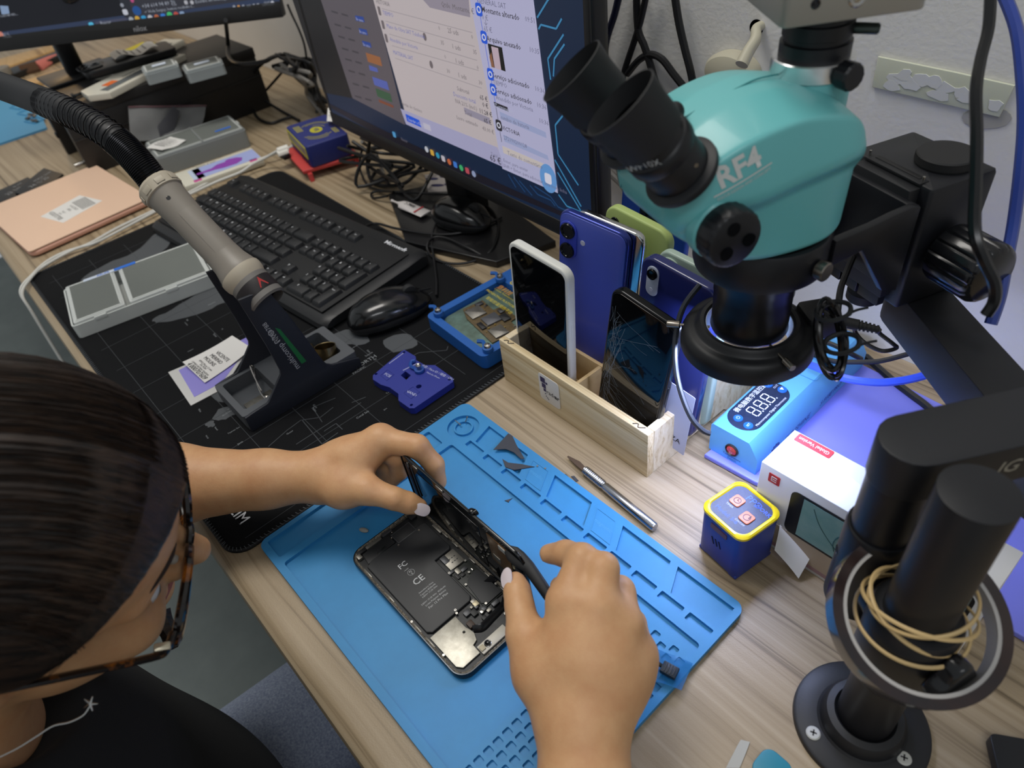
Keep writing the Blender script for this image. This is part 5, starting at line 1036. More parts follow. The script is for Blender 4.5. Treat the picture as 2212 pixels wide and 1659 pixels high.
for x, y, sx, sy, m_ in ((-.012, .022, .020, .020, alu), (-.004, -.002, .020, .018, mat('chip_grey', '5b5c60', .4, .3)), (-.010, -.028, .018, .019, alu), (.010, -.010, .010, .014, chip), (-.020, -.006, .006, .014, chip), (.014, .004, .008, .008, alud), (.0, .034, .010, .006, alud)):
    b = B(); b.box((x, y, .0022), (sx, sy, .0020), .0003); b.done('chip', m_, bd)
rnd = random.Random(8)
for i in range(26):
    b = B(); b.box((rnd.uniform(-.024, .010), rnd.uniform(-.036, .036), .0017), (rnd.uniform(.001, .003), rnd.uniform(.001, .003), .0012)); b.done('component', rnd.choice((alu, chip, steel, mat('gold_pad', 'a08a4e', .4, .6))), bd, smooth=False)
for x, y in ((.012, PWd * .5 - .052), (.012, PWd - .012), (.108, PWd - .012)):
    b = B(); b.cyl((x, y, .0185), (x, y, .0245), .0062, n=20, b=.0006); pst = b.done('post', pm_, pf_)
    b = B(); b.lathe([(.0008, .0022), (.0016, .0034), (.0036, .0030), (.0042, .0006), (.0042, 0)], T(x, y, .0245), 18); b.done('screw', steel, pst)
    b = B(); b.tube([(x, y + .006, .0212), (x + .004, y + .014, .0212), (x, y + .020, .0212)], .0024, 6); b.done('spring_arm', pm_, pst)
ym = mat('platform_yellow', 'c8b62c', .6); b = B()
def ptx(s_, u, v, z_, **k):
    p = WM[pf_.name].inverted() @ P(u, v, .0208); b.text(s_, z_, T(p.x, p.y, .0187) @ RZ(-PI / 2), align='CENTER', **k)
ptx('PREHEATING PLATFORM', 1082, 646, .0052); ptx('智能控温预热平台', 1078, 660, .0062); ptx('Constant Temperature Co', 1090, 637, .0036); ptx('Gi', 1108, 612, .010, bold=.03)
b.done('lettering', ym, pf_, smooth=False)
b = B(); p = WM[pf_.name].inverted() @ P(1090, 628, .0208); b.text('意科技', .009, T(p.x, p.y, .0188) @ RZ(-PI / 2)); b.done('maker_lettering', mat('platform_orange', 'c98a2a', .6), pf_, smooth=False)

jm = mat('jig_blue', '242f86', .45)
jq = [(806, 812), (868, 760), (874, 757), (898, 771), (899, 779), (918, 790), (940, 790), (979, 818), (979, 826), (895, 883), (885, 883), (861, 866), (861, 852), (842, 838), (823, 832), (806, 821)]
jp = [P(u, v, .010) for u, v in jq]; jc = sum(jp, V()) / len(jp); jo = [((p - jc).x, (p - jc).y) for p in jp][::-1]
if sum(a[0] * c[1] - c[0] * a[1] for a, c in zip(jo, jo[1:] + jo[:1])) < 0: jo.reverse()
jg = thing('repair_jig', 'small dark blue notched phone repair jig on the desk pad', 'jig', T(jc.x, jc.y, ZP))
jl = lambda u, v: (P(u, v, .010) - jc).xy
hl = [[tuple(jl(u, v)) for u, v in q] for q in (((866, 812), (876, 803), (888, 812), (878, 822)),)] + [circ(.0032, 14, *jl(905, 836))] + [circ(.0018, 10, *jl(u, v)) for u, v in ((813, 809), (873, 762), (971, 821), (889, 876))]
b = B(); b.plate(jo, hl, .0, .0085); b.done('plate', jm, jg, smooth=False)
b = B()
for q in (((822, 812), (838, 799), (852, 810), (836, 824)), ((872, 850), (893, 836), (908, 848), (888, 863))):
    oo = [tuple(jl(u, v)) for u, v in q]
    if sum(a[0] * c[1] - c[0] * a[1] for a, c in zip(oo, oo[1:] + oo[:1])) < 0: oo.reverse()
    b.plate(oo, [inset(oo, .0007)], .0085, .0089)
b.done('outline_rib', jm, jg, kind='stuff', smooth=False)
b = B(); x, y = jl(907, 803); b.cyl((x, y, .0085), (x, y, .0125), .0058, n=20, b=.0006); b.tube([(x - .004, y - .002, .0108), (x - .012, y - .003, .0108), (x - .018, y + .002, .0108), (x - .016, y + .006, .0108)], .0022, 6); cl = b.done('clamp', mat('clamp_blue', '1f4a9a', .5), jg)
b = B(); b.cyl((x, y, .0125), (x, y, .017), .0018, n=10); b.lathe([(.0006, .0052), (.0022, .0062), (.0032, .0054), (.0034, .0040), (.0018, .0036)], T(x, y, .0125), 14); b.done('screw', steel, cl)
b = B(); d_ = (jl(975, 820) - jl(915, 792)).normalized(); nrm = V((-d_.y, d_.x))
for s_, u, v, z_, dr in (('PCIE', 838, 812, .0052, 1), ('NAND', 889, 851, .0052, 1), ('点胶 / Face ID / 硬盘 / CPU', 945, 806, .0042, 0), ('Made for iPhone', 936, 812, .0030, 0)):
    x, y = jl(u, v); m_ = fr((x, y, .0087), (d_.x, d_.y, 0) if not dr else (d_.x, d_.y, 0), (-d_.y, d_.x, 0)); b.text(s_, z_, m_)
for i in range(12):
    x, y = jl(842 + 2.6 * i, 786 - 1.9 * i); b.box((x, y, .0086), (.0011, .0011, .0002))
    x, y = jl(872 + 2.6 * i, 801 - 1.3 * i); b.box((x, y, .0086), (.0011, .0011, .0002))
b.done('lettering', mat('jig_ink', 'b9bedc', .6), jg, smooth=False)
# ------------------------------------------------------------------ screen separator: purple plate with light blue control box
pur = mat('separator_purple', '7b80e0', .4, coat=.15); cbl = mat('control_blue', '5ea6dc', .42); cbp = mat('control_side', '5a86dd', .42)
se = thing('screen_separator', 'light blue heating controller joined to a long lavender hot plate', 'screen separator', T(.36, .47, 0))
pq = [P(u, v, .006) for u, v in ((1641, 1042), (1530, 987), (1537, 965), (1800, 772), (1860, 770), (2020, 890))]
sa_ = [(pq[1].x - .002, pq[1].y - .006), (pq[0].x, pq[0].y - .004)]
b = B(); b.slab([(.230, .353), (.283, .356), (.300, .362), (.520, .362), (.528, .370), (.528, .535), (.520, .543), (.270, .560), (.246, .560), (.240, .54)], .0003, .0062, .0012); b.done('hot_plate', pur, se, world=True)
CB = fr((.2285, .3615, .0064), (1, .02, 0), (.075, .995, 0)); CL, CW, CH = .195, .0500, .0345
b = B(); prof = [(0, 0), (CW, 0), (CW, .018), (CW - .0095, CH - .0015), (CW - .011, CH), (.002, CH), (0, CH - .002)]
b.rings([[(x, y, z) for x, z in prof] for y in (0, .0015, CL - .0015, CL)], CB); cbx = b.done('control_box', cbl, se, world=True)
po = [(x + .0195, y + .046) for x, y in rrect(.033, .074, .016, 8)]
b = B(); b.slab(po, CH, CH + .0006, .0002, CB); dpan = b.done('display_panel', mat('panel_dark', '1c2740', .3, var=(200, '26324c')), cbx, world=True)
Zt = CH + .0008
def ct(b, s_, x, y, z_, **k): b.text(s_, z_, CB @ T(x, y, Zt) @ RZ(PI / 2), **k)
sw = mat('segment_white', 'd6dcea', .5)
b = B()
def digit(x, y):
    h_, w_, t_ = .0125, .0068, .0011
    for cx, cy, a, c in ((0, w_ / 2, h_ / 2, t_), (0, -w_ / 2, h_ / 2, t_)):
        for s_ in (-1, 1): b.box((x + s_ * h_ / 4, y + cy, Zt), (h_ / 2 - .0012, t_, .0002), 0, CB)
    for s_ in (-1, 0, 1): b.box((x + s_ * h_ / 2, y, Zt), (t_, w_ - .0012, .0002), 0, CB)
    b.box((x + h_ / 2, y + w_ / 2 + .0022, Zt), (.0013, .0013, .0002), 0, CB)
for k in range(3): digit(.0205, .036 + .0115 * k)
ct(b, '微电脑数字温控器', .0085, .050, .0062, bold=.006); ct(b, 'Microcomputer Digital Thermostat', .0325, .046, .0034); ct(b, '°C', .0115, .073, .0040); ct(b, 'OUT', .0175, .0775, .0030)
b.done('display_lettering', sw, dpan, world=True, smooth=False)
for x, y, s_ in ((.0150, .0195, '⏻'), (.0270, .0175, 'SET'), (.0105, .0715 + .004, '▲'), (.0245, .0735 + .004, '▼')):
    b = B(); b.lathe([(.0001, .0011), (.0040, .0011), (.0044, .0006), (.0044, 0)], CB @ T(x, y, CH + .0004), 20); bt_ = b.done('round_button', mat('button_blue', '1d5fb8', .4), dpan, world=True)
b = B()
for x, y, s_, z_ in ((.0150, .0195, '⏻', .0046), (.0270, .0175, 'SET', .0030), (.0105, .0755, '▲', .0046), (.0245, .0775, '▼', .0046)): b.text(s_, z_, CB @ T(x, y, CH + .0017) @ RZ(PI / 2))
b.done('button_lettering', sw, dpan, world=True, smooth=False)
FSb = CB @ MX(((1, 0, 0, 0), (0, 0, -1, 0), (0, 1, 0, 0), (0, 0, 0, 1)))
b = B(); b.lathe([(.0068, 0), (.0068, .0012), (.0060, .0020), (.0054, .0012), (.0052, 0)], FSb @ T(.0240, .0150, 0), 28); swr = b.done('switch_bezel', mat('switch_bezel', '2b2422', .4), cbx, world=True)
b = B(); b.slab(rrect(.0098, .0104, .0046, 6), 0, .0016, .0004, FSb @ T(.0240, .0150, 0) @ RX(.12)); b.done('rocker', mat('switch_red', 'd23a34', .3, coat=.3), swr, world=True)
b = B(); b.text('O', .0040, FSb @ T(.0240, .0125, .0022)); b.text('I', .0036, FSb @ T(.0240, .0178, .0026)); b.done('switch_lettering', mat('switch_ink', 'e6c8c4', .5), swr, world=True, smooth=False)
b = B(); b.text('Temperature', .0036, FSb @ T(.0245, .0060, .0002)); b.text('Switch', .0036, FSb @ T(.0250, .0025, .0002)); b.done('front_lettering', mat('engraved_blue', '2d4a8c', .5), cbx, world=True, smooth=False)
SD = CB @ MX(((0, 0, 1, CW), (1, 0, 0, 0), (0, 1, 0, 0), (0, 0, 0, 1)))
b = B(); b.text('SUNSHINE', .0095, SD @ T(.068, .0085, .0003), ital=.2); b.text('S-918E PRO', .0080, SD @ T(.128, .0088, .0003), ital=.3, bold=.01)
b.plate(circ(.0062, 18), [circ(.0044, 18)], 0, .0003, SD @ T(.030, .0095, .0002)); b.text('WP', .0048, SD @ T(.030, .0095, .0004))
for k in range(12): a = k * PI / 6; b.box((.030 + .0068 * math.cos(a), .0095 + .0068 * math.sin(a), .0003), (.0016, .0016, .0003), 0, SD)
b.done('maker_lettering', mat('engraved_blue'), cbx, world=True, smooth=False)
b = B(); oo = rrect(.040, .036, .004, 4, .0215, .125); b.plate(oo, [inset(oo, .0006)], CH, CH + .0003, CB); b.done('lid_outline', mat('control_line', '3f7fb4', .5), cbx, world=True, smooth=False)

# ------------------------------------------------------------------ white phone carton
XL, XW, XH = .168, .0455, .0913
xb = thing('phone_carton', 'white phone carton with red Global Version tab, standing before the lavender plate', 'carton', T(.308, .3105, .0003))
cwh = mat('carton_bright', 'd6d6d6', .45)
b = B(); b.box((XL / 2, XW / 2, XH / 2), (XL, XW, XH), .0006); xbb = b.done('carton_body', cwh, xb)
FX = MX(((1, 0, 0, 0), (0, 0, -1, 0), (0, 1, 0, 0), (0, 0, 0, 1)))
b = B(); b.box((XL / 2, .0065, .0003), (XL * .996, .0045, .0004), 0, FX); b.done('rose_stripe', mat('carton_rose', '9f7f84', .5), xb, smooth=False)
b = B(); b.box((XL / 2, .0205, .0003), (XL * .996, .0235, .0004), 0, FX); b.done('beige_stripe', mat('carton_beige', 'b3a28e', .5), xb, smooth=False)
b = B(); b.slab([(x + .0200, y + .0400) for x, y in rrect(.0300, .0090, .0012, 3)], XH, XH + .0003, 0); rt = b.done('red_tab', mat('tab_red', 'd2353c', .5), xb, smooth=False)
b = B(); b.text('Global Version', .0050, T(.0200, .0400, XH + .0005) @ RZ(PI), sx=.85); b.done('lettering', mat('tab_ink', 'eadcdc', .5), rt, smooth=False)
b = B(); b.slab([(x + .0128, y + .0805) for x, y in rrect(.0098, .0098, .0008, 2)], .0002, .0005, 0, FX); lo_ = b.done('maker_logo', mat('logo_red', 'c9352f', .5), xb, smooth=False)
b = B()
for x, y, sx, sy in ((.0108, .0805, .0008, .0050), (.0131, .0827, .0040, .0008), (.0133, .0805, .0034, .0008), (.0131, .0783, .0040, .0008)): b.box((x, y, .0007), (sx, sy, .0002), 0, FX)
b.done('logo_lettering', mat('tab_ink'), lo_, kind='stuff', smooth=False)
b = B(); b.slab([(x + .0950, y + .0573) for x, y in rrect(.1330, .0490, .006, 4)], .0004, .0007, 0, FX); pp_ = b.done('printed_phone', mat('print_black', '161719', .4), xb, smooth=False)
b = B(); b.box((.0990, .0573, .0009), (.1200, .0440, .0002), 0, FX); ps_ = b.done('printed_screen', mat('print_teal', '6f9d9e', .5, var=(25, '8fb3b2')), pp_, smooth=False)
b = B()
for r_ in (.008, .012, .017): b.tube([(.083 + r_ * .9 * math.cos(a), .0520 + r_ * math.sin(a), .0010) for a in (2.0, 2.6, 3.2, 3.8, 4.4)], .0009, 5, M=FX, flat=.3)
b.tube([(.048, .075, .001), (.056, .060, .001), (.072, .045, .001), (.085, .040, .001)], .0005, 5, M=FX, flat=.3)
b.done('printed_swirl', mat('print_dark_teal', '2a5557', .5), ps_, kind='stuff')
# paper slip leaning on the carton
q = [P(1685, 1132, .034), P(1676, 1185, .018), P(1727, 1246, .004), P(1767, 1173, .026)]
ql = thing('leaning_slip', 'square white paper slip leaning between the blue cube and the carton', 'paper slip', T(*(sum(q, V()) / 4)))
b = B(); b.sheet(lambda u, v: tuple(q[0] * (1 - u) * (1 - v) + q[1] * u * (1 - v) + q[2] * u * v + q[3] * (1 - u) * v + V((.002 * math.sin(3 * v), -.002 * u * u, 0))), 8, 8, th=.0003); b.done('sheet', paper, ql, world=True)

# ------------------------------------------------------------------ blue cube with yellow rim
QM = T(.3105, .2866, .0003) @ RZ(math.radians(-9)); cu_ = thing('cube_timer', 'small blue cube device with yellow rim and two orange buttons', 'device', QM)
QS, QH = .0445, .057; cb_ = mat('cube_blue', '2a3f96', .45)
b = B(); 
for sx in (-1, 1):
    for sy in (-1, 1): b.box((sx * .0165, sy * .0165, .002), (.008, .008, .004), .0008)
b.done('feet', cb_, cu_, kind='stuff')
b = B(); b.slab(rrect(QS - .001, QS - .001, .007, 5), .0035, QH - .004, .0008); bdy = b.done('body', cb_, cu_)
b = B(); R = [[(x, y, z) for x, y in rrect(QS + d, QS + d, .0085, 6)] for z, d in ((QH - .0045, -.0006), (QH - .0035, .0012), (QH - .0012, .0012), (QH, -.0012), (QH + .0002, -.0050), (QH - .0012, -.0066))]; b.rings(R, cap0=True, cap1=False); b.done('yellow_rim', mat('rim_yellow', 'e2c616', .35, coat=.2), cu_)
b = B(); b.slab(rrect(QS - .0065, QS - .0065, .0055, 5), QH - .0022, QH - .0008, .0002); top_ = b.done('top_panel', mat('panel_slate', '3c4258', .5, var=(900, '474d66')), cu_)
om = mat('button_orange', 'd97a5e', .45)
for x, y, i in ((-.0075, .0035, 0), (.0085, -.0030, 1)):
    b = B(); b.slab([(x + a, y + c) for a, c in rrect(.0098, .0105, .002, 4)], QH - .001, QH + .0004, .0005); bt_ = b.done('button', om, top_)
    b = B(); b.plate(circ(.0031, 20, x, y), [circ(.0025, 20, x, y)], QH + .0004, QH + .0006)
    if i: b.box((x + .0016, y + .0016, QH + .0006), (.0008, .0034, .0002), 0)
    else: b.box((x, y + .0009, QH + .0006), (.0005, .0022, .0002)); b.box((x + .0008, y, QH + .0006), (.0020, .0005, .0002))
    b.done('button_sign', mat('sign_slate', '4a3f4a', .5), bt_, kind='stuff', smooth=False)
b = B(); b.text('PPD', .0085, T(.0015, .0125, QH - .0006) @ RZ(-.02)); b.text('WORK', .0050, T(.0110, .0118, QH - .0006), bold=.02); b.text('Model: S-6', .0052, T(-.0035, -.0125, QH - .0006)); b.done('blue_lettering', mat('cube_ink', '4464cc', .5), top_, smooth=False)
b = B(); b.text('TIMER', .0026, T(-.0085, -.0040, QH - .0006)); b.text('ON/OFF', .0026, T(.0080, -.0102, QH - .0006)); b.done('white_lettering', mat('jig_ink'), top_, smooth=False)
FQ = T(0, -QS / 2 + .0004, 0) @ MX(((1, 0, 0, 0), (0, 0, -1, 0), (0, 1, 0, 0), (0, 0, 0, 1)))
b = B(); b.slab([(x - .001, y + .045) for x, y in rrect(.017, .0055, .001, 2)], 0, .0006, 0, FQ); b.done('red_window', mat('window_maroon', '5c2a30', .3), bdy, smooth=False)
b = B()
for k in range(3): b.box((-.004 + .0035 * k, .026 - .001 * k, .0002), (.0010, .0075, .0006), 0, FQ @ RZ(.35) @ T(.008, .002, 0))
b.done('vent_slots', mat('navy_dark'), bdy, kind='stuff', smooth=False)

# ------------------------------------------------------------------ scalpel, flakes, paper bits
k0, k1, k2 = P(1226, 986, .004), P(1262, 1014, .0045), P(1415, 1140, .0048)
kn = thing('craft_knife', 'slim aluminium craft knife with knurled grip and brown blade, beside the blue mat', 'knife', T(*((k1 + k2) / 2)))
ax = (k2 - k1).normalized(); F = frz(k1, ax, (0, 0, 1))
kz = (k2 - k1).length
b = B(); b.lathe([(.0028, 0), (.0042, .001), (.0042, .026), (.0036, .0275), (.0044, .029), (.0044, kz - .001), (.0038, kz)], F, 24); hd = b.done('handle', mat('aluminium', 'b7bac2', .25, 1), kn, world=True)
for k in range(12):
    b = B(); b.lathe([(.00425, .002 + .002 * k), (.0046, .0025 + .002 * k), (.0046, .003 + .002 * k), (.00425, .0035 + .002 * k)], F, 20); b.done('knurl_ring', mat('aluminium'), hd, world=True)
b = B(); sd_ = ax.cross(V((0, 0, 1))); q = [k1 + sd_ * .0024, k1 - sd_ * .0024, k1 - ax * .010 - sd_ * .0036, k0 - sd_ * .001, k0 + sd_ * .0004, k1 - ax * .012 + sd_ * .0022]
b.rings([[tuple(p + V((0, 0, z))) for p in q] for z in (-.0005, .0004)]); b.done('blade', mat('blade_brown', '6a5a50', .35, .7), kn, world=True)
for (u, v, l) in ((1222, 1030, 'left of the pair'), (1240, 1034, 'right of the pair')):
    b = B(); p = P(u, v, .0004); b.slab([(-.004, 0), (.004, -.0015), (.005, .001), (-.002, .0025)], .0003, .0009, 0, T(p.x, p.y, 0)); tag(b.done('dark_flake', bl), 'thin dark flake between mat and knife, the ' + l, 'flake')
q = [P(1568, 1659, .0005), P(1592, 1612, .0005), P(1600, 1598, .0005), P(1620, 1603, .0005), P(1614, 1620, .0005), P(1598, 1659, .0005)]
o_ = [(p.x, p.y) for p in q]; o_ = o_ if sum(a[0] * c[1] - c[0] * a[1] for a, c in zip(o_, o_[1:] + o_[:1])) > 0 else o_[::-1]
b = B(); b.slab(o_, .0003, .0008, 0); tag(b.done('clear_strip', mat('strip_clear', 'a9a79d', .4)), 'cloudy clear plastic strip at the bottom edge of the desk', 'strip')
p = P(1668, 1662, .002); b = B(); b.slab(rrect(.022, .022, .007, 5), .0003, .003, .0008, T(p.x, p.y, 0)); tag(b.done('teal_chip', mat('teal_plastic', '2d7f92', .4)), 'rounded teal plastic piece at the bottom edge beside the round foot', 'plastic piece')
p = P(2205, 1640, .002); b = B(); b.slab(rrect(.05, .03, .004, 4), .0003, .010, .001, T(p.x + .008, p.y, 0) @ RZ(.6)); tag(b.done('black_block', black), 'black block corner at the bottom right of the desk', 'block')
# ------------------------------------------------------------------ microscope
PHI = math.radians(20); AX = V((.264, .340, 0))
HF = MX(((math.cos(PHI), -math.sin(PHI), 0, AX.x), (-math.sin(PHI), -math.cos(PHI), 0, AX.y), (0, 0, 1, 0), (0, 0, 0, 1)))   # x = right side, y = forward (mirrored frame)
HB = MX(((math.cos(PHI), math.sin(PHI), 0, AX.x), (-math.sin(PHI), math.cos(PHI), 0, AX.y), (0, 0, 1, 0), (0, 0, 0, 1)))      # x = right side, y = backward, z up
def hp_(w, s, z): return HF @ V((w, s, z))
teal = mat('scope_teal', '66b3b4', .38, coat=.15, bump=(900, .06, .0003)); sb = mat('scope_black', '121317', .42); sbm = mat('scope_matte', '17181b', .55)
ms = thing('stereo_microscope', 'teal stereo microscope with black eyepieces, held on the boom above the phones', 'microscope', T(AX.x, AX.y, .27))
secs = [  # forward position, bottom, crease, top, half width
    (.093, .314, .322, .330, .027), (.087, .305, .317, .340, .036), (.076, .296, .318, .3505, .0425), (.060, .285, .320, .3600, .0460), (.040, .2755, .322, .3655, .0480),
    (.018, .2715, .326, .3675, .0490), (-.003, .2710, .329, .3640, .0500), (-.018, .2720, .330, .3585, .0485), (-.028, .2745, .328, .3500, .0440), (-.033, .2790, .322, .3410, .0380)]
def fillet(q, r_, n_=4):
    o = []; N_ = len(q)
    for i in range(N_):
        a_, c_, e_ = V(q[i - 1]), V(q[i]), V(q[(i + 1) % N_]); d0, d1 = (a_ - c_), (e_ - c_); t_ = min(r_, d0.length * .45, d1.length * .45); p0_, p1_ = c_ + d0.normalized() * t_, c_ + d1.normalized() * t_
        for k in range(n_ + 1): u = k / n_; o.append(tuple((p0_ * (1 - u) + c_ * u) * (1 - u) + (c_ * (1 - u) + p1_ * u) * u))
    return o
R = []; cs = cat([(a_, c_, e_) for a_, c_, e_ in [(q_[0], q_[1], q_[2]) for q_ in secs]], 4); cs2 = cat([(q_[3], q_[4], 0) for q_ in secs], 4)
for q1_, q2_ in zip(cs, cs2):
    s, zb, zc = q1_; zt, hw = q2_.x, q2_.y
    h_ = [(.30 * hw, zt), (.90 * hw, zt - .0075), (hw, zc + .0045), (.985 * hw, zc - .001), (.86 * hw, zc - .0090), (.83 * hw, zb + .004), (.76 * hw, zb)]
    R.append([tuple(HF @ V((w, s, z))) for w, z in fillet(h_ + [(-w, z) for w, z in reversed(h_)], .0032)])
b = B(); b.rings(R); hd = b.done('head', teal, ms, world=True, ang=55)
b = B(); b.tube([hp_(0, s, z) for s, z in ((.075, .3545), (.062, .3592), (.045, .3635), (.030, .3668), (.018, .3686), (.004, .3678))], .0005, 5); b.done('shell_seam', mat('seam_teal', '2f7f82', .5), hd, world=True)
# lettering on the right side, laid on the slope of the upper side face
def side_pt(u, v, off=.0012):
    # intersect with the plane through three points of the side face
    a, c, e = hp_(.0465, .062, .338), hp_(.0505, .010, .346), hp_(.0472, .040, .3230 + .006)
    n = (c - a).cross(e - a).normalized(); n = n if n.dot(V(CC) - a) > 0 else -n
    d = V(ray(u, v)); o = V(CC); t = (a - o).dot(n) / d.dot(n); return o + d * t + n * off, n
LET = mat('scope_ink', 'c9ccc9', .5)
try:
    p0, n = side_pt(1546, 428, 0); p1, _ = side_pt(1672, 352, 0); xd = (p1 - p0).normalized(); yd = n.cross(xd)
    m0 = fr(p0.lerp(p1, .5), xd, yd); lw = (p1 - p0).length
    bpy.context.view_layer.update(); dg_ = bpy.context.evaluated_depsgraph_get(); he = hd.evaluated_get(dg_); hi = hd.matrix_world.inverted()
    def drape(bb, lift=.0004):
        hw_ = hd.matrix_world.inverted()
        for v_ in bb.m.verts:
            o_ = hw_ @ (v_.co + n * .03); d_ = (hw_.to_3x3() @ (-n)).normalized(); ok, lo2, no2, fi = he.ray_cast(o_, d_)
            if ok: v_.co = hd.matrix_world @ (lo2 + no2 * lift)
        return bb
    b = B(); b.text('RF4', lw * .46, m0 @ T(0, lw * .17, 0), bold=.030, sx=1.02)
    drape(b).done('brand_lettering', LET, hd, world=True, smooth=False)
    b = B(); 
    for k in range(24): x0 = lw * (-.5 + k / 24); b.poly([(x0, -.0004, 0), (x0 + lw / 24, -.0004, 0), (x0 + lw / 24, .0004, 0), (x0, .0004, 0)], m0 @ T(0, -lw * .035, 0))
    b.text('FOCUS DESIGN AND CONCEPT', lw * .064, m0 @ T(0, -lw * .105, 0)); drape(b).done('motto_lettering', LET, hd, world=True, smooth=False)
except Exception as ex: print('lettering', ex)
# zoom knob
kc = hp_(.0405, .066, .3095); kd = (hp_(1, 0, 0) - hp_(0, 0, 0)); F = frz(kc, kd, (0, 0, 1))
b = B(); b.lathe([(.018, -.004), (.0180, .003), (.0165, .0045)], F, 36); b.done('knob_collar', teal, ms, world=True)
b = B(); R = []
for r_, z in ((.0166, .0040), (.0172, .0055), (.0172, .0150), (.0164, .0172), (.0150, .0180)): R.append([(r_ * (1 + (.018 if (i // 2) % 2 and .005 < z < .016 else 0)) * math.cos(2 * PI * i / 88), r_ * (1 + (.018 if (i // 2) % 2 and .005 < z < .016 else 0)) * math.sin(2 * PI * i / 88), z) for i in range(88)])
b.rings(R, F); kn_ = b.done('zoom_knob', sb, ms, world=True)
for a in (.3, 2.4, 4.5):
    b = B(); b.lathe([(.0040, .0006), (.0036, .0002), (.0026, -.0004), (.0001, -.0008)], F @ T(.0085 * math.cos(a), .0085 * math.sin(a), .0181), 18); b.done('finger_dimple', blackgloss, kn_, world=True)
# eyepieces
for w_, lab_ in ((.0275, 0), (-.0275, 1)):
    ec = hp_(w_, .083, .3420); ed = (hp_(0, .62, .785) - hp_(0, 0, 0)).normalized(); F = frz(ec, ed, hp_(1, 0, 0) - hp_(0, 0, 0))
    b = B(); b.lathe([(.0205, -.003), (.0215, -.001), (.0215, .0015), (.0185, .003)], F, 40); b.done('flange', sbm, ms, world=True)
    ep = B(); ep.lathe([(.0175, .001), (.0175, .018), (.0172, .019), (.0184, .0195), (.0184, .0275), (.0172, .0285), (.0166, .033), (.0176, .0345)], F, 40); ep = ep.done('eyepiece_tube', sb, ms, world=True)
    b = B()
    R = []
    for r_, z in ((.0184, .0195), (.0189, .0205), (.0189, .0265), (.0184, .0275)): R.append([(r_ * (1 + (.012 if i % 2 else 0)) * math.cos(2 * PI * i / 96), r_ * (1 + (.012 if i % 2 else 0)) * math.sin(2 * PI * i / 96), z) for i in range(96)])
    b.rings(R, F, cap0=False, cap1=False); b.done('diopter_ring', sb, ep, world=True)
    b = B(); fi_ = F.to_3x3().inverted() @ (V(CC) - ec).normalized(); acam = math.atan2(fi_.y, fi_.x)
    R = []
    for r_, z0, sl in ((.0172, .0335, 0), (.0192, .0350, 0), (.0194, .048, .1), (.0207, .060, .6), (.0200, .0603, .6), (.0178, .050, .2), (.0165, .044, 0)):
        R.append([(r_ * math.cos(2 * PI * i / 48), r_ * math.sin(2 * PI * i / 48), z0 + sl * .55 * r_ * math.cos(2 * PI * i / 48 - acam)) for i in range(48)])
    b.rings(R, F, cap0=False, cap1=False); b.done('eyecup', mat('eyecup_rubber', '18191b', .62), ep, world=True)
    b = B(); b.lathe([(.0001, .0435), (.0166, .0435)], F, 32); b.done('eye_lens', blackgloss, ep, world=True)
    if w_ > 0:
        vd = (V(CC) - ec).normalized(); xa = (vd - ed * vd.dot(ed)).normalized(); ya = ed.cross(xa)
        b = B(); pp = ec + ed * .0105 + (xa * .9 + ya * .43).normalized() * .0176; b.cyl(pp, pp + xa * .0004, .0012, n=12); b.done('grub_screw', steel, ep, world=True)
        b = B(); q_ = (xa * .74 + ya * -.67).normalized(); b.text('WF10X', .0062, fr(ec + ed * .0310 + q_ * .0170, ya * .74 + xa * .67, ed)); b.done('lens_lettering', LET, ep, world=True, smooth=False)
b = B(); pz = hp_(-.002, .070, .362); b.ell(tuple(pz), (.0055, .0055, .006), n=16); b.done('lock_tab', sbm, ms, world=True)
# camera port and camera on top
cc = hp_(0, -.019, 0); F = T(cc.x, cc.y, 0)
b = B(); b.lathe([(.0225, .340), (.0225, .3630), (.0215, .3650)], F, 40); b.done('port_base', teal, ms, world=True)
b = B(); b.lathe([(.0222, .3640), (.0230, .3647), (.0230, .3735), (.0222, .3742), (.0190, .3742)], F, 48); b.done('chrome_ring', mat('brushed_chrome', 'e8e8e8', .28, 1), ms, world=True)
b = B(); b.lathe([(.0186, .3728), (.0196, .3735), (.0196, .3820), (.0180, .3826), (.0180, .3850), (.0190, .3855), (.0190, .3925), (.0175, .3930), (.0175, .400)], F, 44); b.done('camera_tube', sb, ms, world=True)
vd = V((CC[0] - cc.x, CC[1] - cc.y, 0)).normalized(); tv = V((vd.x * .62 - vd.y * -.78, vd.x * -.78 * -1 * -1 + vd.y * .62, 0))
rt_ = V((-vd.y, vd.x, 0)) if V((-vd.y, vd.x, 0)).dot(V(RC[0])) > 0 else V((vd.y, -vd.x, 0))
tv = (vd * .55 + rt_ * .55).normalized(); kp = V((cc.x, cc.y, .3690)) + tv * .0224; F2 = frz(kp, tv, (0, 0, 1))
b = B(); R = []
for r_, z in ((.0050, 0), (.0072, .0012), (.0074, .0085), (.0064, .0098)): R.append([(r_ * (1 + (.035 if i % 4 < 2 else 0)) * math.cos(2 * PI * i / 48), r_ * (1 + (.035 if i % 4 < 2 else 0)) * math.sin(2 * PI * i / 48), z) for i in range(48)])
b.rings(R, F2); b.done('lock_knob', sb, ms, world=True)
tv = (vd * .15 + rt_).normalized(); kp = V((cc.x, cc.y, .3885)) + tv * .018
b = B(); b.cyl(kp, kp + tv * .013, .0030, n=18, b=.0004); b.cyl(kp + tv * .012, kp + tv * .0136, .0022, n=14); b.done('thumb_screw', mat('screw_grey', '4c5450', .35, .8), ms, world=True)
cmx = thing('microscope_camera', 'silver box camera mounted on top of the teal microscope', 'camera', T(cc.x, cc.y, .4003))
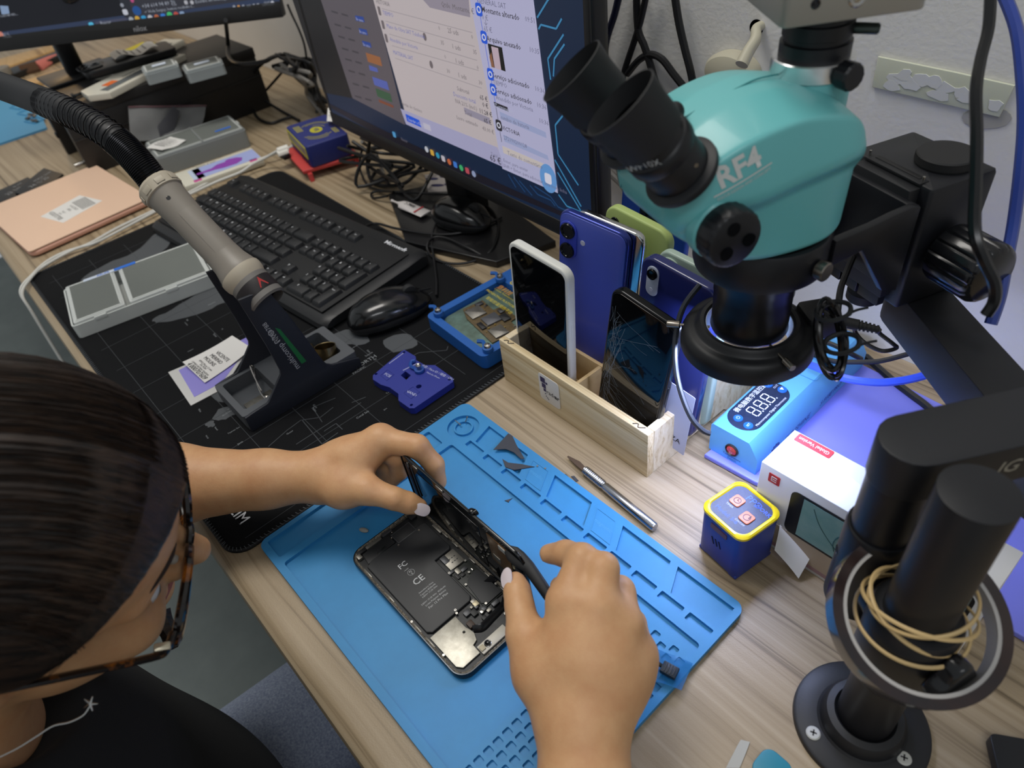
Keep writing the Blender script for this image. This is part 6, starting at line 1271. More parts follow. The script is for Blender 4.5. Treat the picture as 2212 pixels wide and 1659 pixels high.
silv = mat('anodised_silver', 'a3a098', .45, .55, bump=(900, .05, .0003))
ca = math.radians(52); FC = T(cc.x + .006, cc.y + .004, 0) @ RZ(ca) @ T(-.004, 0, 0)
b = B(); b.box((0, 0, .4253), (.074, .062, .050), .0012, FC, r=.004); cbd = b.done('camera_body', silv, cmx, world=True)
for x_, r_ in ((-.021, .0020), (0, .0036), (.021, .0020)):
    b = B(); b.lathe([(r_ * .01, .0003), (r_ * .55, .0003), (r_ * .6, .0002), (r_, .0007), (r_ * 1.25, .0002)], FC @ T(x_, -.0311, .4105) @ RX(PI / 2), 18); b.done('socket_hole', blackgloss if r_ < .003 else steel, cbd, world=True)
# holder ring, objective, ring light
F = T(AX.x, AX.y, 0)
b = B(); b.lathe([(.0300, .2425), (.0385, .2420), (.0432, .2440), (.0442, .2480), (.0442, .2690), (.0430, .2710), (.0405, .2715), (.0395, .2700), (.036, .2700)], F, 64); hr = b.done('holder_ring', sb, ms, world=True)
b = B(); b.lathe([(.020, .1855), (.0270, .1860), (.0278, .1880), (.0272, .1900), (.0272, .2180), (.0278, .2190), (.0278, .2260), (.0284, .2270), (.0286, .2350), (.0300, .2390), (.0300, .2440)], F, 56); b.done('objective', mat('objective_black', '0f1013', .3), ms, world=True)
b = B(); b.lathe([(.0001, .1870), (.0200, .1862)], F, 40); b.done('objective_lens', blackgloss, ms, world=True)
tv = V((.93, -.10, 0)).normalized(); kp = V((AX.x, AX.y, .2565)) + tv * .044; F2 = frz(kp, tv, (0, 0, 1))
b = B(); R = [[(r_ * (1 + (.04 if i % 2 and .002 < z < .0075 else 0)) * math.cos(2 * PI * i / 56), r_ * (1 + (.04 if i % 2 and .002 < z < .0075 else 0)) * math.sin(2 * PI * i / 56), z) for i in range(56)] for r_, z in ((.003, -.002), (.003, .001), (.0062, .0018), (.0064, .0074), (.0056, .0082))]
b.rings(R, F2); b.done('clamp_screw', mat('screw_nickel', '8c857c', .3, 1), ms, world=True)
rl = thing('ring_light', 'black ring light glowing bluish white around the microscope lens', 'ring light', T(AX.x, AX.y, .168))
b = B(); b.lathe([(.0312, .1695), (.0312, .1890), (.0325, .1905), (.0352, .1905), (.0372, .1885), (.0382, .1862), (.0400, .1850), (.0428, .1850), (.0462, .1830), (.0482, .1790), (.0486, .1750), (.0486, .1690), (.0476, .1680), (.0462, .1680), (.0458, .1695)], F, 72, closed=True); b.done('ring_body', mat('ringlight_black', '121316', .45, bump=(900, .05, .0003)), rl, world=True)
ledm = mat('led_glow', 'c4d2ff', .4, emit=85)
b = B(); b.lathe([(.0325, .1688), (.0455, .1688)], F, 64, cap=False); b.done('led_window', ledm, rl, world=True)
b = B(); b.lathe([(.0306, .1700), (.0306, .1885), (.0310, .1885), (.0311, .1700)], F, 56, closed=True); b.done('inner_reflector', mat('reflector', 'b9c4d8', .25, .4), rl, world=True)
def scr3(p_in, p_out, r1, r2, kn):
    d_ = (p_out - p_in).normalized(); L_ = (p_out - p_in).length
    b = B(); b.cyl(p_in, p_out - d_ * kn, r1, n=12); F2 = frz(p_out - d_ * kn, d_, (0, 0, 1) if abs(d_.z) < .9 else (1, 0, 0))
    R = [[(r_ * (1 + (.08 if i % 2 else 0)) * math.cos(2 * PI * i / 28), r_ * (1 + (.08 if i % 2 else 0)) * math.sin(2 * PI * i / 28), z) for i in range(28)] for r_, z in ((r1, 0), (r2, .0006), (r2, kn - .0006), (r2 * .85, kn))]
    b.rings(R, F2); return b.done('thumb_screw', mat('screw_nickel'), rl, world=True)
for px, rr in (((1440, 699), 0), ((1713, 796), 1)):
    z_ = .1865 if rr else .181; o_ = P(*px, z_); d_ = (o_ - V((AX.x, AX.y, z_))).normalized(); scr3(V((AX.x, AX.y, z_)) + d_ * .0275, o_, .0011, .0024, .010)
d_ = V((.62, .78, 0)); d_ = (P(1790, 690, .178) - V((AX.x, AX.y, .178))); d_.z = 0; d_.normalize(); pb_c = V((AX.x, AX.y, .178)) + d_ * .0525
FB = fr(pb_c, d_, (-d_.y, d_.x, 0))
b = B(); b.box((0, 0, .002), (.024, .026, .020), .0025, FB, r=.004); b.done('socket_block', mat('ringlight_black'), rl, world=True)
pj = pb_c + d_ * .011 + V((0, 0, .0)); 
pgl = thing('power_plug', 'black ribbed barrel plug in the side of the ring light', 'plug', T(*pj))
qd = (P(1870, 706, .178) - pj).normalized()
b = B(); b.cyl(pj, pj + qd * .020, .0042, n=18, b=.0005); b.cyl(pj + qd * .019, pj + qd * .034, .0030, .0024, n=14); b.done('plug_body', rubber, pgl, world=True)
for k in range(5): b = B(); b.cyl(pj + qd * (.0205 + .0028 * k), pj + qd * (.0220 + .0028 * k), .0040 - .0002 * k, n=14); b.done('strain_rib', rubber, pgl, world=True)
pe = pj + qd * .034
cable('ring_light_cable', 'thin black cable leaving the ring light plug in a small loop', [pe, P(1900, 720, .172), P(1928, 742, .165), P(1936, 752, .160), P(1905, 758, .160), P(1870, 742, .160), P(1850, 722, .165), P(1845, 706, .172)], .0016, bc)
cable('ring_light_cable', 'black cable hanging from the boom bracket down to the coiled bundle', [P(1843, 553, .215), P(1828, 590, .205), P(1817, 620, .20), P(1812, 650, .195), P(1808, 690, .185)], .0024, bc)
rnd = random.Random(12); cps = []
for k in range(7):
    t0 = k * .9
    for i in range(8):
        a = 2 * PI * i / 8; u = 1793 + (26 + 3 * math.sin(k * 2.1)) * math.cos(a) + 6 * math.sin(k * 1.7) + .13 * 70 * math.sin(a); v = 722 + (72 + 6 * math.cos(k * 1.3)) * math.sin(a) + 4 * k
        d_ = .462 + .012 * math.sin(a + k) + .004 * k - (v - 722) * .00008
        cps.append(PD(u, v, d_))
b = B(); b.tube(cps, .0015, 6, 4); cbun = thing('coiled_cable', 'bundle of thin black cable coiled and tied, hanging beside the ring light', 'cable', T(*(sum(cps, V()) / len(cps)))); b.done('coil', mat('cable_gloss', '0f1012', .25), cbun, world=True)
for u, v in ((1800, 672), (1818, 742)):
    b = B(); c_ = PD(u, v, .455); b.tube([c_ + V((.010 * math.cos(a) , .010 * math.sin(a), .003 * math.sin(a + 1))) for a in (0, 1.05, 2.1, 3.14, 4.2, 5.2)], .0016, 6, closed=True); b.tube([c_ + V((.008, 0, 0)), c_ + V((.012, .004, .004)), c_ + V((.018, .006, .008))], .0009, 5); b.done('twist_tie', rubber, cbun, world=True)

# ------------------------------------------------------------------ focus block, bracket and articulated boom
bm = thing('boom_stand', 'black articulated boom stand with focus block, screwed to the desk by a round foot', 'stand', T(.453, .228, 0))
bb_ = mat('boom_black', '16171b', .42, bump=(1100, .06, .0003)); ba = mat('boom_arm', '1b1c20', .5, bump=(900, .08, .0003))
def bk(name, c, s, m=bb_, bev=.002, par=None, M=HB): b = B(); b.box(c, s, bev, M, r=bev); return b.done(name, m, par or bm, world=True)
# bracket: two cheeks and a cross plate from the holder ring to the block (local x right, y back)
for sx in (-1, 1):
    b = B(); q = [(.028, .2480), (.052, .2520), (.080, .2100), (.094, .2050), (.094, .2710), (.088, .2730), (.072, .2715), (.056, .2690), (.040, .2680), (.028, .2670)]
    b.slab(q, sx * .0345 - .003, sx * .0345 + .003, .0010, HB @ MX(((0, 0, 1, 0), (1, 0, 0, 0), (0, 1, 0, 0), (0, 0, 0, 1))), k=2); b.done('bracket_cheek', bb_, bm, world=True)
bk('bracket_back', (0, .0925, .2380), (.071, .006, .066), bb_, .001)
bk('dovetail', (0, .0985, .234), (.052, .009, .086), sbm, .0008)
blk = bk('focus_block', (-.002, .1310, .2310), (.074, .056, .096), bb_, .003)
bk('block_slot', (0, .1060, .2788), (.050, .008, .0016), sbm, .0002, blk)
bk('rack_strip', (0, .1085, .2786), (.040, .004, .0030), mat('rack_dark', '0c0c0e', .6), .0003, blk)
for sx in (-1, 1):
    b = B(); b.cyl((sx * .024, .1055, .2790), (sx * .024, .1055, .2835), .0009, n=8, M=HB); b.done('stop_pin', steel, blk, world=True)
    b = B(); R = []
    for r_, z in ((.0150, 0), (.0205, .003), (.0215, .006), (.0215, .036), (.0200, .039), (.0170, .041)):
        R.append([(r_ * (1 - (.07 if (i % 6) == 0 and .004 < z < .0385 else 0)) * math.cos(2 * PI * i / 96), r_ * (1 - (.07 if (i % 6) == 0 and .004 < z < .0385 else 0)) * math.sin(2 * PI * i / 96), z) for i in range(96)])
    b.rings(R, HB @ T(sx * .0375, .1280, .2280) @ RY(sx * PI / 2)); b.done('focus_knob', mat('knob_gloss', '101114', .25, coat=.2), bm, world=True)
b = B(); b.lathe([(.0185, .2788), (.0190, .2796), (.0190, .2853), (.0182, .2863)], HB @ T(.010, .138, 0), 48); dl = b.done('top_dial', mat('dial_black', '1c1c1d', .6), bm, world=True)
b = B(); R = [[(.0191 * (1 + (.012 if i % 2 else 0)) * math.cos(2 * PI * i / 100), .0191 * (1 + (.012 if i % 2 else 0)) * math.sin(2 * PI * i / 100), z) for i in range(100)] for z in (.2803, .2848)]; b.rings(R, HB @ T(.010, .138, 0), cap0=False, cap1=False); b.done('dial_knurl', mat('dial_black'), dl, world=True)
for x_, w_ in ((-.022, .012), (-.006, .016), (.014, .020)): bk('gib_plate', (x_, .0985, .1900), (w_, .007, .016), bb_, .0006)
b = B(); b.lathe([(.0120, .1660), (.0128, .1670), (.0128, .1740), (.0120, .1750), (.010, .1835)], HB @ T(-.004, .112, 0), 40); b.done('bottom_nut', mat('dial_black'), bm, world=True)
# arms
E_ = V((.4735, .3520, 0)); J_ = HB @ V((.016, .140, 0)); K_ = V((.4145, .2555, 0))
def arm(name, a, c, z0, z1, w_, m):
    d_ = (c - a); L_ = d_.length; F2 = fr((a.x, a.y, 0), (d_.x, d_.y, 0), (-d_.y, d_.x, 0)); n_ = 10
    o = [(L_ + w_ / 2 * math.sin(t), -w_ / 2 * math.cos(t)) for t in [PI * i / n_ for i in range(n_ + 1)]] + [(-w_ / 2 * math.sin(t), w_ / 2 * math.cos(t)) for t in [PI * i / n_ for i in range(n_ + 1)]]
    b = B(); b.slab(o, z0, z1, .0008, F2); return b.done(name, m, bm, world=True), F2, L_
a1, F1_, L1_ = arm('upper_arm', J_, E_, .1480, .1830, .036, ba)
b = B(); b.cyl((E_.x, E_.y, .14), (E_.x, E_.y, .209), .0175, n=40); b.done('elbow_post', bb_, bm, world=True)
b = B(); b.lathe([(.021, .205), (.021, .195)], T(E_.x, E_.y, 0)); b.m.free()
a2, F2_, L2_ = arm('lower_arm', K_, E_, .2090, .2380, .0365, ba)
b = B(); b.text('JG 161', .013, F2_ @ T(L2_ * .48, -.0184, .2225) @ RX(PI / 2), ital=.2, bold=.01); b.done('scratched_lettering', mat('scratch_ink', '8f8a7c', .7), a2, world=True, smooth=False)
b = B(); b.cyl((K_.x, K_.y, .086), (K_.x, K_.y, .2095), .0168, n=48); b.done('second_post', bb_, bm, world=True)
b = B(); b.lathe([(.0170, .088), (.0186, .088), (.0192, .090), (.0192, .162), (.0186, .164), (.0170, .164)], T(K_.x, K_.y, 0), 48, closed=True); slv = b.done('sleeve', bb_, bm, world=True)
vd = (V((CC[0], CC[1], .09)) - V((K_.x, K_.y, .09))); vd.z = 0; vd.normalize(); rt_ = V((-vd.y, vd.x, 0)); rt_ = rt_ if rt_.dot(V(RC[0])) > 0 else -rt_
tv = (vd * .35 - rt_).normalized(); kp = V((K_.x, K_.y, .135)) + tv * .0190
b = B(); b.lathe([(.0001, -.0012), (.0022, -.0012), (.0030, .0004), (.0034, .0002)], frz(kp, tv, (0, 0, 1)), 18); b.done('screw_hole', blackgloss, slv, world=True)
PB = V((.453, .228, 0)); F = T(PB.x, PB.y, 0)
b = B(); b.cyl((K_.x, K_.y, .118), (PB.x, PB.y, .118), .013, n=24); b.done('joint_web', bb_, bm, world=True)
b = B(); b.lathe([(.0178, .0850), (.0225, .0855), (.0240, .0880), (.0240, .1460), (.0225, .1490), (.0178, .1492)], F, 48, closed=True); col_ = b.done('post_collar', bb_, bm, world=True)
b = B(); b.cyl((PB.x, PB.y, .006), (PB.x, PB.y, .2520), .0176, n=56, b=.0004); b.done('main_post', bb_, bm, world=True)
b = B(); b.lathe([(.0178, .0062), (.0178, .0170), (.0195, .0185), (.0240, .0175), (.0262, .0140), (.0270, .0075), (.0285, .0060), (.0415, .0052), (.0432, .0040), (.0436, .0003), (.018, .0003)], F, 72, closed=True); ft_ = b.done('round_foot', mat('foot_cast', '17181b', .5, bump=(700, .1, .0004)), bm, world=True)
for u, v in ((1757, 1583), (1953, 1637), (1985, 1450)):
    p = P(u, v, .0062)
    b = B(); b.lathe([(.0001, .0010), (.0010, .0012), (.0040, .0010), (.0048, .0003)], T(p.x, p.y, .0056), 24); s_ = b.done('screw_head', mat('screw_pale', 'c2c2bc', .4, .3), ft_, world=True)
    b = B()
    for a in (.4, .4 + PI / 2): b.box((0, 0, 0), (.0042, .0010, .0005), 0, T(p.x, p.y, .0067) @ RZ(a))
    b.done('cross_slot', mat('slot_dark', '3a3a3a', .5), s_, world=True, kind='stuff', smooth=False)
kc_ = PD(2050, 1456, .386); tv = kc_ - V((PB.x, PB.y, kc_.z)); KD = tv.length; tv.normalize(); kp = V((PB.x, PB.y, kc_.z))
b = B(); b.cyl(kp + tv * .020, kp + tv * KD, .0045, n=20); b.done('clamp_bolt', mat('bolt_steel', '9a9a94', .35, .9), col_, world=True)
b = B(); F2 = frz(kp + tv * (KD - .004), tv, (0, 0, 1)); o = []
for i in range(60): a = 2 * PI * i / 60; r_ = .0135 + .0030 * math.cos(3 * a); o.append((r_ * math.cos(a), r_ * math.sin(a)))
b.slab(o, 0, .011, .0025, F2); b.done('lobed_knob', mat('knob_gloss'), col_, world=True)

# ------------------------------------------------------------------ tape roll and rubber bands on the post
tc = PD(1980, 1336, .398); vw = (V(CC) - tc).normalized(); rx = V(RC[0]); dn = V(RC[1])
n_ = (vw + rx * .40 - dn * .10).normalized(); FT = frz(tc, n_, rx)
tr = thing('tape_roll', 'brown polyimide tape roll with white core hung around the boom post', 'tape roll', FT)
b = B(); b.lathe([(.0412, -.0065), (.0468, -.0065), (.0470, 0), (.0468, .0065), (.0412, .0065)], I4, 72, closed=True); b.done('tape', mat('tape_brown', '150e12', .2, coat=.5, var=(30, '2c1712')), tr)
b = B(); b.lathe([(.0390, -.0060), (.0412, -.0060), (.0412, .0060), (.0390, .0060)], I4, 72, closed=True); b.done('core', mat('core_white', 'a9a6a3', .5), tr)
bnd = mat('band_beige', 'c3a774', .5)
for i, (cx, cy, rx_, ry_, tl, z_) in enumerate(((1985, 1240, .0285, .0225, .30, .154), (1975, 1262, .0250, .0235, -.25, .149), (1990, 1250, .0245, .024, .15, .161), (1985, 1300, .0290, .0255, .05, .139))):
    pts = [(PB.x - .0015 + rx_ * math.cos(a), PB.y + ry_ * math.sin(a), z_ + .010 * math.sin(a + tl * 8) * (1 if i < 3 else .4)) for a in [2 * PI * k / 14 for k in range(14)]]
    b = B(); b.tube(pts, .0012, 6, 4, closed=True, flat=.7); tag(b.done('rubber_band', bnd), ('widest beige rubber band on the boom post, slung highest on the left', 'beige rubber band on the boom post dipping lowest to the right', 'beige rubber band hugging the boom post topmost of the four', 'lowest beige rubber band lying round the boom post collar')[i], 'rubber band', 'rubber bands on the boom post')

# ------------------------------------------------------------------ cables by the separator, wall socket, wall tape
blc = mat('blue_cable', '3b57d6', .3, alpha=1, coat=.3)
cable('blue_usb_cable', 'clear blue braided cable arching over the controller to the boom', [P(u, v, z) for u, v, z in ((1735, 782, .060), (1780, 800, .070), (1830, 818, .075), (1900, 826, .080), (1970, 818, .088), (2040, 795, .098), (2090, 765, .112))], .0036, blc)
cable('blue_usb_cable', 'blue cable hanging down the white wall at the right picture edge', [PY(u, v, y) for u, v, y in ((2165, -20, .52), (2195, 60, .51), (2208, 160, .50), (2212, 260, .49), (2205, 360, .48), (2190, 480, .47), (2175, 560, .455), (2160, 640, .44), (2140, 700, .43))], .0040, mat('blue_cable_dark', '2a3f8f', .35, coat=.3))
cable('camera_cable', 'black cable hanging in front of the focus block from above', [PD(u, v, d) for u, v, d in ((2140, -20, .42), (2135, 60, .418), (2118, 130, .415), (2108, 200, .41), (2110, 300, .405), (2108, 400, .40), (2106, 500, .395), (2125, 560, .395), (2148, 610, .40), (2148, 650, .405), (2130, 680, .41))], .0034, mat('cable_gloss'))
cable('controller_lead', 'grey-black lead curving from the phones to the controller box', [PD(u, v, d) for u, v, d in ((1512, 615, .54), (1478, 660, .545), (1462, 710, .55), (1458, 760, .552), (1462, 810, .555), (1475, 860, .555), (1495, 905, .553), (1518, 930, .552), (1534, 937, .552))], .0022, mat('lead_grey', '2c3038', .25))
for i, (pts, r_, l) in enumerate((([(1755, 765, .045), (1800, 780, .05), (1850, 782, .055), (1900, 780, .06), (1960, 765, .07), (2030, 742, .085)], .0024, 'black cable sweeping behind the controller towards the boom'), ([(1870, 770, .006), (1920, 815, .0085), (1965, 850, .0085), (2010, 885, .0085), (2080, 960, .0085)], .0036, 'thick black cable lying across the lavender plate corner'), ([(1770, 735, .05), (1800, 745, .05), (1840, 765, .05), (1860, 775, .04)], .0024, 'short black cable end behind the ring light'))):
    cable('black_cable', l, [P(*q_) for q_ in pts], r_, bc)
# cables left of the microscope on the wall
for l, pts, r_, m_ in (('grey wall cable just right of the main monitor', ((1266, -30), (1270, 40), (1278, 90), (1300, 160), (1310, 260), (1330, 330), (1345, 400)), .0042, mat('grey_cable')), ('navy cable descending behind the upper eyepiece', ((1342, -30), (1328, 30), (1312, 80), (1304, 130), (1300, 200)), .0040, mat('navy_cable', '11152a', .4)),
                       ('black cable crossing the others behind the eyepieces', ((1400, -30), (1385, 40), (1370, 90), (1350, 150), (1335, 210)), .0036, bc), ('black cable falling towards the microscope body', ((1375, -30), (1378, 60), (1392, 100), (1405, 140), (1420, 200), (1428, 260)), .0040, bc),
                       ('arched black cable behind the microscope', ((1355, 160), (1380, 130), (1405, 118), (1430, 128), (1455, 160), (1475, 185)), .0040, bc), ('straight black cable left of the wall socket', ((1455, -30), (1465, 40), (1478, 100), (1492, 155), (1500, 200)), .0040, bc), ('pale grey cable behind the tall blue phone', ((1290, 340), (1320, 375), (1345, 400), (1360, 430)), .0045, mat('grey_cable'))):
    cable('wall_cable', l, [PY(u, v, .588) for u, v in pts], r_, m_)
skt = thing('wall_socket', 'cream surface plug on the white wall behind the microscope', 'socket', T(*PY(1590, 145, .59)))
c_ = PY(1590, 150, .60); crm = mat('cream_plastic', 'b5b09c', .5)
b = B(); b.lathe([(.024, 0), (.024, .010), (.021, .016), (.012, .019), (.0001, .0195)], T(c_.x, c_.y - .0003, c_.z) @ RX(PI / 2) @ MX.Diagonal((1.25, .8, 1, 1)), 36); b.done('plug_body', crm, skt, world=True)
b = B(); q = [PY(u, v, .592 - .010 * k) for k, (u, v) in enumerate(((1634, 62), (1632, 85), (1616, 112), (1602, 140)))]; b.tube([q[0] + V((0, .012, 0))] + q, lambda t: .0042 + .002 * t, 12); b.done('plug_lead', crm, skt, world=True)
b = B(); p = PY(1634, 60, .5994); b.lathe([(.0001, 0), (.0075, 0)], T(*p) @ RX(PI / 2), 20); b.done('wall_hole', mat('hole_dark', '3a3732', .9), skt, world=True)
wt = thing('wall_tape', 'torn strip of pale double-sided tape on the white wall', 'tape', T(*PY(2040, 190, .5985)))
q = [PY(u, v, .5975) for u, v in ((1897, 122), (2060, 155), (2192, 185), (2158, 253), (2010, 218), (1884, 188))]; q_ = [(p.x, p.z) for p in q]; q_ = q_ if sum(a[0] * c[1] - c[0] * a[1] for a, c in zip(q_, q_[1:] + q_[:1])) > 0 else q_[::-1]
FW = MX(((1, 0, 0, 0), (0, 0, -1, 0), (0, 1, 0, 0), (0, 0, 0, 1)))
b = B(); b.slab(q_, -.5998, -.5970, .0006, FW); tp = b.done('tape_strip', mat('tape_pale', 'c4c7b4', .45), wt, world=True)
rnd = random.Random(2)
for (u, v) in ((1935, 170), (1955, 160), (1990, 172), (2020, 178), (2040, 190), (2075, 200), (2090, 212), (2030, 205), (1925, 182), (1970, 185), (2150, 228)):
    p = PY(u, v, .597); b = B(); o = [(p.x + rnd.uniform(.004, .011) * math.cos(a), p.z + rnd.uniform(.003, .006) * math.sin(a)) for a in [2 * PI * i / 10 for i in range(10)]]; dz = .0002 * rnd.random(); b.slab(o, -.5972, -.5964 + dz, 0, FW); b.done('torn_patch', mat('torn_white', 'c9cacb', .85), tp, world=True)
b = B(); o = []
for i in range(18): a = 2 * PI * i / 18; p = PY(2130 + 52 * math.cos(a), 255 + 24 * math.sin(a), .5985); o.append((p.x + rnd.uniform(-.001, .001), p.z))
o = o if sum(a[0] * c[1] - c[0] * a[1] for a, c in zip(o, o[1:] + o[:1])) > 0 else o[::-1]
b.slab(o, -.5999, -.5990, 0, FW); b.done('bare_patch', mat('patch_grey', 'a3a19c', .9), wt, world=True)
# ------------------------------------------------------------------ the person (distance-field body turned into one mesh)
class Field:
    def __init__(s, lo, hi, h, M=None):
        s.lo = np.array(lo, float); s.h = h; s.n = np.ceil((np.array(hi) - s.lo) / h).astype(int) + 1
        s.f = np.full(s.n, .03, np.float32); s.M = M
    def _blk(s, lo, hi):
        i0 = np.clip(np.floor((lo - s.lo) / s.h).astype(int), 0, s.n); i1 = np.clip(np.ceil((hi - s.lo) / s.h).astype(int) + 1, 0, s.n)
        if np.any(i1 <= i0): return None
        g = [s.lo[k] + s.h * np.arange(i0[k], i1[k]) for k in range(3)]
        return tuple(slice(a, c) for a, c in zip(i0, i1)), g[0][:, None, None], g[1][None, :, None], g[2][None, None, :]
    def _add(s, sl, d, k, sub=False):
        a = s.f[sl]; d = d.astype(np.float32)
        if sub:
            hh = np.clip(.5 - .5 * (d + a) / k, 0, 1); s.f[sl] = a * (1 - hh) + (-d) * hh + k * hh * (1 - hh); return
        hh = np.clip(.5 + .5 * (a - d) / k, 0, 1); s.f[sl] = a * (1 - hh) + d * hh - k * hh * (1 - hh)
    def cap(s, a, b, ra, rb, k=.004):
        """round cone from a to b"""
        a = np.array(a, float); b = np.array(b, float); m = max(ra, rb) + .03
        q = s._blk(np.minimum(a, b) - m, np.maximum(a, b) + m)
        if q is None: return s
        sl, X, Y, Z = q; ab = b - a; L2 = ab @ ab
        t = np.clip(((X - a[0]) * ab[0] + (Y - a[1]) * ab[1] + (Z - a[2]) * ab[2]) / L2, 0, 1)
        d = np.sqrt((X - a[0] - ab[0] * t) ** 2 + (Y - a[1] - ab[1] * t) ** 2 + (Z - a[2] - ab[2] * t) ** 2) - (ra + (rb - ra) * t)
        s._add(sl, d, k); return s
    def chain(s, pts, rs, k=.004):
        for i in range(len(pts) - 1): s.cap(pts[i], pts[i + 1], rs[i], rs[i + 1], k)
        return s
    def ell(s, c, r, R=None, k=.006, sub=False):
        c = np.array(c, float); r = np.array(r, float); R = np.eye(3) if R is None else np.array(R)      # rows = axes
        ext = np.sqrt(((R * r[:, None]) ** 2).sum(0)) + .03
        q = s._blk(c - ext, c + ext)
        if q is None: return s
        sl, X, Y, Z = q; dx, dy, dz = X - c[0], Y - c[1], Z - c[2]
        u = [(R[i, 0] * dx + R[i, 1] * dy + R[i, 2] * dz) for i in range(3)]
        k0 = np.sqrt(sum((u[i] / r[i]) ** 2 for i in range(3))); k1 = np.sqrt(sum((u[i] / r[i] ** 2) ** 2 for i in range(3))) + 1e-9
        s._add(sl, k0 * (k0 - 1) / k1, k, sub); return s
    def cut(s, n, c):
        """keep the side where n.p < c"""
        g = [s.lo[k] + s.h * np.arange(s.n[k]) for k in range(3)]
        s.f = np.maximum(s.f, (n[0] * g[0][:, None, None] + n[1] * g[1][None, :, None] + n[2] * g[2][None, None, :] - c).astype(np.float32)); return s
    def mesh(s, name, smooth=2):
        f = s.f; f[0] = f[-1] = .02; f[:, 0] = f[:, -1] = .02; f[:, :, 0] = f[:, :, -1] = .02
        ins = f < 0; n = s.n
        c8 = [ins[i:n[0] - 1 + i, j:n[1] - 1 + j, k:n[2] - 1 + k] for i in (0, 1) for j in (0, 1) for k in (0, 1)]
        cnt = sum(c.astype(np.int8) for c in c8); act = np.argwhere((cnt > 0) & (cnt < 8))
        idx = np.full(n, -1, np.int32); idx[act[:, 0], act[:, 1], act[:, 2]] = np.arange(len(act))
        off = np.array([(i, j, k) for i in (0, 1) for j in (0, 1) for k in (0, 1)])
        val = np.stack([f[act[:, 0] + o[0], act[:, 1] + o[1], act[:, 2] + o[2]] for o in off], 1)
        acc = np.zeros((len(act), 3)); w_ = np.zeros(len(act))
        for a in range(8):
            for b_ in range(a + 1, 8):
                if np.abs(off[a] - off[b_]).sum() != 1: continue
                va, vb = val[:, a], val[:, b_]; m = (va < 0) != (vb < 0); t = np.where(m, va / np.where(m, va - vb, 1), 0)
                acc += np.where(m[:, None], off[a] + (off[b_] - off[a]) * t[:, None], 0); w_ += m
        co = (act + acc / w_[:, None]) * s.h + s.lo
        quads = []
        for ax in range(3):
            d = [0, 0, 0]; d[ax] = 1; A = ins[:n[0] - d[0], :n[1] - d[1], :n[2] - d[2]]; C_ = ins[d[0]:, d[1]:, d[2]:]
            e = np.argwhere(A != C_); e = e[(e > 0).all(1) | True]
            o1, o2 = [(1, 2), (2, 0), (0, 1)][ax]; u = np.zeros(3, int); v = np.zeros(3, int); u[o1] = 1; v[o2] = 1
            e = e[(e[:, o1] > 0) & (e[:, o2] > 0)]
            q = np.stack([idx[tuple((e - x).T)] for x in (np.zeros(3, int), u, u + v, v)], 1)
            fl = ins[tuple(e.T)]; q[~fl] = q[~fl][:, ::-1]; q = q[(q >= 0).all(1)]; quads.append(q)
        q = np.concatenate(quads); me = bpy.data.meshes.new(name)
        for _ in range(smooth):
            nb = np.zeros_like(co); ct = np.zeros(len(co))
            for i in range(4):
                np.add.at(nb, q[:, i], co[q[:, (i + 1) % 4]]); np.add.at(ct, q[:, i], 1); np.add.at(nb, q[:, i], co[q[:, (i - 1) % 4]]); np.add.at(ct, q[:, i], 1)
            co = co * .5 + .5 * nb / np.maximum(ct, 1)[:, None]
        me.vertices.add(len(co)); me.vertices.foreach_set('co', co.ravel()); me.loops.add(q.size); me.loops.foreach_set('vertex_index', q.ravel().astype(np.int32))
        me.polygons.add(len(q)); me.polygons.foreach_set('loop_start', np.arange(0, q.size, 4, dtype=np.int32)); me.polygons.foreach_set('use_smooth', [True] * len(q)); me.update(calc_edges=True); me.validate(); return me

def nrm(v): v = np.array(v, float); return v / np.linalg.norm(v)
HR = nrm((.829, -.459, -.329)); HFw = np.array((.28, .88, -.37)); HFw = nrm(HFw - HR * (HFw @ HR)); HU = np.cross(HR, HFw)
HM = np.array((.1135, -.0495, .174)); HRM = np.stack([HR, HFw, HU])
def hl_(x, y, z): return HM + HR * x + HFw * y + HU * z
pd = lambda u, v, d: np.array(PD(u, v, d))
per = thing('person', 'person with dark pulled-back hair, tortoiseshell glasses and black shirt, bent over the opened phone', 'person', T(.05, -.26, -.74))
sk = mat('skin', 'cc9f74', .5, var=(45, 'c08e64'), bump=(650, .22, .0004), sss=.12)
# --- arms and hands
Fd = Field((-.22, -.42, -.06), (.56, .20, .40), .0021)
LW = pd(690, 1028, .628); LE = LW + nrm(pd(400, 1045, .636) - LW) * .245; LS = np.array((-.13, -.30, .10))
Fd.chain([LS, LE], [.048, .044], .01); m_ = LW * .45 + LE * .55
Fd.chain([LE, LE * .72 + LW * .28, m_, LW * .8 + LE * .2, LW], [.043, .0425, .0355, .0245, .0225], .012)
RW = pd(1258, 1552, .452); RE = RW + nrm(pd(1262, 1664, .4385) - RW) * .235; RS = np.array((.24, -.31, .10))
Fd.chain([RS, RE], [.048, .042], .01)
Fd.chain([RE, RE * .7 + RW * .3, RE * .3 + RW * .7, RW], [.040, .040, .0315, .0275], .012)
